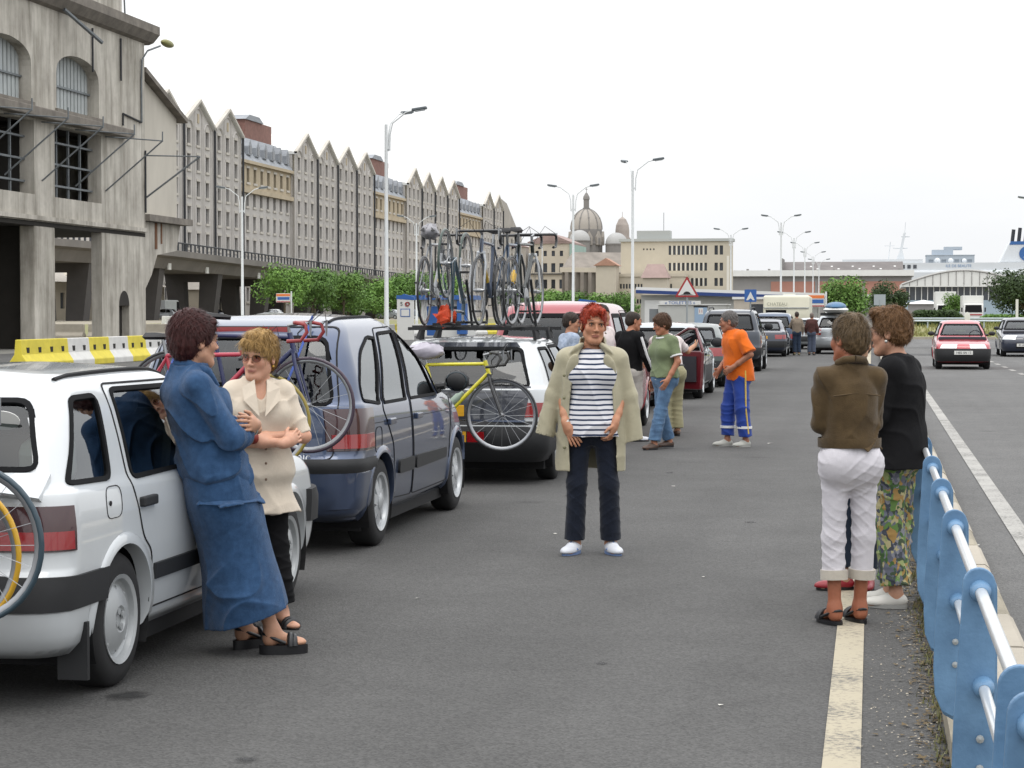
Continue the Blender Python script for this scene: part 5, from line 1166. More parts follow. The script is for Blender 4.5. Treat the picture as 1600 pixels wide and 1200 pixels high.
# --- blue minivan
BLUEG = car_paint('paint_bluegrey', '#414e68', metal=.55, rough=.3, dirt=.05)
W_SC = [sw([(.40, 1.02), (.76, .985), (1.22, 1.455), (1.02, 1.47), (.66, 1.36), (.42, 1.15)], [.04, .03, .03, .05, .12, .12]), sw([(.86, .985), (1.54, .985), (1.86, 1.50), (1.34, 1.49)], .04), sw([(1.65, .985), (2.62, .98), (2.42, 1.30), (2.2, 1.44), (1.97, 1.505)], .04), sw([(2.71, .985), (3.04, 1.0), (2.75, 1.18), (2.54, 1.31)], .03)]
S2 = Shell(K_SCENIC, .026, .025)
c2 = car('blue_minivan', 'blue grey rounded minivan with silver wheels and bicycles on its tailgate', 'car', (-4.16, 12.76, 0), 0, S2, BLUEG, W_SC, roundpoly([(-.66, 1.0), (.66, 1.0), (.56, 1.47), (-.56, 1.47)], .09), roundpoly([(-.70, 1.06), (.70, 1.06), (.55, 1.50), (-.55, 1.50)], .08), (.75, 3.33, .31, .83), 'spoke',
         bumper=[((.75, -78, 78, .555, .645), BLACKP, 'rear_bumper', dict(off=.008, na=44, bulge=.008)), ((.75, -72, 72, .24, .55), BLUEG, 'lower_bumper', dict(off=.010, na=40)), ((3.3, 112, 248, .40, .60), BLUEG, 'front_bumper', dict(off=.025, na=40))],
         lights=[((.75, 44, 74, .70, .98), REDD, 'tail_light', dict(na=14, nz=8, off=.012)), ((.75, -74, -44, .70, .98), REDD, 'tail_light', dict(na=14, nz=8, off=.012)), ((3.2, 140, 166, .64, .80), CLEARL, 'headlight'), ((3.2, 194, 220, .64, .80), CLEARL, 'headlight')],
         doors=[(sw([(1.12, .30), (1.68, .28), (1.60, .96), (1.92, 1.53), (1.28, 1.52), (.80, .96), (1.05, .70)], .05), (.98, .86), BLUEG), (sw([(1.70, .28), (2.97, .28), (2.99, .62), (3.13, .985), (2.80, 1.215), (2.22, 1.475), (1.95, 1.535), (1.63, .96)], .05), (1.80, .86), BLUEG)])
for sx in (1, -1):
    a0, a1 = (46, 72) if sx > 0 else (-72, -46); band(S2, .75, a0, a1, .715, .81, 'red_lens', REDL, c2, off=.019, na=12, nz=4)
    panel(S2, sw([(1.20, .47), (1.65, .47), (1.65, .57), (1.20, .57)], .03), 'x', 'rub_strip', BLACKP, c2, off=.018, thick=.02, side=sx); panel(S2, sw([(1.72, .47), (2.80, .48), (2.80, .56), (1.72, .57)], .03), 'x', 'rub_strip', BLACKP, c2, off=.018, thick=.02, side=sx)
    ring_panel(S2, [(.30, .868), (3.5, .845), (3.5, .850), (.30, .873)], .002, 'x', 'waist_crease', SEAM, c2, off=.002, side=sx)
    MB().tube([S2.hit('z', sx*.50, y)[0]+Vector((0, 0, .004)) for y in np.linspace(.60, 1.9, 10)], .012, 6).build('roof_gutter', SEAM, c2)
    door_mirror(c2, S2, 2.98, 1.03, BLACKP, sx, (.2, .12, .17))
ring_panel(S2, sw([(.55, .66), (.73, .66), (.75, .84), (.57, .84)], .06), .006, 'x', 'fuel_flap_gap', SEAM, c2, off=.003)
q, n = S2.hit('r', 0, 1.52); MB().obox((0, q.y-.012, 1.515), (.55, .03, .035)).build('brake_light', REDL, c2)
c2.scale = (1, 1, .985)
plate(c2, S2, '4865 WX 57', 0, .57, PLATEW, out=.03); ring_panel(S2, roundpoly([(-.67, .64), (.67, .64), (.69, 1.0), (.60, 1.535), (-.60, 1.535), (-.69, 1.0)], .06), .008, 'r', 'tailgate_gap', SEAM, c2, off=.004)
text('Scenic', 'lettering', .085, CHROME, c2, (.42, S2.hit('r', .42, .66)[0].y-.004, .665), (R(82), 0, R(4)))

# --- white estate with bicycles on the roof
DKGREY = car_paint('paint_tailgate', '#3b3e46', metal=.2)
S3 = Shell(K_WAGON, .034)
c3 = car('white_estate', 'white estate car with dark tailgate and a rack of bicycles on the roof', 'car', (-3.79, 18.42, 0), 0, S3, WHITEC, W_WAGON, trap(.66, .945, .53, 1.33, .06), trap(.66, .98, .5, 1.32), (.85, 3.4, .29, .80), 'cap',
         bumper=[((.8, -80, 80, .24, .60), BLACKP, 'rear_bumper', dict(off=.025, na=40)), ((3.3, 112, 248, .35, .58), BLACKP, 'front_bumper', dict(off=.03, na=40))],
         lights=[((.8, 30, 70, .66, .80), REDL, 'tail_light', dict(na=16)), ((.8, -70, -30, .66, .80), REDL, 'tail_light', dict(na=16))],
         doors=[(sw([(1.22, .3), (2.03, .3), (2.06, 1.36), (1.28, 1.36)], .05), (1.35, .82), BLACKP), (sw([(2.07, .3), (3.0, .3), (3.05, .93), (2.8, .98), (2.4, 1.26), (2.2, 1.36), (2.07, 1.36)], .05), (2.2, .82), BLACKP)])
panel(S3, [(-.60, .61), (.60, .61), (.66, .95), (-.66, .95)], 'r', 'tailgate', DKGREY, c3, off=.01, thick=.016); panel(S3, [(-.50, 1.335), (.50, 1.335), (.46, 1.375), (-.46, 1.375)], 'r', 'tailgate_head', DKGREY, c3, off=.008)
q, n = S3.hit('r', 0, .62); MB().box(-.62, .62, q.y-.03, q.y, .615, .635).build('chrome_strip', CHROME, c3)
plate(c3, S3, '24 TY 21', -.22, .72, PLATEY); door_mirror(c3, S3, 2.75, .98, BLACKP, 1)
t = MB().box(-.28, .28, -.16, -.12, .42, .54); t.build('trailer_board', BLACKP, c3); MB().box(-.26, .10, -.168, -.16, .43, .53).build('number_plate', PLATEY, c3); text('TY 21', 'lettering', .1, PLATEK, c3, (-.08, -.17, .48)); MB().box(.11, .27, -.168, -.16, .43, .53).build('board_light', REDL, c3)
# roof rack: bars with feet, four bicycle channels
RACK = M('rack_black', '#1f2022', .5)
rk = thing('roof_rack', 'black roof rack with bicycle channels on the white estate', 'roof rack', (-3.79, 18.42, -.063)); c3.scale = (1, 1, .96)
for y in (.95, 1.75):
    MB().box(-.70, .70, y-.03, y+.03, 1.50, 1.53).build('cross_bar', RACK, rk)
    for sx in (-.56, .56): MB().tube([(sx, y, 1.51), (sx*1.05, y, 1.41)], [.03, .045], 8).build('rack_foot', RACK, rk)
CHX = (-.48, -.24, .09, .41)
for x in CHX: MB().box(x-.035, x+.035, .3, 2.05, 1.532, 1.55).build('channel', RACK, rk)
for x in CHX[1:]: MB().tube([(x+.07, 1.5, 1.54), (x+.06, 1.25, 2.0)], .014, 6).build('clamp_arm', RACK, rk)

# --- red minivan, dark red estate with raised tailgate, and the rest of the queue
REDC = car_paint('paint_red', '#8f1f2c'); DRED = car_paint('paint_darkred', '#5e1a22'); SILV = car_paint('paint_silver', '#a3a8ab', metal=.5); GREEND = car_paint('paint_green', '#24352f'); NAVY = car_paint('paint_navy', '#20283a'); SUVB = car_paint('paint_suv', '#1f2a38'); BLUEW = car_paint('paint_blue', '#34465e', metal=.3); REDP = car_paint('paint_bright_red', '#a92b38')
S4 = Shell(K_VAN, .06)
c4 = car('red_minivan', 'red minivan with wide rear window ahead of the white estate', 'car', (-4.0, 25.2, 0), 0, S4, REDC, W_VAN, trap(.70, 1.1, .58, 1.60), trap(.74, 1.14, .58, 1.6), (.8, 3.5, .31, .84), 'spoke', lights=[((.8, 40, 70, .7, 1.05), REDL, 'tail_light'), ((.8, -70, -40, .7, 1.05), REDL, 'tail_light')], bumper=[((.8, -80, 80, .34, .62), BLACKP, 'rear_bumper', dict(off=.02))],
         doors=[(sw([(1.4, .34), (2.28, .34), (2.28, 1.64), (1.42, 1.64)], .06), (1.5, .95), BLACKP), (sw([(2.32, .34), (3.3, .34), (3.36, 1.1), (2.7, 1.64), (2.32, 1.64)], .06), (2.42, .95), BLACKP)])
plate(c4, S4, '318 ZG 57', 0, .8, PLATEY)
W5 = [W_WAGON[0], W_WAGON[1], W_WAGON[2]]
S5 = Shell(K_WAGON, .06)
c5 = car('maroon_estate', 'maroon estate car with raised tailgate and its front door open', 'car', (-4.42, 31.4, 0), 0, S5, DRED, W5, trap(.66, .66, .50, 1.34, .04), trap(.66, .98, .5, 1.32), (.85, 3.4, .29, .80), 'spoke', bumper=[((.8, -80, 80, .38, .6), BLACKP, 'rear_bumper', dict(off=.03))], lights=[((.8, 52, 74, .66, .95), REDL, 'tail_light'), ((.8, -74, -52, .66, .95), REDL, 'tail_light')])
for o in list(c5.children):
    if o.name.startswith('rear_window'):
        for ch in list(o.children): bpy.data.objects.remove(ch)
        bpy.data.objects.remove(o)
tg = MB().prism([(.44, 1.40), (-.66, 1.60), (-.74, 1.57), (-.7, 1.53), (.44, 1.345)], 'x', -.60, .60).build('tailgate', DRED, c5, bevel=.02)
MB().prism([(.30, 1.345), (-.48, 1.49), (-.48, 1.478), (.30, 1.333)], 'x', -.47, .47).build('tailgate_glass', SEAL, tg)
for sx in (-.52, .52): MB().tube([(sx, .38, 1.15), (sx, -.1, 1.46)], .012, 6).build('gas_strut', CHROME, tg)
MB().obox((0, .75, .80), (1.1, .9, .3)).build('luggage', CABIN, c5, bevel=.05)
e5 = bpy.data.objects.new('open_door', None); COL.objects.link(e5); e5.parent = c5; e5.location = (.80, 3.12, 0); e5.rotation_euler = (0, 0, R(52))
neg = lambda P: [(-u, z) for u, z in P]
MB().prism(roundpoly(neg([(0, .32), (1.02, .32), (1.06, .97), (.02, .97)]), .04), 'x', -.04, .04).build('door_panel', DRED, e5, bevel=.015)
MB().tube([(0, -.04, .97), (0, -.36, 1.18), (0, -.73, 1.35), (0, -.9, 1.34), (0, -1.05, .97)], .028, 6).build('window_frame', DRED, e5, smooth=60)
MB().prism(roundpoly(neg([(.10, .97), (1.0, .97), (.88, 1.33), (.73, 1.335), (.38, 1.16)]), .04), 'x', -.004, .004).build('side_window', GLASS, e5)
MB().box(-.075, -.045, -.95, -.1, .45, .88).build('door_card', CABIN, e5)

def simple(name, label, loc, rz, K, W, rw, fw, wheels, paint, res=.09, style='spoke', tl=((44, 72), (.64, .84)), bz=(.36, .58), bm=None, yb=.8, cat='car', group='cars in the queue', hl=None, **kw):
    S = Shell(K, res)
    li = []
    if tl:
        (a0, a1), (z0, z1) = tl; li += [((yb, a0, a1, z0, z1), REDL, 'tail_light', dict(na=8, nz=4)), ((yb, -a1, -a0, z0, z1), REDL, 'tail_light', dict(na=8, nz=4))]
    if hl:
        (a0, a1), (z0, z1) = hl; yf = S.L-.8; li += [((yf, a0, a1, z0, z1), CLEARL, 'headlight', dict(na=8, nz=4)), ((yf, 360-a1, 360-a0, z0, z1), CLEARL, 'headlight', dict(na=8, nz=4))]
    bp = [((yb, -78, 78, *bz), bm or BLACKP, 'rear_bumper', dict(off=.03, na=20)), ((S.L-.8, 104, 256, bz[0]-.05, bz[1]), bm or BLACKP, 'front_bumper', dict(off=.03, na=24))]
    return car(name, label, cat, loc, rz, S, paint, W, rw, fw, wheels, style, bumper=bp, lights=li, group=group, **kw), S
RW, FW = trap(.64, .98, .50, 1.31), trap(.66, .98, .5, 1.31)
c6, s6 = simple('silver_estate', 'silver estate car with dark lower sides beyond the open maroon door', (-3.95, 37.3, 0), 0, K_WAGON, W_WAGON, trap(.66, .96, .53, 1.33), FW, (.88, 3.5, .31, .81), SILV, .06, doors=[(sw([(1.22, .3), (2.03, .3), (2.06, 1.36), (1.28, 1.36)], .05), (1.35, .82), BLACKP)]); plate(c6, s6, '902 RK 69', 0, .74, PLATEY)
door_mirror(c6, s6, 2.75, .98, BLACKP, 1, (.26, .12, .2))
for sx in (1, -1): panel(s6, sw([(1.25, .30), (2.95, .30), (2.95, .62), (1.25, .62)], .03), 'x', 'lower_cladding', BLACKP, c6, off=.008, side=sx)
c7, s7 = simple('green_saloon', 'dark green saloon with pale roof reflections behind the orange shirt man', (-3.96, 43.5, 0), 0, K_SEDAN, W_SEDAN, trap(.62, .985, .5, 1.29), FW, (.9, 3.55, .30, .82), GREEND, .07, tl=((34, 70), (.68, .86))); plate(c7, s7, '55 BD 13', 0, .6, PLATEY)
c8, s8 = simple('dark_offroader', 'tall dark blue off road car with roof rails behind the orange shirt man', (-3.86, 55.5, 0), 0, K_SUV, W_SUV, trap(.68, 1.13, .58, 1.58), trap(.7, 1.16, .58, 1.58), (.85, 3.35, .36, .85), SUVB, .06, tl=((58, 78), (.66, 1.0)), bz=(.46, .66))
for sx in (1, -1):
    MB().tube([(sx*.58, .35, 1.69), (sx*.58, .5, 1.76), (sx*.58, 2.0, 1.77), (sx*.58, 2.2, 1.68)], .018, 6).build('roof_rail', BLACKP, c8); band(s8, .8, 60*sx, 76*sx, .78, .86, 'amber_lens', AMB, c8, off=.016, na=6, nz=3)
    door_mirror(c8, s8, 2.7, 1.18, BLACKP, sx, (.26, .12, .2))
c9, s9 = simple('navy_saloon', 'navy blue saloon with yellow plate in front of the off road car', (-3.95, 74.9, 0), 0, K_SEDAN, W_SEDAN, trap(.62, .985, .5, 1.29), FW, (.95, 3.65, .31, .82), NAVY, .08, tl=((30, 70), (.66, .82))); plate(c9, s9, '75 MQ 06', -.1, .72, PLATEY)
c10, s10 = simple('slate_estate', 'slate blue estate car beside the two distant men', (-3.9, 81.0, 0), 0, K_VAN, W_VAN, trap(.70, 1.1, .58, 1.60), trap(.74, 1.14, .58, 1.6), (.8, 3.5, .31, .84), BLUEW, .09); c10.scale = (1, 1, .93)
c11, s11 = simple('pale_hatchback', 'pale silver hatchback between the distant men and the caravan', (-2.75, 91, 0), R(-4), K_HATCH, W_HATCH, RW, FW, (.62, 3.05, .28, .76), SILV, .09, tl=((48, 74), (.66, .84)))
c12, s12 = simple('silver_estate', 'silver estate car with a blue canoe shaped box on its roof', (-1.42, 80.2, 0), 0, K_WAGON, W_WAGON, trap(.66, .96, .53, 1.33), FW, (.88, 3.4, .31, .81), SILV, .08, tl=((38, 72), (.70, .95)), bm=SILV)
c12.scale = (1, 1, 1.08)
MB().tube([(-.60, .62, .80), (-.60, .02, .82)], .05, 8).build('lit_lamp', CLEARL, c12)
rb = thing('roof_box', 'blue and white boat shaped load on the roof of the silver estate', 'roof box', (-1.42, 80.2, 1.53))
MB().ball((0, 1.4, .34), (.42, 1.3, .2), 16, 8).build('upper_shell', M('box_blue', '#2c5f86', .4), rb, smooth=60); MB().ball((0, 1.4, .22), (.50, 1.36, .14), 16, 8).build('lower_shell', SWHITE, rb, smooth=60)
for y in (.9, 1.9): MB().box(-.6, .6, y-.03, y+.03, .0, .1).build('roof_bar', RACK, rb)
c13, s13 = simple('red_hatchback', 'red hatchback with black bumper driving towards the camera', (2.58, 59.0+3.76, 0), R(180), K_HATCH, W_HATCH, RW, trap(.63, .955, .485, 1.30, .05), (.62, 3.06, .28, .77), REDP, .045, 'cap', tl=((48, 74), (.66, .84)), hl=((136, 166), (.60, .72)), bz=(.30, .585), group='cars driving towards the camera')
plate(c13, s13, '1482 SN 13', .0, .48, PLATEW, 'f', out=.04)
for sx in (1, -1): door_mirror(c13, s13, 2.35, .97, BLACKP, sx, (.2, .1, .13))
c14, s14 = simple('dark_hatchback', 'dark blue hatchback driving at the right edge behind the red one', (5.55, 76.8+3.76, 0), R(180), K_HATCH, W_HATCH, RW, trap(.64, .955, .49, 1.30, .05), (.62, 3.06, .29, .77), NAVY, .06, 'spoke', tl=None, hl=((128, 158), (.62, .76)), bz=(.28, .52), bm=NAVY, group='cars driving towards the camera')
c14.scale = (1.06, 1.03, 1.03)
plate(c14, s14, '83 AKL 13', 0, .42, PLATEW, 'f', out=.04); band(s14, s14.L-.8, 160, 200, .32, .5, 'grille', SEAM, c14, off=.034, na=8, nz=3)
for sx in (1, -1): door_mirror(c14, s14, 2.35, .97, BLACKP, sx, (.2, .1, .13))
MB().lathe([(.03, 0), (.05, .0), (.05, .02), (0, .02)], 12, Matrix.Translation((0, 3.70, .70)) @ Matrix.Rotation(R(-90), 4, 'X')).build('badge', CHROME, c14)
# parked cars under the viaduct and in front of the trees
pk = [(-86, 243, 'white'), ]
pc = [('parked silver car, nearest the ruin under the viaduct', -84.5, 238, SILV, 92), ('parked dark car beside the white van', -86.5, 262, NAVY, 88), ('parked white car by the first green tree', -78, 262, WHITEC, 95), ('parked silver car under the green trees', -66.5, 282, SILV, 84), ('parked blue car under the green trees', -66.0, 292, BLUEW, 97), ('parked pale car at the end of the green trees', -65.5, 306, WHITEC, 90), ('parked dark car at the end of the green trees', -65, 318, GREEND, 93)]
SP = Shell(K_HATCH, .14)
for lab, x, y, pm, a in pc:
    car('parked_car', lab, 'car', (x, y, .8), R(a), SP, pm, W_HATCH, RW, FW, (.62, 3.05, .28, .76), 'cap', interior=False, group='parked cars by the viaduct')
def box_van(name, label, cat, loc, rz, L, w, h, hood, mat, z0=.32, wr=.32, cab=True):
    t = thing(name, label, cat, loc, rz, None)
    prof = [(0, z0), (L, z0), (L, .85), (L-hood*.9, 1.05), (L-hood-.55, h-.1), (L-hood-.75, h), (.06, h), (0, h-.06)]
    MB().prism(roundpoly(prof, .12), 'x', -w, w).build('body', mat, t, bevel=.06)
    MB().add([(-w*.86, L-hood*.9-.02, 1.09), (w*.86, L-hood*.9-.02, 1.09), (w*.8, L-hood-.5, h-.18), (-w*.8, L-hood-.5, h-.18)], [(0, 1, 2, 3)]).xf(Matrix.Translation((0, .03, .02))).build('windscreen', SEAL, t)
    for s in (1, -1):
        MB().prism([(L-hood-1.2, 1.15), (L-hood-.1, 1.15), (L-hood-.58, h-.2), (L-hood-1.2, h-.2)], 'x', s*w-.01, s*w+.012).build('cab_window', SEAL, t)
        MB().box(s*w-.02, s*w+.02, L-.06, L+.02, .55, .8).build('headlight', CLEARL, t)
        for y in (.75, L-.75): wheel(t, s*(w+.01), y, wr, 'cap', s)
    return t
box_van('white_van', 'white panel van parked under the viaduct', 'van', (-88, 241, .8), R(-6), 5.2, .95, 2.5, .7, WHITEC)
# caravan
t = thing('caravan', 'cream touring caravan with a small rear window in the queue', 'caravan', (-4.15, 100, 0))
CRM = M('caravan_cream', '#cfccb8', .45, var=.05, vs=1)
MB().prism(roundpoly([(0, .42), (4.6, .42), (4.75, 1.1), (4.45, 2.45), (.12, 2.5), (-.04, 1.6)], .14), 'x', -1.13, 1.13).build('body', CRM, t, bevel=.09)
MB().box(-1.0, .0, -.045, -.01, 1.38, 1.78).build('rear_window', SEAL, t); MB().box(-1.12, 1.12, -.05, .0, 1.86, 1.90).build('trim_strip', SILV, t); MB().box(-1.1, 1.1, -.06, 0, .48, .66).build('rear_bumper', SWHITE, t)
text('CHATEAU', 'lettering', .22, M('caravan_text', '#8f9080', .6), t, (-.45, -.06, 2.06)); MB().box(-.25, .35, 2, 2.6, 2.5, 2.6).build('roof_vent', SWHITE, t)
for sx in (1, -1): wheel(t, sx*1.08, 2.2, .3, 'cap', sx); MB().box(sx*.95-.09, sx*.95+.09, -.07, -.05, .52, .64).build('tail_light', REDL, t)
# trucks at the terminal
def truck(label, x, y, z, L, w, h, group='white trucks by the terminal'):
    t = thing('box_truck', label, 'truck', (x, y, z), 0, group)
    MB().box(-w, w, 1.6, L, .9, h).build('cargo_box', SWHITE, t, bevel=.04); MB().prism(roundpoly([(0, .45), (1.5, .45), (1.5, 2.35), (.35, 2.35), (0, 1.3)], .1), 'x', -w*.92, w*.92).build('cab', SWHITE, t, bevel=.06)
    MB().add([(-w*.82, -.005, 1.35), (w*.82, -.005, 1.35), (w*.76, .29, 2.2), (-w*.76, .29, 2.2)], [(0, 1, 2, 3)]).xf(Matrix.Translation((0, -.02, 0))).build('windscreen', SEAL, t); MB().box(-w*.8, w*.8, -.04, .0, 1.0, 1.14).build('red_band', RED, t); MB().box(-w*.9, w*.9, -.08, 0, .4, .7).build('bumper', BLACKP, t)
    for s in (1, -1):
        MB().box(s*w*.7-.15, s*w*.7+.15, -.09, -.07, .72, .9).build('headlight', CLEARL, t); MB().box(s*(w+.12)-.08, s*(w+.12)+.08, .1, .25, 1.4, 1.9).build('wing_mirror', BLACKP, t)
        for y_ in (.8, L-1.2): wheel(t, s*w*.95, y_, .45, 'cap', s)
truck('white box truck facing the camera beside the small tree', 11.6, 240, .4, 7.5, 1.2, 3.3); truck('white lorry partly hidden behind the box truck', 8.9, 252, .4, 8, 1.25, 3.9)
# ------------------------------------------------------------------ bicycles
BTYRE = M('bike_tyre', '#1f2022', .75); BRIM = M('bike_rim', '#9b9da0', .3, metal=.8); BSPK = M('bike_spoke', '#8a8c8e', .35, metal=.8); BMET = M('bike_alloy', '#97999b', .3, metal=.8); BBLK = M('bike_black', '#1c1c1e', .5); BSAD = M('bike_saddle', '#202022', .55)
def bmat(c, r=.3): return M('bike_paint_'+c.strip('#'), c, r, coat=.6)
def bike_wheel(parent, x, z, r, tyre, rim):
    T = Matrix.Translation((0, 0, 0)) @ Matrix.Rotation(R(90), 4, 'X')
    w = MB().tube([((r-.011)*math.cos(a), 0, (r-.011)*math.sin(a)) for a in np.linspace(0, 2*PI, 41)[:-1]], .0125, 8, closed=True).build('wheel', tyre, parent, smooth=60, loc=(x, 0, z))
    MB().lathe([(r-.020, -.009), (r-.032, -.008), (r-.042, 0), (r-.032, .008), (r-.020, .009)], 40, T).build('rim', rim, w, smooth=60)
    s = MB()
    for i in range(20):
        a = 2*PI*i/20; b = a+(.5 if i % 2 else -.5); sd = .018 if i % 4 < 2 else -.018
        s.tube([(.02*math.cos(b), sd, .02*math.sin(b)), ((r-.038)*math.cos(a), 0, (r-.038)*math.sin(a))], .0016, 3, cap=False)
    s.build('spoke_lacing', BSPK, w, fix=False)
    MB().tube([(0, -.05, 0), (0, -.02, 0), (0, .02, 0), (0, .05, 0)], [.012, .02, .02, .012], 10).build('hub', BMET, w)
    return w
def bike(label, T, frame, fork=None, tape='#1c1c1e', tyres=('#1f2022', '#1f2022'), drop=True, bottle=None, bag=None, group='bicycles on the cars', no_front=False, rim=None, accent=None):
    t = thing('bicycle', label, 'bicycle', group=group); t.matrix_world = T
    fm = bmat(frame); fk = bmat(fork) if fork else fm; tp = bmat(tape, .8); r = .335
    ra, fa, bb, st, sd, ht, hb = Vector((-.49, 0, r)), Vector((.50, 0, r)), Vector((-.07, 0, .275)), Vector((-.20, 0, .79)), Vector((-.225, 0, .90)), Vector((.345, 0, .83)), Vector((.385, 0, .70))
    f = MB(); f.tube([st, ht-Vector((0, 0, .03))], .0155, 8); f.tube([bb, hb+Vector((-.005, 0, .02))], .0185, 8); f.tube([bb, st], .0155, 8); f.tube([ht, hb], .020, 8)
    for s in (1, -1): f.tube([bb+Vector((0, s*.02, 0)), ra+Vector((0, s*.055, 0))], .009, 6); f.tube([st+Vector((0, s*.015, -.02)), ra+Vector((0, s*.055, 0))], .008, 6)
    f.build('frame', fm, t, smooth=60)
    k = MB()
    for s in (1, -1): k.tube([hb+Vector((0, s*.03, -.01)), hb+Vector((.03, s*.05, -.12)), fa+Vector((0, s*.05, 0))], [.014, .013, .009], 6)
    k.tube([hb+Vector((0, -.04, 0)), hb+Vector((0, .04, 0))], .016, 6); k.build('fork', fk, t, smooth=60)
    MB().tube([st, sd], .0125, 8).build('seat_post', BMET, t)
    sa = MB(); V = []
    prof = [(-.13, .065, .0), (-.11, .075, .03), (-.05, .062, .03), (.02, .03, .022), (.10, .018, .018), (.14, .012, .008)]
    for x, w, h in prof: V += [(sd.x+x, -w, sd.z+.02), (sd.x+x, -w*.6, sd.z+.02+h), (sd.x+x, w*.6, sd.z+.02+h), (sd.x+x, w, sd.z+.02), (sd.x+x, 0, sd.z+.0)]
    F = [(i*5+j, i*5+(j+1) % 5, (i+1)*5+(j+1) % 5, (i+1)*5+j) for i in range(5) for j in range(5)]+[(0, 1, 2, 3, 4), (29, 28, 27, 26, 25)]
    sa.add(V, F).build('saddle', BSAD, t, smooth=50)
    stem = ht+Vector((.085, 0, .075)); MB().tube([ht, ht+Vector((-.01, 0, .05)), stem], .014, 8).build('stem', BMET, t)
    hbm = MB()
    if drop:
        for s in (1, -1): hbm.tube([stem, stem+Vector((0, s*.18, 0)), stem+Vector((.02, s*.205, 0)), stem+Vector((.085, s*.21, -.01)), stem+Vector((.10, s*.21, -.06)), stem+Vector((.06, s*.21, -.12)), stem+Vector((-.04, s*.21, -.13))], .014, 7)
    else:
        for s in (1, -1): hbm.tube([stem, stem+Vector((-.01, s*.12, .02)), stem+Vector((-.05, s*.30, .03))], .014, 7)
    hbm.build('handlebar', tp, t, smooth=60)
    for s in (1, -1): MB().tube([stem+Vector((.09, s*.205, 0)), stem+Vector((.12, s*.205, .02)), stem+Vector((.125, s*.205, -.09))], [.012, .011, .005], 6).build('brake_lever', BMET, t)
    MB().lathe([(.085, -.004), (.092, 0), (.085, .004), (.03, .006), (.02, .012), (0, .012)], 26, Matrix.Translation((bb.x, -.045, bb.z)) @ Matrix.Rotation(R(90), 4, 'X')).build('chainring', BMET, t)
    for s in (1, -1):
        e = bb+Vector((s*.09, -s*.07, -s*.14)); c = MB().tube([bb+Vector((0, -s*.06, 0)), e], [.014, .010], 6).build('crank', BMET, t); MB().obox(e+Vector((0, -s*.05, 0)), (.09, .08, .02)).build('pedal', BBLK, c)
    MB().tube([ra+Vector((.02, -.03, -.03)), ra+Vector((.06, -.03, -.13)), bb+Vector((-.06, -.03, -.085))], .006, 4).build('chain', BBLK, t); MB().tube([ra+Vector((0, -.03, .085)), bb+Vector((0, -.03, .088))], .004, 4).build('chain_run', BBLK, t)
    MB().lathe([(.05, -.03), (.05, -.02), (.03, -.012), (.03, 0)], 16, Matrix.Translation((ra.x, 0, ra.z)) @ Matrix.Rotation(R(90), 4, 'X')).build('sprocket', BMET, t)
    cb = MB()
    for s in (1, -1): cb.tube([stem+Vector((.12, s*.2, .01)), stem+Vector((.14, s*.08, .09)), ht+Vector((.06, s*.01, .0)), hb+Vector((.03, 0, 0))], .0028, 4)
    cb.build('brake_cable', BBLK, t)
    bike_wheel(t, ra.x, r, r, bmat(tyres[0], .75), rim or BRIM)
    if not no_front: bike_wheel(t, fa.x, r, r, bmat(tyres[1], .75), rim or BRIM)
    if bottle:
        d = (hb-bb).normalized(); p = bb+d*.14+Vector((-.03, 0, .04)); MB().tube([p, p+d*.02, p+d*.13, p+d*.16, p+d*.19], [.03, .036, .036, .02, .016], 12).build('bottle', M('bottle_'+bottle.strip('#'), bottle, .4), t, smooth=50)
    if accent: p = bb+(hb-bb)*.35; MB().tube([p, bb+(hb-bb)*.8], .022, 8).build('frame_band', bmat(accent), t, smooth=60)
    if bag:
        b = MB().ball((sd.x+.02, 0, sd.z+.015), (.17, .085, .075), 16, 10); rd = random.Random(len(label)); b.v = [(x+rd.gauss(0, .006)-z*0, y+rd.gauss(0, .008), z+rd.gauss(0, .009)) for x, y, z in b.v]; b.build('saddle_cover', M('bag_'+bag.strip('#'), bag, .45, var=.12, vs=20), t, smooth=60)
    return t
def place(x, y, z, yaw=0, roll=0, pitch=0, s=1.):
    """bike with its wheels' ground line at z; yaw turns the heading from +X"""
    return Matrix.Translation((x, y, z)) @ Matrix.Rotation(yaw, 4, 'Z') @ Matrix.Rotation(roll, 4, 'X') @ Matrix.Rotation(pitch, 4, 'Y') @ Matrix.Scale(s, 4)
s_ = .93
# on the white hatchback (only right parts in view)
bike('blue black road bicycle on the rear carrier of the white hatchback', place(-3.40-.50*s_, 7.20, .72-.335*s_, s=s_), '#22303f', tape='#c9c9c9', tyres=('#22303a', '#2b3f4a'), group='bicycles on the white hatchback')
bike('yellow tyred bicycle behind the first one on the white hatchback', place(-3.55-.50*s_, 7.33, .66-.335*s_, s=s_), '#8a8d90', tyres=('#c79a1e', '#c79a1e'), group='bicycles on the white hatchback')
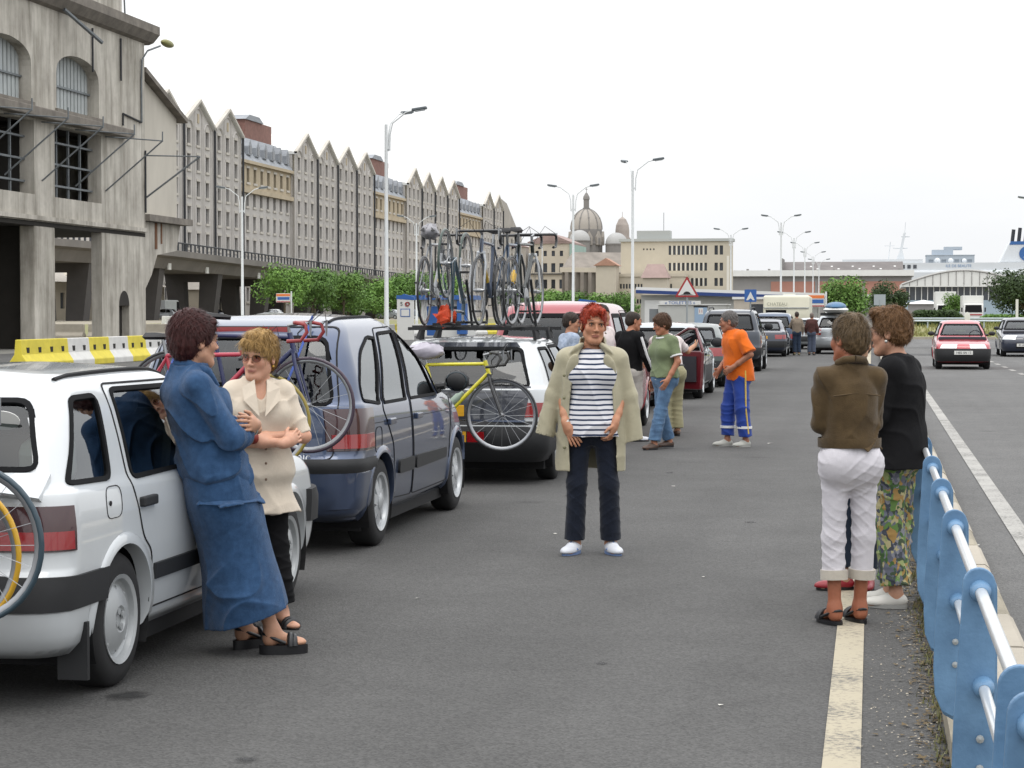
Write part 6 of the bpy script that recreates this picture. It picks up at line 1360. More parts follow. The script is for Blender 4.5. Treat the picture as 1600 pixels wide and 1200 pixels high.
# on the blue minivan
bike('red framed bicycle with yellow edged tyres on the blue minivan', place(-3.83-.50*s_, 12.42, .906-.335*s_, s=s_), '#a8243c', fork='#2a2f5a', tyres=('#2a2a2a', '#8a7a30'), tape='#26262a', group='bicycles on the blue minivan')
bike('navy framed bicycle with red bar tape on the blue minivan', place(-3.594-.50*s_, 12.58, 1.03-.335*s_, pitch=R(2.5), s=s_), '#222a55', fork='#222a55', tyres=('#1f2022', '#3a2b3a'), tape='#8a2a2c', group='bicycles on the blue minivan')
t = thing('bike_carrier', 'dark bicycle carrier hooked on the blue minivan tailgate', 'bike carrier', (-4.16, 12.76, 0))
CAR = M('carrier_steel', '#26282c', .5); STRAP = M('strap_blue', '#2c4a94', .7)
for sx in (-.42, .42):
    MB().tube([(sx, .02, .70), (sx, -.10, .85), (sx, -.12, 1.15), (sx, -.42, 1.22)], .014, 8).build('carrier_arm', CAR, t); MB().tube([(sx, -.12, 1.15), (sx*1.02, .30, 1.45), (sx*1.02, .46, 1.58)], .009, 5).build('strap', STRAP, t)
MB().tube([(-.5, -.11, .95), (.5, -.11, .95)], .014, 8).build('cross_tube', CAR, t)
t = thing('bike_carrier', 'dark bicycle carrier behind the white hatchback', 'bike carrier', (-3.97, 7.47, 0))
for sx in (-.42, .42): MB().tube([(sx, .02, .66), (sx, -.07, .85), (sx, -.08, 1.0), (sx, -.35, 1.06)], .014, 8).build('carrier_arm', CAR, t)
# on the white estate
bike('yellow road bicycle hung on the tailgate of the white estate', place(-3.318-.50, 18.06, .677-.335), '#cfc52a', fork='#2a2a2c', tape='#2a2a28', bottle='#8a9a8c', bag='#a8a3ad', group='bicycles on the white estate')
ZR = 1.487
bike('grey bicycle with covered saddle, leftmost on the roof of the white estate', place(-4.27, 19.55, ZR, yaw=R(91)), '#7d8083', fork='#3a3c40', accent='#c9a81e', bag='#8d8c90', group='bicycles on the white estate')
T2 = Matrix.Translation((-4.03, 19.45, ZR+.93)) @ Matrix.Rotation(R(90), 4, 'Z') @ Matrix.Rotation(R(180), 4, 'X')
bike('upside down bicycle with its wheels in the air on the estate roof', T2, '#2c4a5a', fork='#b9bbbd', tyres=('#24382f', '#24382f'), group='bicycles on the white estate')
bike('dark bicycle with raised handlebar facing the camera on the estate roof', place(-3.70, 19.45, ZR, yaw=R(-90.5)), '#3d4a60', fork='#b0b4b8', tape='#1c1c1e', accent='#cfa92a', group='bicycles on the white estate')
bike('black bicycle with tall saddle, rightmost on the roof of the white estate', place(-3.38, 19.6, ZR, yaw=R(86)), '#1f2624', fork='#c5c8ca', tape='#17181a', drop=True, group='bicycles on the white estate')
bike('blue grey bicycle squeezed between the two dark ones on the estate roof', place(-3.53, 19.75, ZR, yaw=R(89)), '#47586e', fork='#2a2c30', tape='#222226', tyres=('#1f2022', '#1f2022'), bottle='#c9a02a', group='bicycles on the white estate')
t = thing('rain_cape', 'orange nylon bag strapped to the roof rack of the white estate', 'bag', (-4.09, 19.3, ZR))
b = MB().ball((0, 0, .09), (.10, .09, .09), 12, 8); rd = random.Random(3); b.v = [(x+rd.gauss(0, .02), y+rd.gauss(0, .02), z+rd.gauss(0, .02)) for x, y, z in b.v]; b.build('cloth', M('nylon_orange', '#c8451e', .6), t); MB().box(-.14, .14, -.02, .02, -.005, .02).build('strap', BBLK, t)
# ------------------------------------------------------------------ people: bodies and clothes grown as smooth implicit surfaces
F32 = np.float32
class Field:
    def __init__(s, lo, hi, h):
        s.lo = np.array(lo, float); s.h = h; s.n = [int(math.ceil((hi[i]-lo[i])/h))+2 for i in range(3)]
        ax = [(s.lo[i]+h*np.arange(s.n[i])).astype(F32) for i in range(3)]
        s.X, s.Y, s.Z = ax[0][:, None, None], ax[1][None, :, None], ax[2][None, None, :]; s.d = np.full(s.n, .25, F32)
    def _sl(s, bb, pad):
        r = []
        for i in range(3):
            a = int(max(0, math.floor((bb[0][i]-pad-s.lo[i])/s.h))); b = int(min(s.n[i], math.ceil((bb[1][i]+pad-s.lo[i])/s.h)+1)); r.append(slice(a, max(a, b)))
        return tuple(r)
    def _ev(s, p, pad):
        fn, bb = p; sl = s._sl(bb, pad)
        return sl, fn(s.X[sl[0]], s.Y[:, sl[1]], s.Z[:, :, sl[2]])
    def add(s, p, k=.02):
        sl, v = s._ev(p, k+.02); d = s.d[sl]
        if d.size == 0: return s
        hh = np.clip(.5+.5*(v-d)/k, 0, 1); s.d[sl] = v*(1-hh)+d*hh-k*hh*(1-hh); return s
    def sub(s, p, k=.01):
        sl, v = s._ev(p, k+.03); d = s.d[sl]
        if d.size == 0: return s
        v = -v; hh = np.clip(.5-.5*(v-d)/k, 0, 1); s.d[sl] = v*(1-hh)+d*hh+k*hh*(1-hh); return s
    def cut(s, fn): s.d = np.maximum(s.d, fn(s.X, s.Y, s.Z).astype(F32)); return s
    def disp(s, fn): s.d = s.d+fn(s.X, s.Y, s.Z).astype(F32); return s
    def nets(s):
        d = s.d; d[0], d[-1] = .1, .1; d[:, 0], d[:, -1] = .1, .1; d[:, :, 0] = .1; d[:, :, -1] = .1
        g = d < 0; c = g[:-1, :-1, :-1].astype(np.int8)
        cnt = np.zeros_like(c)
        for i in (0, 1):
            for j in (0, 1):
                for k in (0, 1): cnt += g[i:g.shape[0]-1+i, j:g.shape[1]-1+j, k:g.shape[2]-1+k]
        act = (cnt > 0) & (cnt < 8); idx = np.argwhere(act); vid = np.full(act.shape, -1, np.int32); vid[act] = np.arange(len(idx))
        acc = np.zeros((len(idx), 3)); nn = np.zeros(len(idx)); I, Jx, K = idx.T
        corners = [(i, j, k) for i in (0, 1) for j in (0, 1) for k in (0, 1)]
        val = {cc: d[I+cc[0], Jx+cc[1], K+cc[2]] for cc in corners}
        for a in corners:
            for ax in range(3):
                if a[ax]: continue
                b = list(a); b[ax] = 1; b = tuple(b); va, vb = val[a], val[b]; m = (va < 0) != (vb < 0)
                t = np.where(m, va/(va-vb+1e-12*(va == vb)), 0); p = np.array(a, float)[None, :]+np.zeros((len(idx), 3)); p[:, ax] += t
                acc += p*m[:, None]; nn += m
        V = s.lo+(idx+acc/np.maximum(nn, 1)[:, None])*s.h; Fs = []
        for ax in range(3):
            sl0 = [slice(None)]*3; sl1 = [slice(None)]*3; sl0[ax] = slice(0, -1); sl1[ax] = slice(1, None)
            e = g[tuple(sl0)] != g[tuple(sl1)]; q = np.argwhere(e); o1, o2 = [(1, 2), (2, 0), (0, 1)][ax]
            q = q[(q[:, o1] > 0) & (q[:, o2] > 0) & (q[:, o1] < g.shape[o1]-1) & (q[:, o2] < g.shape[o2]-1)]
            flip = g[q[:, 0], q[:, 1], q[:, 2]]; ids = []
            for (u, v) in ((0, 0), (1, 0), (1, 1), (0, 1)):
                c = q.copy(); c[:, o1] -= u; c[:, o2] -= v; ids.append(vid[c[:, 0], c[:, 1], c[:, 2]])
            ids = np.stack(ids, 1); ids[~flip] = ids[~flip][:, ::-1]; Fs.append(ids)
        return V, np.concatenate(Fs)[:, ::-1]
def np_mesh(V, Q, name, mat, parent, colors=None):
    me = bpy.data.meshes.new(name); n, m = len(V), len(Q)
    me.vertices.add(n); me.vertices.foreach_set('co', V.astype(F32).ravel()); me.loops.add(m*4); me.loops.foreach_set('vertex_index', Q.astype(np.int32).ravel())
    me.polygons.add(m); me.polygons.foreach_set('loop_start', np.arange(0, m*4, 4, dtype=np.int32)); me.polygons.foreach_set('use_smooth', np.ones(m, bool))
    me.update(calc_edges=True); me.validate(); me.materials.append(mat)
    if colors is not None:
        at = me.color_attributes.new('tone', 'FLOAT_COLOR', 'POINT'); at.data.foreach_set('color', np.concatenate([colors, np.ones((n, 1))], 1).astype(F32).ravel())
    o = bpy.data.objects.new(name, me); COL.objects.link(o); o.parent = parent; return o
A_ = lambda p: np.array(p, float)
def cap(a, b, ra, rb, flat=False):
    a, b = A_(a), A_(b); e = b-a; L2 = max(float(e@e), 1e-9); L = math.sqrt(L2)
    def fn(X, Y, Z):
        px, py, pz = X-F32(a[0]), Y-F32(a[1]), Z-F32(a[2]); u = (px*e[0]+py*e[1]+pz*e[2])/L2; t = np.clip(u, 0, 1)
        d = np.sqrt((px-e[0]*t)**2+(py-e[1]*t)**2+(pz-e[2]*t)**2)-(ra+(rb-ra)*t)
        return np.maximum(d, (u-1)*L) if flat else d
    r = max(ra, rb); return fn, (np.minimum(a, b)-r, np.maximum(a, b)+r)
def ell(c, r, Rm=None):
    c, r = A_(c), A_(r)
    def fn(X, Y, Z):
        px, py, pz = X-F32(c[0]), Y-F32(c[1]), Z-F32(c[2])
        if Rm is not None: px, py, pz = (Rm[0, 0]*px+Rm[1, 0]*py+Rm[2, 0]*pz, Rm[0, 1]*px+Rm[1, 1]*py+Rm[2, 1]*pz, Rm[0, 2]*px+Rm[1, 2]*py+Rm[2, 2]*pz)
        k0 = np.sqrt((px/r[0])**2+(py/r[1])**2+(pz/r[2])**2); k1 = np.sqrt((px/r[0]**2)**2+(py/r[1]**2)**2+(pz/r[2]**2)**2)
        return k0*(k0-1)/(k1+1e-6)
    m = r.max(); return fn, (c-m, c+m)
def loft(secs, n=2.3, z0=None, z1=None, bias=0.):
    """secs (z, cx, cy, a, b): stack of rounded sections"""
    s = np.array(secs, float); zt = np.linspace(s[0, 0], s[-1, 0], 120); tb = [pchip(s[:, 0], s[:, i], zt) for i in range(1, 5)]; lo = s[0, 0] if z0 is None else z0; hi = s[-1, 0] if z1 is None else z1
    def fn(X, Y, Z):
        z = Z.ravel(); cx, cy, a, b = [np.interp(z, zt, t).astype(F32)[None, None, :] for t in tb]
        q = ((np.abs(X-cx)/a)**n+(np.abs(Y-cy)/b)**n)**(1/n); return np.maximum((q-1)*np.minimum(a, b)*.9, np.maximum(lo-Z, Z-hi))
    r = max(s[:, 3].max(), s[:, 4].max()); return fn, (np.array([s[:, 1].min()-r, s[:, 2].min()-r, lo]), np.array([s[:, 1].max()+r, s[:, 2].max()+r, hi]))
def folds(amp, f=38., seed=0, zdir=.55, lat=1.):
    rd = np.random.RandomState(seed); ph = rd.rand(10)*6.28
    def fn(X, Y, Z):
        w = .5*np.sin(11*X+8*Z+ph[0])+.5*np.sin(10*Y-9*Z+ph[1]); w2 = np.sin(17*X-6*Y+5*Z+ph[6])
        ra = lambda q: (1-np.abs(np.sin(q)))**2.5
        a = ra(.5*f*(lat*(.75*X+.45*Y)+zdir*Z)+1.6*w+ph[2]); ma = .5+.5*np.sin(.28*f*(X-Y)+6*Z+ph[4])
        b = ra(.8*f*(lat*(-.55*X+.5*Y)+zdir*Z)+1.3*w+w2*.6+ph[3]); mb = .5+.5*np.sin(9*Z+8*X-6*Y+ph[5])
        c = np.sin(.35*f*(lat*(.5*X-.6*Y)+.6*zdir*Z)+1.5*w+ph[7])
        return -amp*(1.5*a*ma+1.3*b*mb+.5*c-.45)
    return fn
def skin_mat():
    m, n, l, b = nodes_of('skin'); at = n.new('ShaderNodeAttribute'); at.attribute_name = 'tone'
    tc = n.new('ShaderNodeTexCoord'); no = n.new('ShaderNodeTexNoise'); no.inputs['Scale'].default_value = 60; no.inputs['Detail'].default_value = 4; l.new(tc.outputs['Object'], no.inputs['Vector'])
    rp = n.new('ShaderNodeValToRGB'); rp.color_ramp.elements[0].color = (.86, .82, .80, 1); rp.color_ramp.elements[1].color = (1.1, 1.08, 1.06, 1); l.new(no.outputs['Fac'], rp.inputs[0])
    mx = n.new('ShaderNodeMix'); mx.data_type = 'RGBA'; mx.blend_type = 'MULTIPLY'; mx.inputs['Factor'].default_value = 1; l.new(at.outputs['Color'], mx.inputs['A']); l.new(rp.outputs[0], mx.inputs['B'])
    l.new(mx.outputs['Result'], b.inputs['Base Color']); b.inputs['Roughness'].default_value = .52; b.inputs['Subsurface Weight'].default_value = .08; b.inputs['Subsurface Radius'].default_value = (.01, .004, .002); b.inputs['Specular IOR Level'].default_value = .4
    return m
SKIN = skin_mat()
def cloth(name, col, var=.08, vs=9., bump=.15, bs=320., rough=.9, col2=None, sheen=.15):
    m = M('cloth_'+name, col, rough, var=var, vs=vs, bump=bump, bs=bs, col2=col2, spec=.2, sheen=sheen); n, l = m.node_tree.nodes, m.node_tree.links
    b = n['Principled BSDF']; src = b.inputs['Normal'].links[0].from_node; tc = next(x for x in n if x.type == 'TEX_COORD')
    no = n.new('ShaderNodeTexNoise'); no.inputs['Scale'].default_value = 15; no.inputs['Detail'].default_value = 2.5; no.inputs['Distortion'].default_value = .8; l.new(tc.outputs['Object'], no.inputs['Vector'])
    bp = n.new('ShaderNodeBump'); bp.inputs['Strength'].default_value = .30; bp.inputs['Distance'].default_value = .012; l.new(no.outputs['Fac'], bp.inputs['Height']); l.new(bp.outputs[0], src.inputs['Normal'])
    return m
EYEW = M('eye_white', '#c9c4be', .3); IRIS = M('eye_iris', '#3a2c22', .2); LEATH = M('shoe_black', '#17171a', .4, var=.1, vs=20)
HAIRC = {}
def hair_mat(c):
    if c not in HAIRC: HAIRC[c] = M('hair_'+c.strip('#'), c, .5, var=.35, vs=60, bump=.25, bs=160, spec=.3)
    return HAIRC[c]
FEM = [(.80, .140, .105), (.88, .164, .122), (.97, .150, .112), (1.05, .135, .103), (1.14, .138, .108), (1.22, .142, .110), (1.29, .132, .098), (1.335, .100, .078), (1.375, .068, .062), (1.41, .052, .052)]
MAL = [(.80, .140, .11), (.88, .156, .118), (.97, .150, .116), (1.05, .148, .114), (1.14, .155, .118), (1.22, .165, .12), (1.29, .158, .108), (1.34, .118, .085), (1.38, .078, .066), (1.415, .058, .056)]
J0 = dict(hipL=(.076, .0, .87), hipR=(-.076, 0, .87), kneeL=(.082, -.015, .47), kneeR=(-.082, -.015, .47), ankL=(.085, .02, .085), ankR=(-.085, .02, .085), shL=(.150, .01, 1.325), shR=(-.150, .01, 1.325),
          elL=(.225, .03, 1.075), elR=(-.225, .03, 1.075), wrL=(.235, -.05, .845), wrR=(-.235, -.05, .845), head=(0, -.025, 1.535), neck=(0, .012, 1.37), toeL=8., toeR=-8.)
CROSS = dict(elL=(.235, -.07, 1.10), elR=(-.235, -.07, 1.085), wrL=(-.03, -.235, 1.125), wrR=(.05, -.265, 1.075))
def hand_prims(wr, d, nrm, side, curl, s, spread=.12):
    """palm, four fingers of different lengths, thumb; d along the hand, nrm out of the palm"""
    d = A_(d)/np.linalg.norm(d); nrm = A_(nrm)-d*(A_(nrm)@d); nrm /= np.linalg.norm(nrm); ac = np.cross(d, nrm)*side; wr = A_(wr); P = []
    Rm = np.stack([ac, nrm, d], 1); P.append((ell(wr+d*.045*s, (.040*s, .0165*s, .052*s), Rm), .014))
    P.append((cap(wr-d*.02*s, wr+d*.03*s, .024*s, .026*s), .02))
    for i, (o, L) in enumerate(((-.029, .062), (-.010, .074), (.010, .080), (.028, .070))):
        b = wr+(d*(.088-.004*abs(i-1.5))+ac*o)*s; dd = d+ac*spread*(i-1.5)*.5; dd /= np.linalg.norm(dd); r = .0084*s
        for sg, fr in ((0, .45), (1, .32), (2, .26)):
            a = curl*(.55+.7*sg); v = dd*math.cos(a)+nrm*math.sin(a); e = b+v*L*fr*s; P.append((cap(b, e, r, r*.92), .004)); b = e; r *= .94
    b = wr+(d*.03-ac*-.030)*s if False else wr+(d*.028+ac*.030)*s; v = d*.62+ac*.62+nrm*.35; v /= np.linalg.norm(v); e = b+v*.036*s; P.append((cap(b, e, .0115*s, .0105*s), .008)); v2 = d*.9+ac*.2+nrm*.4; v2 /= np.linalg.norm(v2); P.append((cap(e, e+v2*.032*s, .0102*s, .008*s), .004))
    return P
def person(label, loc, rz, H=1.65, h=.006, J=None, sex='f', wide=1., deep=1., bust=1., skin='#b98a70', head=(0, 0, 0), hair=None, top=None, legs=None, skirt=None, shoes=None, hands=None, face=True, spine=None, bare=True, group=None, jaw=1., hscale=1., sleeveskin=True, garm_h=None, seed=0):
    t = thing('person', label, 'person', loc, rz, group)
    s = H/1.65; j = dict(J0); j.update(J or {}); toe = {'L': j.pop('toeL'), 'R': j.pop('toeR')}; j = {k: A_(v)*s for k, v in j.items()}
    sp = np.array(spine or [(.0, 0, 0), (1.5, 0, 0)], float)
    base = FEM if sex == 'f' else MAL
    def tors(extra=0., z0=None, z1=None, hem=0.):
        out = []
        for z, a, b in base: out.append((z*s, np.interp(z, sp[:, 0], sp[:, 1])*s, np.interp(z, sp[:, 0], sp[:, 2])*s, a*(1+(wide-1)*np.interp(z, [1.1, 1.33], [1, .25]))*s+extra, b*(1+(deep-1)*np.interp(z, [1.15, 1.36], [1, .3]))*s+extra))
        return out
    def secs_to(z, extra, flare=0.):
        """torso sections carried down to height z (reference height)"""
        o = tors(extra); lo = o[0][0]
        if z*s < lo:
            q = max(o[:3], key=lambda e: e[3]); o = [(z*s, np.interp(z, sp[:, 0], sp[:, 1])*s, np.interp(z, sp[:, 0], sp[:, 2])*s, q[3]+flare, q[4]+flare)]+[e for e in o if e[0] > z*s+.04]
        return o
    pts = np.array(list(j.values())); lo = pts.min(0)-.30; hi = pts.max(0)+.30; lo[2] = -.03; hi[2] = j['head'][2]+.22
    Rh = Euler((R(head[1]), R(head[2]), R(head[0])), 'XYZ').to_matrix(); Rn = np.array(Rh); hc = j['head']; hs = s*hscale
    def HP(p): return hc+Rn@(A_(p)*hs)
    def hel(c, r, rot=None): return ell(HP(c), A_(r)*hs, Rn if rot is None else Rn@np.array(Euler(rot).to_matrix()))
    def hcap(a, b, ra, rb): return cap(HP(a), HP(b), ra*hs, rb*hs)
    # ---- body: one continuous skin
    f = Field(lo, hi, h)
    f.add(loft(tors(-.012)), .03)
    f.add(cap(j['neck']-A_((0, 0, .03)), HP((0, .018, -.06)), .054*s, .047*hs), .025)
    for L in 'LR':
        lb = .80 if legs and legs.get('len', .97) > .6 else 1.; f.add(cap(j['hip'+L], j['knee'+L], .078*lb*s, .056*lb*s), .04*lb); f.add(cap(j['knee'+L], j['ank'+L], .052*lb*s, .034*s), .02)
        kn, an = j['knee'+L], j['ank'+L]; m_ = kn*.68+an*.32; f.add(cap(m_+A_((0, .014, .05))*s, m_+A_((0, .012, -.07))*s, (.046 if lb == 1 else .038)*s, .034*s), .02)
        f.add(cap(j['sh'+L], j['el'+L], .043*s, .036*s), .035); f.add(cap(j['neck']*.7+j['sh'+L]*.3, j['sh'+L], .036*s, .036*s), .04); e, w = j['el'+L], j['wr'+L]; f.add(cap(e, e*.35+w*.65, .039*s, .031*s), .02); f.add(cap(e*.35+w*.65, w, .031*s, .0245*s), .02)
        q = R(toe[L]); fd = A_((math.sin(q), -math.cos(q), 0)); an = j['ank'+L]
        zg = an[2]-.085*s
        f.add(cap(an, an*A_((1, 1, 0))+fd*-.012*s+A_((0, 0, zg+.034*s)), .036*s, .033*s), .02); f.add(cap(an*A_((1, 1, 0))+A_((0, 0, zg+.055*s)), an*A_((1, 1, 0))+fd*.135*s+A_((0, 0, zg+.02*s)), .034*s, .018*s), .03)
        fr = A_((math.cos(q), math.sin(q), 0)); f.add(ell(an*A_((1, 1, 0))+fd*.115*s+A_((0, 0, zg+.02*s)), A_((.042, .05, .017))*s, np.stack([fr, -fd, A_((0, 0, 1))], 1)), .02)
        hd = (hands or {}).get(L); dflt = w-e
        side = -1 if L == 'L' else 1
        if hd is None: hd = dict(d=dflt, n=(1. if L == 'R' else -1., 0., 0.), curl=.35)
        for p, k in hand_prims(w, hd['d'], hd['n'], hd.get('side', side), hd.get('curl', .35), s): f.add(p, k)
    # head
    f.add(hel((0, .014, .036), (.073, .094, .083)), .02); f.add(hel((0, -.024, -.030), (.056*jaw, .066, .090)), .03); f.add(hel((0, -.062, -.101), (.026*jaw, .026, .020)), .025)
    for q in (1, -1):
        f.add(hel((q*.035, -.057, -.024), (.025, .026, .026)), .02); f.add(hcap((q*.043, -.010, -.060), (q*.022, -.060, -.099), .023*jaw, .018), .025)
        f.add(hel((q*.076, .010, -.006), (.011, .021, .034), (0, 0, q*.35)), .006); f.sub(hel((q*.084, .004, -.004), (.006, .011, .018)), .006)
    if face:
        f.add(hcap((-.034, -.085, .024), (.034, -.085, .024), .0115, .0115), .014)
        for q in (1, -1): f.sub(hel((q*.0325, -.103, .004), (.0205, .017, .0125)), .010)
        f.add(hcap((0, -.087, .012), (0, -.109, -.031), .0058, .0098), .009)
        for q in (1, -1): f.add(hel((q*.0115, -.099, -.0345), (.0075, .011, .0075)), .006); f.add(hel((q*.0325, -.0805, .004), (.0165, .0125, .0105)), .003)
        f.add(hel((0, -.0865, -.0620), (.0265, .0100, .0042)), .006); f.add(hel((0, -.0858, -.0720), (.0225, .0095, .0050)), .006); f.sub(hcap((-.026, -.094, -.0668), (0, -.0965, -.0668), .0024, .0024), .003); f.sub(hcap((.026, -.094, -.0668), (0, -.0965, -.0668), .0024, .0024), .003)
        f.sub(hel((0, -.098, -.085), (.018, .008, .005)), .008)
    V, Q = f.nets()
    col = np.tile(lin(skin), (len(V), 1)); hl = ((V-hc)@Rn)/hs
    if face:
        x, y, z = hl.T
        lip = .8*np.exp(-((x/.0245)**4+((z+.067)/.0078)**4))*(y < -.078); col = col*(1-lip[:, None])+lip[:, None]*A_(lin('#8f4f4a'))
        ck = np.exp(-(((np.abs(x)-.04)/.022)**2+((z+.025)/.022)**2))*(y < -.04)*.35; col = col*(1-ck[:, None])+ck[:, None]*col*A_((1.12, .82, .80))
        br = np.exp(-(((np.abs(x)-.034)/.018)**4+((z-.0275-.004*np.cos((np.abs(x)-.034)*60))/.0048)**4))*(y < -.06)*.95; bc = A_(lin((hair or {}).get('brow', (hair or {}).get('col', '#3a2c22')))); col = col*(1-br[:, None])+br[:, None]*bc*.6
    hd_ = (np.abs(hl[:, 2]) > .16); body = np_mesh(V, Q, 'body', SKIN, t, col)
    if face:
        for q in (1, -1):
            c = HP((q*.0325, -.0805, .0045)); e = MB().ball(c, .0118*hs, 12, 8).build('eye', EYEW, t, smooth=60); g = HP((q*.0325-.001*q, -.0895, .0045)); MB().ball(g, (.0066*hs, .0045*hs, .0066*hs), 10, 6).build('iris', IRIS, e, smooth=60)
            MB().tube([HP((q*.016, -.0885, .008)), HP((q*.026, -.0945, .0135)), HP((q*.038, -.0935, .0135)), HP((q*.050, -.082, .0065))], .0030*hs, 5).build('eyelid', IRIS, e)
    # ---- hair
    if hair:
        v = hair.get('vol', .016); hh = hair.get('h', max(.0055, h*.9)); H1 = Field(hc-.2, hc+.2, hh)
        H1.add(hel((0, .020, .042), (.073+v, .094+v, .083+v*1.25)), .02)
        if hair.get('back', 1): H1.add(hel((0, .055, -.015), (.064+v*.6, .055+v*.7, .062+hair.get('len', 0))), .03)
        for p in hair.get('extra', ()): H1.add(hel(*p), .02)
        fz = hair.get('line', .062); H1.sub(hel((0, -.118, fz-.105), (.072, .098, .105)), .012)
        H1.sub(hel((0, -.06, -.14), (.09, .10, .06)), .01)
        for q in (1, -1): H1.sub(hel((q*.09, -.012, -.035), (.024, .040, .045)), .01)
        if hair.get('bald'): H1.sub(hel((0, -.02, .14), (.055, .085, .05)), .01)
        a = hair.get('rough', .006); rs = np.random.RandomState(seed+5); p0 = rs.rand(8)*6.28
        def tex(X, Y, Z):
            return a*(np.sin(120*X+40*np.sin(25*Z+p0[0])*.05+60*Y+p0[1])*np.sin(70*Z+90*Y+p0[2])*.6+.5*np.sin(210*X+150*Y+90*Z+p0[3]+3*np.sin(40*Z+p0[4])))
        H1.disp(tex); V, Q = H1.nets(); ho = np_mesh(V, Q, 'hair', hair_mat(hair['col']), t)
        # locks standing off the surface
        nt = hair.get('locks', 500)*6; me = MB(); rd = random.Random(seed+9)
        if nt and len(V):
            for k in rs.randint(0, len(V), nt):
                p = V[k]; l_ = (p-hc)@Rn; o = l_-A_((0, .02, .03)); o /= (np.linalg.norm(o)+1e-9); wh = A_((0, .05, .12)); tdir = l_-wh*hs; tdir -= o*(tdir@o); tdir /= (np.linalg.norm(tdir)+1e-9); tdir = tdir+A_((rs.randn(), rs.randn(), rs.randn()))*hair.get('mess', .24)
                L = hair.get('lock', .032)*.75*(.4+rs.rand())*hs; lift = hair.get('lift', .35)*.55; w = np.cross(o, tdir); w /= (np.linalg.norm(w)+1e-9); wd = hair.get('wd', .0011)*hs
                a0 = l_-o*.004; a1 = l_+tdir*L*.55+o*L*lift*.45; a2 = l_+tdir*L+o*L*lift*.55
                me.add([hc+Rn@q for q in (a0-w*wd, a0+w*wd, a1+w*wd*.8, a1-w*wd*.8, a2)], [(0, 1, 2, 3), (3, 2, 4)])
            me.build('loose_locks', hair_mat(hair['col']), ho, fix=False)
    gh = garm_h or h
    # ---- top
    if top:
        x = top.get('t', .016); g = Field(lo, hi, gh); z0 = top.get('hem', .90)
        g.add(loft(secs_to(z0, x, top.get('flare', .0)), 2.35, z0=z0*s, z1=top.get('neck', 1.395)*s), .02)
        if sex == 'f':
            for q in (1, -1): g.add(ell(A_((q*.075*wide, -.070*deep+np.interp(1.2, sp[:, 0], sp[:, 2]), 1.205))*s+A_((np.interp(1.2, sp[:, 0], sp[:, 1]), 0, 0))*s, A_((.075, .062, .07))*s*bust+x), .05)
        if top.get('belly'): g.add(ell(A_((np.interp(1.0, sp[:, 0], sp[:, 1]), np.interp(1.0, sp[:, 0], sp[:, 2])-.05, 1.0))*s, A_((.13, top['belly'], .14))*s), .06)
        sl = top.get('sleeve', 1.); rw = top.get('cuff', 0.)
        for L in ('LR' if sl > 0 else ''):
            a, e, w = j['sh'+L], j['el'+L], j['wr'+L]
            g.add(ell(a, A_((.047, .05, .046))*s+x*.8), .04); g.add(cap((j['neck']*.75+a*.25)+A_((0, 0, .012))*s, a+A_((0, 0, .006))*s, .040*s+x*.4, .042*s+x*.7), .045)
            u = min(1, sl); g.add(cap(a, a+(e-a)*u, .046*s+x, (.046-.007*u)*s+x+(rw if sl <= 1 else 0), flat=sl < 1), top.get('arm_k', .022))
            if sl > 1: v = sl-1; g.add(cap(e, e+(w-e)*v, .042*s+x, (.040-.010*v)*s+x+rw, flat=True), .014)
        for p in top.get('extra', ()): g.add(p[0], p[1])
        am = top.get('fold', .005); g.disp(folds(am, top.get('ff', 40.), seed, top.get('zd', .55)))
        if top.get('collar_cut'): q = top['collar_cut']; g.sub(ell(A_((0, -.10, q))*s, A_((.045, .075, .11))*s), .01)
        V, Q = g.nets(); tp = np_mesh(V, Q, top.get('name', 'shirt'), top['mat'], t)
        if top.get('trim'):
            for L in 'LR':
                a, e = j['sh'+L], j['el'+L]; c = a+(e-a)*(sl-.04); d = a+(e-a)*(sl+.03); MB().tube([c, d], (.050*s+x+rw), 14).build('sleeve_trim', top['trim'], tp, smooth=50)
            o = secs_to(z0, x*1.0); q = o[0]; MB().lathe([(1.0, -.03), (1.0, .012)], 28, Matrix.Translation((q[1], q[2], z0*s)) @ Matrix.Diagonal((q[3]*1.0, q[4]*1.0, 1, 1))).build('hem_trim', top['trim'], tp, smooth=60)
    if legs:
        x = legs.get('t', .014); g = Field(lo, hi, gh); wz = min(legs.get('waist', 1.0), (top or {}).get('hem', 9)+.02); ln = legs.get('len', .97); fl = legs.get('flare', .0)
        tt = tors(x*.5-.004); q0 = tt[0]; g.add(loft([(.735*s, q0[1], q0[2], q0[3]*.62, q0[4]*.62)]+tt, 2.3, z1=wz*s), .05)
        for L in 'LR':
            hp, kn, an = j['hip'+L], j['knee'+L], j['ank'+L]; u = ln*2; lr = legs.get('r', 1.)
            g.add(cap(hp, hp+(kn-hp)*min(1, u), .080*lr*s+x, (.080-.020*min(1, u))*lr*s+x+(fl if u < 1.2 else 0), flat=u < 1), .045)
            if u > 1: v = u-1; g.add(cap(kn, kn+(an-kn)*v, .060*lr*s+x, (.060-.018*v)*lr*s+x+fl, flat=True), .03)
            if legs.get('seat', 1): g.add(ell(hp+A_((0, .055, -.01))*s, A_((.078, .072, .09))*s*legs.get('seat', 1)+x*.5), .05)
        g.disp(folds(legs.get('fold', .004), legs.get('ff', 60.), seed+3, 1.0, legs.get('lat', .4))); V, Q = g.nets(); tr = np_mesh(V, Q, legs.get('name', 'trousers'), legs['mat'], t)
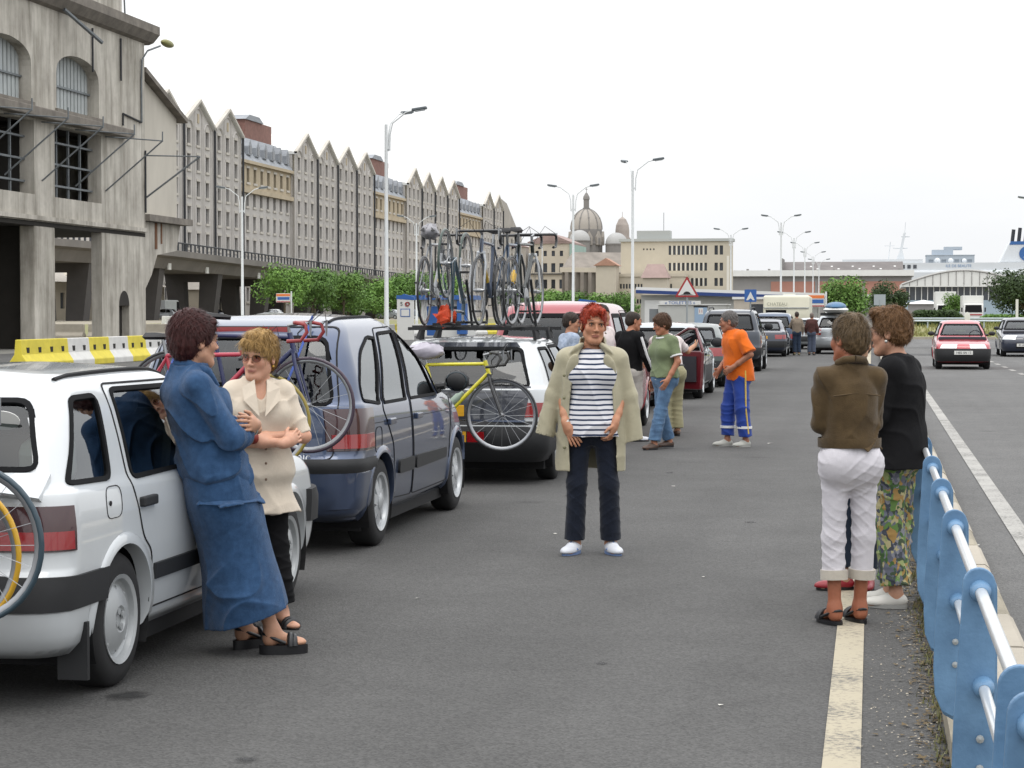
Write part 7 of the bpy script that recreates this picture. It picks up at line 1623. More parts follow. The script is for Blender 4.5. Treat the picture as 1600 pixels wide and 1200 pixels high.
        if legs.get('cuff'):
            for L in 'LR':
                kn, an = j['knee'+L], j['ank'+L]; v = ln*2-1; c = kn+(an-kn)*(v-.13); d = kn+(an-kn)*(v+.01); r_ = (.060-.018*v)*s+x+fl+.004; MB().tube([c, d], r_, 16).build('turn_up', legs['cuff'], tr, smooth=50)
        if legs.get('stripe'):
            for L, sg in (('L', 1), ('R', -1)):
                hp, kn, an = j['hip'+L], j['knee'+L], j['ank'+L]; o = A_((sg*.98, .1, 0))
                p = [hp+o*(.088*s+x)+A_((0, 0, .05)), (hp+kn)/2+o*(.078*s+x), kn+o*(.064*s+x), (kn+an)/2+o*(.054*s+x+fl*.5), kn+(an-kn)*.8+o*(.046*s+x+fl)]
                MB().tube(p, .010, 6).build('side_stripe', legs['stripe'], tr, smooth=60)
    if skirt:
        g = Field(lo, hi, gh); g.add(loft([tuple(A_(q)*s) for q in skirt['secs']], 2.2), .02); g.disp(folds(skirt.get('fold', .007), skirt.get('ff', 26.), seed+7, .15))
        for p in skirt.get('extra', ()): g.add(p[0], p[1])
        if skirt.get('cut'): g.cut(skirt['cut'])
        V, Q = g.nets(); np_mesh(V, Q, 'skirt', skirt['mat'], t)
    if shoes:
        for L in 'LR':
            q = R(toe[L]); fd = A_((math.sin(q), -math.cos(q), 0)); fr = A_((math.cos(q), math.sin(q), 0)); an = j['ank'+L]; zg = an[2]-.085*s; an = an*A_((1, 1, 0))+A_((0, 0, zg)); FR_ = np.stack([fr, -fd, A_((0, 0, 1))], 1)
            k = shoes['kind']; g = Field(an-.22, an+.22, min(gh, .006))
            if k in ('shoe', 'trainer'):
                g.add(ell(an+fd*.01*s+A_((0, 0, .045))*s, A_((.045, .075, .05))*s, FR_), .02); g.add(ell(an+fd*.095*s+A_((0, 0, .028))*s, A_((.049, .09, .036))*s, FR_), .03); g.cut(lambda X, Y, Z: (zg+.018*s-Z)+0*X+0*Y)
                V, Q = g.nets(); so = np_mesh(V, Q, 'shoe', shoes['mat'], t)
                m = MB(); ol = [(an+fr*(.046*math.sin(a)*(1.0 if math.cos(a) < 0 else 1.04))*s+fd*(.055-.118*math.cos(a))*s) for a in np.linspace(0, 2*PI, 25)[:-1]]
                m.v = [(p[0], p[1], zg+.002) for p in ol]+[(p[0], p[1], zg+.026*s) for p in ol]; n_ = len(ol); m.f = [tuple(range(n_))[::-1], tuple(range(n_, 2*n_))]+[(i, (i+1) % n_, n_+(i+1) % n_, n_+i) for i in range(n_)]; m.mi = [0]*len(m.f); m.build('sole', shoes.get('sole', LEATH), so, smooth=50)
                if shoes.get('stripe'): MB().tube([an+fd*.06*s+fr*.047*s+A_((0, 0, .03))*s, an+fd*.055*s+A_((0, 0, .078))*s, an+fd*.06*s-fr*.047*s+A_((0, 0, .03))*s], .012, 6).build('instep_band', shoes['stripe'], so, smooth=60)
            else:                                       # open sandal: sole and straps, the foot itself is bare
                hz = shoes.get('heel', .02)
                m = MB(); ol = [(an+fr*(.044*math.sin(a))*s+fd*(.055-.118*math.cos(a))*s) for a in np.linspace(0, 2*PI, 25)[:-1]]
                m.v = [(p[0], p[1], zg-hz) for p in ol]+[(p[0], p[1], zg+.010*s) for p in ol]; n_ = len(ol); m.f = [tuple(range(n_))[::-1], tuple(range(n_, 2*n_))]+[(i, (i+1) % n_, n_+(i+1) % n_, n_+i) for i in range(n_)]; m.mi = [0]*len(m.f); so = m.build('sandal', shoes['mat'], t, smooth=50)
                def strap(c, up, wdt, rr):
                    pp = [an+fd*c*s+fr*(.045*math.cos(a))*s+A_((0, 0, max(.005, up*math.sin(a))))*s for a in np.linspace(0, PI, 9)]; MB().tube(pp, rr, 6).build('strap', shoes['mat'], so, smooth=60)
                strap(.105, .047, 0, .016); strap(.085, .054, 0, .016)
                pp = [an+fd*(.06-.105*math.sin(a))*s+fr*.047*math.cos(a)*s+A_((0, 0, .022+.045*math.sin(a)))*s for a in np.linspace(0, PI, 11)]; MB().tube(pp, .008, 6).build('heel_strap', shoes['mat'], so, smooth=60)
    t['_j'] = 0; del t['_j']
    return t, j, HP, s
def watch(t, p, d, strap, face, r=.029):
    d = Vector(d).normalized(); T = Matrix.Translation(Vector(p)) @ d.to_track_quat('Z', 'Y').to_matrix().to_4x4(); o = MB().lathe([(r, -.012), (r+.003, -.008), (r+.003, .008), (r, .012)], 18, T).build('watch_strap', strap, t, smooth=60)
    return o
def glasses(t, HP, s, lens, frame, big=1.0):
    g = None
    for q in (1, -1):
        ol = [HP((q*(.0335+.0235*big*math.cos(a)), -.103-.004*abs(math.cos(a))*-1+(.012 if math.cos(a) > .6 else 0)*.5, .001+.0185*big*math.sin(a))) for a in np.linspace(0, 2*PI, 17)[:-1]]
        m = MB(); m.add([tuple(p) for p in ol], [tuple(range(16))]); l_ = m.build('lens', lens, t, fix=False)
        MB().tube([tuple(p) for p in ol], .0016*s, 5, closed=True).build('lens_rim', frame, l_, fix=False)
        MB().tube([HP((q*.057, -.098, .006)), HP((q*.072, -.06, .008)), HP((q*.079, .0, .008))], .0018*s, 5).build('temple', frame, t)
    MB().tube([HP((-.011, -.106, .004)), HP((0, -.111, .007)), HP((.011, -.106, .004))], .0018*s, 5).build('bridge', frame, t)
LENS_B = glass_mat('tinted_lens', (.62, .42, .36), 1.3); LENS_K = glass_mat('dark_lens', (.04, .03, .03), 1.5); FRAME = M('spectacle_frame', '#5a4636', .4, metal=.3)
# ------------------------------------------------------------------ the people in the photograph
DENIM = cloth('denim', '#2b4a6e', .16, 30, .4, 420, col2='#38587e'); BEIGE = cloth('beige', '#cbbfae', .06, 6, .2, 300); BLACKC = cloth('black', '#131315', .15, 8, sheen=0.); NAVYJ = cloth('navy_jeans', '#161c29', .25, 10, .3, 400); COAT = cloth('coat', '#a39d85', .1, 5, .12, 200, rough=.6, col2='#aea890')
BROWN = cloth('brown_cord', '#463824', .16, 10, .3, 260, col2='#56462f'); WHITEP = cloth('white_cotton', '#c6c3c8', .05, 8, .2, 300); CREAMC = cloth('cream_cuff', '#b9b2a6', .08, 10); SAGE = cloth('sage', '#6f7a5c', .08, 8, .25, 260); WHITET = cloth('white_tee', '#d8d8d8', .04); JEANS = cloth('blue_jeans', '#4a6484', .25, 8, .3, 380, col2='#6080a0')
ORANGEC = cloth('orange', '#d8691f', .08, 8); TRACK = cloth('royal_blue', '#27418f', .12, 8, .15, 200, rough=.6); YSTR = cloth('yellow_stripe', '#cdb05a'); KHAKI = cloth('khaki', '#8f8a6d', .1, 8); PALEP = cloth('pale_shirt', '#cfc4c2', .05, 8); GREYS = cloth('grey_shorts', '#a9a49e', .08, 8); DKBLUE = cloth('dark_blue', '#26303f', .15); CHECK = cloth('check_blue', '#8796ad', .15, 30, col2='#a9b4c4'); TAUPE = cloth('taupe', '#7d7163', .12); MAROON = cloth('maroon', '#4a2f2c', .12)
def striped():
    m, n, l, b = nodes_of('striped_jersey'); tc = n.new('ShaderNodeTexCoord'); sx = n.new('ShaderNodeSeparateXYZ'); l.new(tc.outputs['Object'], sx.inputs[0])
    no = n.new('ShaderNodeTexNoise'); no.inputs['Scale'].default_value = 5; l.new(tc.outputs['Object'], no.inputs['Vector'])
    a = n.new('ShaderNodeMath'); a.operation = 'MULTIPLY_ADD'; a.inputs[1].default_value = .022; l.new(no.outputs['Fac'], a.inputs[0]); l.new(sx.outputs['Z'], a.inputs[2])
    d = n.new('ShaderNodeMath'); d.operation = 'DIVIDE'; d.inputs[1].default_value = .0335; l.new(a.outputs[0], d.inputs[0]); fr = n.new('ShaderNodeMath'); fr.operation = 'FRACT'; l.new(d.outputs[0], fr.inputs[0])
    r = n.new('ShaderNodeValToRGB'); r.color_ramp.interpolation = 'CONSTANT'; e = r.color_ramp.elements; e[0].color = (*lin('#2f3a52'), 1); e[1].position = .36; e[1].color = (*lin('#d4d4d8'), 1)
    l.new(fr.outputs[0], r.inputs[0]); l.new(r.outputs[0], b.inputs['Base Color']); b.inputs['Roughness'].default_value = .9; b.inputs['Specular IOR Level'].default_value = .2; return m
def tropical():
    m, n, l, b = nodes_of('tropical_print'); tc = n.new('ShaderNodeTexCoord'); v = n.new('ShaderNodeTexVoronoi'); v.inputs['Scale'].default_value = 40; mp = n.new('ShaderNodeMapping'); mp.inputs['Scale'].default_value = (1, 1, .8)
    no = n.new('ShaderNodeTexNoise'); no.inputs['Scale'].default_value = 14; no.inputs['Detail'].default_value = 3; ad = n.new('ShaderNodeMix'); ad.data_type = 'RGBA'; ad.blend_type = 'LINEAR_LIGHT'; ad.inputs['Factor'].default_value = .06
    l.new(tc.outputs['Object'], mp.inputs[0]); l.new(mp.outputs[0], no.inputs['Vector']); l.new(mp.outputs[0], ad.inputs['A']); l.new(no.outputs['Color'], ad.inputs['B']); l.new(ad.outputs['Result'], v.inputs['Vector'])
    s = n.new('ShaderNodeSeparateColor'); l.new(v.outputs['Color'], s.inputs[0]); r = n.new('ShaderNodeValToRGB'); r.color_ramp.interpolation = 'CONSTANT'; e = r.color_ramp.elements
    cs = ['#3c4a36', '#5b7a40', '#8f9a66', '#3a3f4a', '#9a7c48', '#5f6370', '#3f5e34', '#a8a078', '#7d7f88']
    e[0].color = (*lin(cs[0]), 1); e[1].position = 1/9; e[1].color = (*lin(cs[1]), 1)
    for i in range(2, 9): q = e.new(i/9); q.color = (*lin(cs[i]), 1)
    l.new(s.outputs[0], r.inputs[0]); l.new(r.outputs[0], b.inputs['Base Color']); b.inputs['Roughness'].default_value = .85; return m
STRIPE, TROP = striped(), tropical()
WSTEEL = M('watch_steel', '#c9c9c4', .25, metal=.7); WBLUE = M('watch_blue', '#22304a', .5); GOLD = M('gold', '#c9a34a', .25, metal=1.)

# A denim woman leaning on the white car
LEAN = [(.75, 0, -.02), (.9, 0, .03), (1.1, .0, .085), (1.3, 0, .14), (1.45, 0, .15)]
JA = dict(hipL=(.085, .01, .87), hipR=(-.085, .01, .87), kneeL=(.11, -.13, .47), kneeR=(-.07, -.12, .47), ankL=(.14, -.16, .12), ankR=(-.07, -.24, .12), shL=(.158, .145, 1.31), shR=(-.158, .145, 1.31), elL=(.20, -.01, 1.07), elR=(-.21, .0, 1.06), wrL=(-.10, -.15, 1.115), wrR=(.10, -.205, 1.085), head=(0, .115, 1.515), neck=(0, .15, 1.345), toeL=20, toeR=-12)
pA, j, HPa, s = person('woman in denim jacket and long denim skirt leaning on the white car, arms folded', (-3.0, 9.02, 0), R(124), 1.604, .0058, JA, wide=1.15, deep=1.2, bust=.8, hscale=1.06, skin='#b98e75', head=(12, 0, 0), spine=LEAN,
    hair=dict(col='#381614', vol=.019, len=.02, line=.075, rough=.006, locks=700, lock=.04, lift=.3, extra=[((0, -.07, .082), (.055, .03, .026)), ((0, .07, .0), (.064, .045, .07))], brow='#2a1a16'),
    top=dict(name='jacket', mat=DENIM, t=.022, sleeve=1.45, hem=.74, flare=.018, fold=.0105, ff=34, cuff=.012, neck=1.40), skirt=dict(mat=DENIM, secs=[(.10, .03, -.165, .225, .215), (.30, .025, -.135, .22, .20), (.55, .02, -.075, .20, .18), (.75, 0, -.01, .20, .175), (.92, 0, .02, .185, .16), (1.0, 0, .035, .16, .135)], fold=.010, ff=26, cut=lambda X, Y, Z: (.185-.32*(Y+.16))-Z+0*X),
    shoes=dict(kind='sandal', mat=LEATH, heel=.036), hands=dict(L=dict(d=(-.8, .5, .1), n=(.2, 1, 0), curl=.7), R=dict(d=(.75, .55, .2), n=(-.2, 1, 0), curl=.7)), seed=1)
for sg in (1, -1): MB().tube([A_((sg*.05, .02, 1.30))*s, A_((sg*.075, .075, 1.37))*s, A_((sg*.06, .16, 1.405))*s, A_((0, .205, 1.41))*s], [.012, .024, .022, .020], 8).build('collar', DENIM, pA, smooth=60)
for L in 'LR': e_, w_ = j['el'+L], j['wr'+L]; MB().tube([e_+(w_-e_)*.36, e_+(w_-e_)*.48], .058*s, 16).build('rolled_cuff', DENIM, pA, smooth=50, bevel=.006)
watch(pA, j['wrR']*.9+j['elR']*.1, j['wrR']-j['elR'], WSTEEL, WSTEEL); watch(pA, j['wrL']*.75+j['elL']*.25, j['wrL']-j['elL'], WBLUE, WBLUE, .034)
# B blonde woman in the beige blouse
JB = dict(CROSS); JB.update(head=(0, -.01, 1.53), toeL=25, toeR=-10, ankL=(.12, -.02, .085), ankR=(-.06, -.06, .085), elL=(.245, -.06, 1.08), elR=(-.22, -.07, 1.06), wrL=(-.10, -.215, 1.085), wrR=(.12, -.245, 1.055), shL=(.138, .01, 1.325), shR=(-.138, .01, 1.325))
pB, j, HPb, s = person('blonde woman with tinted glasses in a beige blouse, arms folded beside the denim woman', (-3.07, 9.88, 0), R(22), 1.49, .0055, JB, wide=1.10, deep=1.22, bust=.9, hscale=1.08, skin='#c89a82', head=(-32, 4, 4), jaw=1.12,
    hair=dict(col='#9a7a48', vol=.016, line=.066, len=.012, rough=.006, locks=900, lock=.045, lift=.28, extra=[((-.015, -.078, .075), (.062, .03, .028)), ((0, -.03, .115), (.06, .06, .03))], brow='#6a5236'),
    top=dict(name='blouse', mat=BEIGE, t=.015, sleeve=.98, hem=.66, flare=.018, fold=.0065, ff=36, neck=1.40, collar_cut=1.40), legs=dict(mat=BLACKC, t=.014, len=.94, flare=.02, waist=1.0), shoes=dict(kind='sandal', mat=LEATH, heel=.0),
    hands=dict(L=dict(d=(-.8, .5, -.05), n=(.2, 1, 0), curl=.7), R=dict(d=(.75, .5, .35), n=(-.2, 1, 0), curl=.6)), seed=2)
glasses(pB, HPb, s, LENS_B, FRAME); watch(pB, j['wrL']*.85+j['elL']*.15, j['wrL']-j['elL'], M('watch_red', '#7a2a22', .6), WSTEEL, .030)
for q in (1, -1): MB().ball(HPb((q*.082, .0, -.045)), .006, 8, 6).build('earring', GOLD, pB)
for sg in (1, -1):    # lapels
    MB().add([A_((sg*.035, -.10, 1.405))*s, A_((sg*.105, -.125, 1.36))*s, A_((sg*.10, -.165, 1.29))*s, A_((sg*.015, -.195, 1.20))*s, A_((sg*.03, -.15, 1.33))*s], [(0, 1, 2, 3, 4)] if sg > 0 else [(4, 3, 2, 1, 0)]).build('lapel', BEIGE, pB, fix=False)
for z in (1.02, .94, .85): MB().ball(A_((.02, -.185-.0*z, z))*s, .007, 8, 6).build('button', M('button_brown', '#6a5646', .5), pB)

# C red haired woman with the coat over her shoulders
JC = dict(elR=(-.20, .02, 1.07), wrR=(-.165, -.105, .875), elL=(.195, .03, 1.07), wrL=(.16, -.10, .885), ankL=(.125, .02, .085), ankR=(-.115, -.01, .085), kneeL=(.115, -.02, .47), kneeR=(-.10, -.03, .47), toeL=22, toeR=-20, head=(.01, -.02, 1.535))
pC, j, HPc, s = person('red haired woman in striped jersey, a pale coat over her shoulders, standing in lane', (-1.83, 13.29, 0), R(4), 1.638, .0052, JC, wide=1.10, deep=1.12, bust=.82, skin='#b58468', hscale=1.05, head=(16, 2, 3),
    hair=dict(col='#942f13', vol=.010, line=.078, len=-.012, rough=.007, locks=1100, lock=.024, lift=.5, extra=[((.01, -.055, .092), (.05, .04, .026))], brow='#5a3222'),
    top=dict(name='striped_jersey', mat=STRIPE, t=.015, sleeve=0, hem=.79, flare=.008, fold=.006, ff=30, neck=1.375), legs=dict(mat=NAVYJ, r=.94, t=.008, len=.985, flare=.022, waist=.98, fold=.0028, lat=1.0), shoes=dict(kind='trainer', mat=M('shoe_white', '#c9ccd2', .6), sole=M('sole_blue', '#6a80a8', .7), stripe=M('shoe_band', '#5f79a6', .7)),
    hands=dict(R=dict(d=(.45, -.15, -.85), n=(.2, .95, -.1), curl=.15), L=dict(d=(-.25, -.1, -.95), n=(-.9, .3, 0), curl=.9)), seed=3)
watch(pC, j['wrR']*.95+j['elR']*.05, j['wrR']-j['elR'], WSTEEL, WSTEEL, .028); watch(pC, j['wrL']*.95+j['elL']*.05, j['wrL']-j['elL'], WSTEEL, WSTEEL, .028)
for q in (1, -1): MB().ball(HPc((q*.083, .0, -.046)), .008, 8, 6).build('earring', WSTEEL, pC)
def coat():
    lo, hi = (-.62, -.35, .4), (.62, .36, 1.6); g = Field(lo, hi, .0062); x = .03
    secs = [(.56, -.01, .035, .235, .175), (.75, -.01, .03, .232, .165), (.95, -.005, .025, .222, .158), (1.15, 0, .02, .21, .155), (1.27, 0, .018, .205, .145), (1.335, 0, .018, .18, .13), (1.375, 0, .02, .138, .108), (1.41, 0, .028, .095, .09), (1.455, 0, .035, .085, .085)]
    g.add(loft(secs, 2.2), .02)
    for sg in (1, -1): g.add(ell((sg*.160, .012, 1.325), (.068, .08, .062)), .05)
    inn = [(z, cx, cy, a-.020, b-.020) for z, cx, cy, a, b in secs]; inn[0] = (.50,)+inn[0][1:]; inn[-1] = (1.52,)+inn[-1][1:]
    inn = [(.40, -.01, .035, .219, .159)]+inn[1:]
    g.sub(loft(inn, 2.2), .006)
    zs = [.4, .6, .8, 1.0, 1.15, 1.25, 1.35, 1.42, 1.5]; L_ = [-.135, -.14, -.15, -.145, -.13, -.11, -.085, -.075, -.07]; R_ = [.175, .172, .165, .15, .135, .115, .09, .08, .075]
    def op(X, Y, Z):
        a = np.interp(Z.ravel(), zs, L_)[None, None, :]; b = np.interp(Z.ravel(), zs, R_)[None, None, :]; return np.minimum(np.minimum(X-a, b-X), .03-Y)
    g.cut(op)
    # empty sleeves hang outside
    for sg, e, m in ((-1, (-.325, .02, .79), (-.262, .03, 1.06)), (1, (.275, .04, .765), (.25, .03, 1.06))):
        a = (sg*.182, .01, 1.30); g.add(cap(a, m, .058, .056), .04); g.add(cap(m, e, .056, .066, flat=True), .025); 
        em = A_(e)+(A_(e)-A_(m))*.06; g.sub(cap(A_(m)*.4+A_(e)*.6, em, .045, .055, flat=False), .006)
    # collar laid open
    for sg in (1, -1): g.add(ell((sg*.098, -.058, 1.375), (.062, .045, .02), np.array(Euler((R(-25), R(sg*38), R(sg*-18))).to_matrix())), .012); g.add(ell((sg*.125, -.115, 1.27), (.036, .018, .08), np.array(Euler((R(12), R(sg*-20), 0)).to_matrix())), .02)
    g.add(ell((0, .10, 1.425), (.09, .03, .055)), .02)
    g.disp(folds(.004, 34, 12, .2)); V, Q = g.nets(); o = np_mesh(V*s, Q, 'coat', COAT, pC)
    for z in (1.2, 1.05, .88, .72): MB().ball((-.178*s, (-.118 if z > 1 else -.105)*s, z*s), (.010, .006, .010), 10, 6).build('coat_button', M('button_olive', '#6f6d50', .5), o)
coat()

# D woman in brown jacket and white trousers, back to the camera
JD = dict(CROSS); JD.update(elL=(.155, -.03, 1.08), elR=(-.148, -.05, 1.08), wrL=(.07, -.20, 1.10), wrR=(-.06, -.22, 1.05), shL=(.142, .01, 1.325), shR=(-.142, .01, 1.325), ankL=(.085, .02, .10), ankR=(-.07, -.02, .10), kneeL=(.088, -.0, .47), kneeR=(-.085, 0, .47), toeL=12, toeR=4, head=(0, -.03, 1.535))
pD, j, HPd, s = person('woman in brown jacket and white cropped trousers seen from behind', (-.11, 10.5, 0), R(200), 1.579, .0056, JD, wide=1.0, deep=1.08, hscale=1.04, skin='#9c6249', head=(28, 3, 0), face=False,
    hair=dict(col='#57462f', vol=.010, line=.075, len=.012, rough=.006, locks=1000, lock=.045, lift=.06, extra=[((0, .075, .02), (.068, .038, .065))]),
    top=dict(name='jacket', mat=BROWN, t=.014, sleeve=1.9, hem=.955, flare=.005, fold=.008, ff=36, neck=1.40), legs=dict(mat=WHITEP, r=.90, t=.005, len=.80, flare=.014, waist=.98, fold=.0034, ff=70, lat=1.1, cuff=CREAMC, seat=1.08), shoes=dict(kind='sandal', mat=LEATH, heel=.012), hands=dict(L=dict(d=(-1, 0, 0), n=(0, 1, 0), curl=1.2), R=dict(d=(1, 0, 0), n=(0, 1, 0), curl=1.2)), seed=4)
MB().tube([A_((x, (.118-.25*x*x), 1.25-abs(x)*.12))*s for x in np.linspace(-.13, .13, 11)], .0035, 4).build('yoke_seam', BROWN, pD, smooth=60)
g_ = MB().lathe([(1, 0), (1.01, .01), (1.01, .045), (1, .05)], 30, Matrix.Translation((0, 0, .955*s)) @ Matrix.Diagonal((.150*s+.020, .113*1.08*s+.020, 1, 1))); g_.build('waistband', BROWN, pD, smooth=60)
for sg in (1, -1): MB().tube([A_((sg*.078, .02, 1.405))*s, A_((sg*.055, .062, 1.425))*s, A_((0, .078, 1.43))*s], .020, 8).build('collar', BROWN, pD, smooth=60)
# E woman in black jacket and tropical trousers
JE = dict(CROSS); JE.update(ankL=(.10, .03, .085), ankR=(-.06, -.05, .085), head=(0, -.05, 1.535), elL=(.20, -.06, 1.08), elR=(-.20, -.06, 1.08))
pE, j, HPe, s = person('woman in black cardigan and tropical print trousers with sunglasses beside the brown jacket', (.14, 11.2, 0), R(252), 1.609, .0058, JE, wide=1.08, deep=1.18, hscale=1.05, skin='#b58a72', head=(4, 4, 0),
    hair=dict(col='#66492c', vol=.014, line=.072, len=-.005, rough=.009, locks=1100, lock=.04, lift=.5, extra=[((0, -.05, .11), (.06, .05, .03))], brow='#4a3524'),
    top=dict(name='cardigan', mat=BLACKC, t=.026, sleeve=1.9, hem=.78, flare=.03, fold=.006, ff=30, neck=1.40), legs=dict(mat=TROP, t=.016, len=.95, flare=.03, waist=.98, fold=.006), shoes=dict(kind='shoe', mat=M('shoe_cream', '#c9c7c0', .6), sole=M('sole_grey', '#9a9a96', .7)), seed=5)
glasses(pE, HPe, s, LENS_K, FRAME, 1.15)
for q in (1, -1): MB().ball(HPe((q*.083, .0, -.046)), .009, 8, 6).build('earring', WSTEEL, pE)
# F third woman, nearly hidden, red shoe showing
person('woman in dark trousers and red shoes hidden behind the brown jacket', (-.075, 11.8, 0), R(345), 1.53, .009, dict(elL=(.165, .02, 1.07), elR=(-.165, .02, 1.07), wrL=(.15, -.05, .85), wrR=(-.15, -.05, .85), toeR=-70, ankR=(-.07, -.05, .085), ankL=(.06, .02, .085), shL=(.135, .01, 1.32), shR=(-.135, .01, 1.32)), skin='#b08a70', face=True, hair=dict(col='#3a2c20', vol=.015, locks=100), top=dict(mat=DKBLUE, t=.016, sleeve=1.9, hem=.9), legs=dict(mat=DKBLUE, t=.012, len=.93, flare=.01), shoes=dict(kind='shoe', mat=M('shoe_red', '#8e1f2a', .4)), wide=.95, seed=6)
# G man in black jacket with white sleeve stripes and grey shorts
JG = dict(elR=(-.25, -.02, 1.09), wrR=(-.24, -.16, .87), elL=(.23, -.06, 1.08), wrL=(.12, -.22, 1.0), shL=(.172, .01, 1.33), shR=(-.172, .01, 1.33), toeR=-20, head=(0, -.06, 1.53), ankR=(-.14, .02, .085), ankL=(.12, -.02, .085))
pG, j, HPg, s = person('balding man in black jacket and grey shorts at the raised tailgate', (-2.98, 25.15, 0), R(140), 1.623, .0095, JG, sex='m', wide=1.02, skin='#a8745a', head=(-20, 8, 0), face=True, hair=dict(col='#2a221c', vol=.006, line=.09, bald=1, locks=0, rough=.002, h=.008), top=dict(name='jacket', mat=BLACKC, t=.02, sleeve=1.85, hem=.86, fold=.006), legs=dict(name='shorts', mat=GREYS, t=.022, len=.50, flare=.012, waist=.95), shoes=dict(kind='trainer', mat=M('shoe_white', '#c9ccd2', .6)), seed=7)
for L, sg in (('R', -1), ('L', 1)):
    a, e, w = j['sh'+L], j['el'+L], j['wr'+L]; o = A_((sg*.062, .02, 0)); MB().tube([a+o*1.05, e+o*.98, e*.25+w*.75+o*.85], .016, 6).build('sleeve_stripe', WHITET, pG, smooth=60)
# H woman in sage tee shirt and jeans
JH = dict(kneeL=(.06, -.10, .47), ankL=(.05, -.19, .085), kneeR=(-.09, .02, .46), ankR=(-.10, .15, .095), elL=(.235, .03, 1.08), wrL=(.20, -.09, .865), elR=(-.22, .05, 1.08), wrR=(-.21, -.02, .85), head=(0, -.045, 1.53), toeL=5, toeR=-15)
pH, j, HPh, s = person('smiling woman in sage green tee shirt and jeans walking past the maroon car', (-2.41, 23.75, 0), R(-48), 1.584, .0078, JH, wide=1.10, deep=1.1, bust=1.05, skin='#a8745a', head=(-18, 12, 0), hair=dict(col='#4a3322', vol=.02, line=.07, len=.0, locks=500, lock=.04, lift=.35, extra=[((0, -.07, .08), (.05, .03, .028))]), top=dict(name='tee_shirt', mat=SAGE, t=.02, sleeve=.72, hem=.885, fold=.006, ff=32, cuff=.006, trim=WHITET), legs=dict(mat=JEANS, t=.014, len=.97, flare=.02, waist=.98), shoes=dict(kind='shoe', mat=M('shoe_brown', '#4a382e', .5)), seed=8)
MB().tube([A_((.085*math.cos(a), -.02+.075*math.sin(a), 1.385-.02*math.sin(-a)))*s for a in np.linspace(0, 2*PI, 20)[:-1]], .011, 6, closed=True).build('collar', WHITET, pH, smooth=60)
# I man in pale shirt and khaki trousers, bent over the open door
BEND = [(.75, 0, .03), (.9, 0, .02), (1.05, 0, -.04), (1.2, 0, -.13), (1.35, 0, -.22), (1.45, 0, -.26)]
JI = dict(shL=(.168, -.21, 1.29), shR=(-.168, -.21, 1.29), neck=(0, -.24, 1.34), head=(0, -.34, 1.46), elR=(-.36, -.32, 1.15), wrR=(-.50, -.44, 1.22), elL=(.22, -.3, 1.05), wrL=(.15, -.48, 1.05), hipL=(.085, .04, .86), hipR=(-.085, .04, .86))
pI, j, HPi, s = person('grey haired man in pale shirt and khaki trousers bending at the open maroon door', (-2.58, 26.3, 0), R(206), 1.575, .0095, JI, sex='m', wide=1.0, skin='#b08468', head=(-15, 10, 0), face=False, spine=BEND, hair=dict(col='#6f6a66', vol=.010, locks=200, lock=.02, line=.07, h=.008), top=dict(name='shirt', mat=PALEP, t=.02, sleeve=.8, hem=.93, fold=.006), legs=dict(mat=KHAKI, t=.022, len=.97, flare=.022, waist=1.0), shoes=dict(kind='shoe', mat=M('shoe_brown', '#4a382e', .5)), seed=9)
MB().lathe([(1, -.018), (1.02, 0), (1, .018)], 26, Matrix.Translation((0, -.005, .965*s)) @ Matrix.Diagonal((.158*s+.022, .118*s+.022, 1, 1))).build('belt', LEATH, pI, smooth=60)
# J man in orange tee shirt and blue track trousers
STOOP = [(.8, 0, .03), (.95, 0, .02), (1.1, 0, -.01), (1.3, 0, -.05), (1.45, 0, -.08)]
JJ = dict(shL=(.172, -.04, 1.325), shR=(-.172, -.04, 1.325), neck=(0, -.07, 1.36), head=(0, -.13, 1.50), elL=(.26, .04, 1.11), wrL=(.15, -.14, .955), elR=(-.25, .0, 1.1), wrR=(-.18, -.16, .93), kneeL=(.10, .01, .47), ankL=(.10, .06, .085), kneeR=(-.10, -.08, .47), ankR=(-.10, -.09, .085))
pJ, j, HPj, s = person('grey haired man in orange tee shirt and blue track trousers standing in the lane', (-1.58, 24.3, 0), R(-62), 1.652, .0076, JJ, sex='m', wide=1.06, deep=1.12, skin='#9c6c55', head=(-22, 6, 0), spine=STOOP, hair=dict(col='#5a5654', vol=.009, line=.082, locks=350, lock=.02, rough=.004, h=.006, brow='#4a4644'), top=dict(name='tee_shirt', mat=ORANGEC, t=.026, sleeve=.88, hem=.80, flare=.012, fold=.007, ff=28, cuff=.018, belly=.13), legs=dict(mat=TRACK, t=.026, len=.94, flare=.012, waist=.98, fold=.007, ff=30, stripe=YSTR), shoes=dict(kind='trainer', mat=M('shoe_greywhite', '#a9a9a2', .7), sole=M('sole_grey', '#9a9a96', .7)), hands=dict(L=dict(d=(-.5, -.6, -.5), n=(-.5, .6, 0), curl=.7)), seed=10)
for L in 'LR': a = j['knee'+L]*.36+j['ank'+L]*.64; MB().tube([a, a+A_((0, 0, .03))], .092, 16).build('white_band', WHITET, pJ, smooth=50)
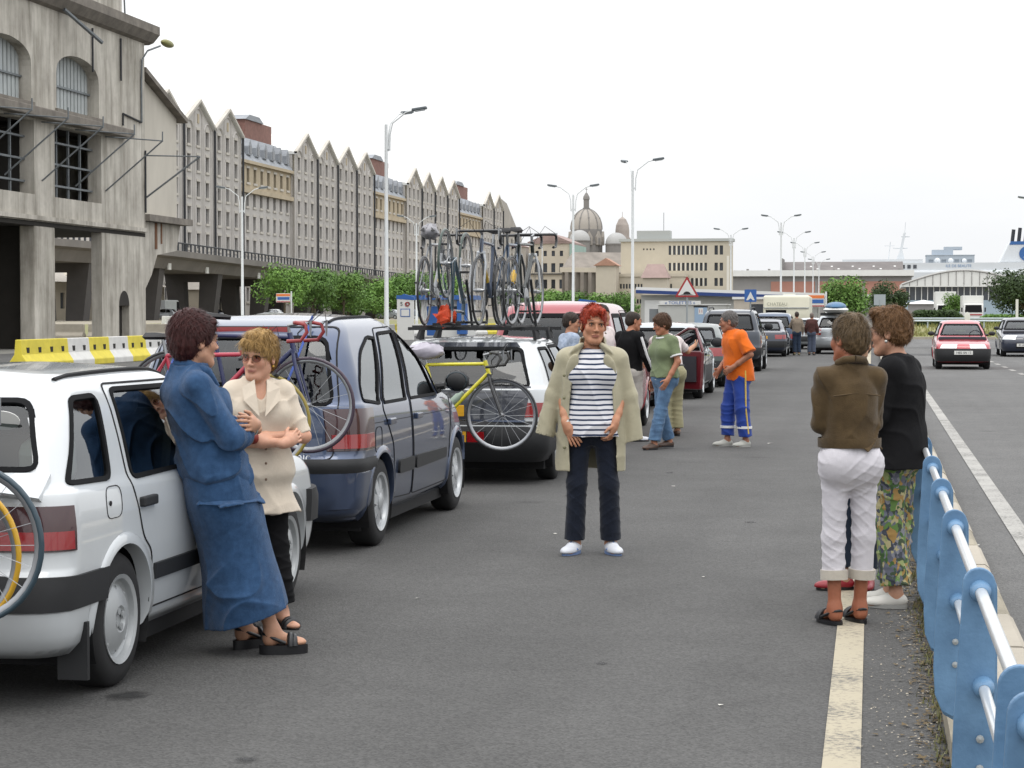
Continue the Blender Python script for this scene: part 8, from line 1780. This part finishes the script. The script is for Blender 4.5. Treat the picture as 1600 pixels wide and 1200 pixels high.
# K two men beyond the estate
person('man in blue checked shirt standing between the white estate and the red minivan', (-3.62, 24.3, 0), R(120), 1.60, .011, dict(shL=(.172, .01, 1.33), shR=(-.172, .01, 1.33)), sex='m', skin='#a87a60', head=(-30, 6, 0), hair=dict(col='#2c221c', vol=.010, locks=150, lock=.02, h=.009), top=dict(mat=CHECK, t=.02, sleeve=.9, hem=.88), legs=dict(mat=DKBLUE, t=.016, len=.96, flare=.02), shoes=dict(kind='shoe', mat=LEATH), seed=11)
person('dark haired man mostly hidden behind the red haired woman', (-3.30, 24.75, 0), R(60), 1.69, .012, dict(shL=(.172, .01, 1.33), shR=(-.172, .01, 1.33)), sex='m', skin='#a87a60', head=(0, 0, 0), face=False, hair=dict(col='#241a16', vol=.014, locks=150, h=.009), top=dict(mat=PALEP, t=.02, sleeve=1.8, hem=.88), legs=dict(mat=DKBLUE, t=.016, len=.96, flare=.02), shoes=dict(kind='shoe', mat=LEATH), seed=12)
# L, M far men
person('distant man in taupe jacket and dark jeans beside the slate estate', (-2.84, 78.2, 0), R(190), 1.66, .017, dict(elL=(.24, -.1, 1.1), wrL=(.1, -.25, 1.0)), sex='m', skin='#a87a60', face=False, hair=dict(col='#3a302a', vol=.010, locks=0, h=.012), top=dict(mat=TAUPE, t=.026, sleeve=1.85, hem=.86), legs=dict(mat=cloth('dark_jeans', '#2a3648'), t=.018, len=.96, flare=.02), shoes=dict(kind='shoe', mat=KHAKI), seed=13)
person('distant man in maroon jacket and grey trousers seen from behind', (-2.28, 78.4, 0), R(172), 1.62, .017, {}, sex='m', skin='#a87a60', face=False, hair=dict(col='#6a5f58', vol=.006, locks=0, h=.012), top=dict(mat=MAROON, t=.026, sleeve=1.85, hem=.86), legs=dict(mat=cloth('slate_trousers', '#4a5262'), t=.018, len=.96, flare=.02), shoes=dict(kind='shoe', mat=LEATH), seed=14)
# driver of the red hatchback
person('driver in a pale shirt at the wheel of the red hatchback', (2.58+.36, 60.86, -.33), R(0), 1.6, .016, dict(hipL=(.09, .05, .80), hipR=(-.09, .05, .80), kneeL=(.12, -.38, .86), kneeR=(-.12, -.38, .86), ankL=(.12, -.55, .62), ankR=(-.12, -.55, .62), elL=(.23, -.15, 1.1), wrL=(.15, -.36, 1.2), elR=(-.23, -.15, 1.1), wrR=(-.15, -.36, 1.2)), skin='#b08a70', face=False, hair=dict(col='#3a2c24', vol=.016, locks=0, h=.012), top=dict(mat=PALEP, t=.016, sleeve=1.8, hem=.84), legs=dict(mat=DKBLUE, t=.014, len=.95), seed=15)
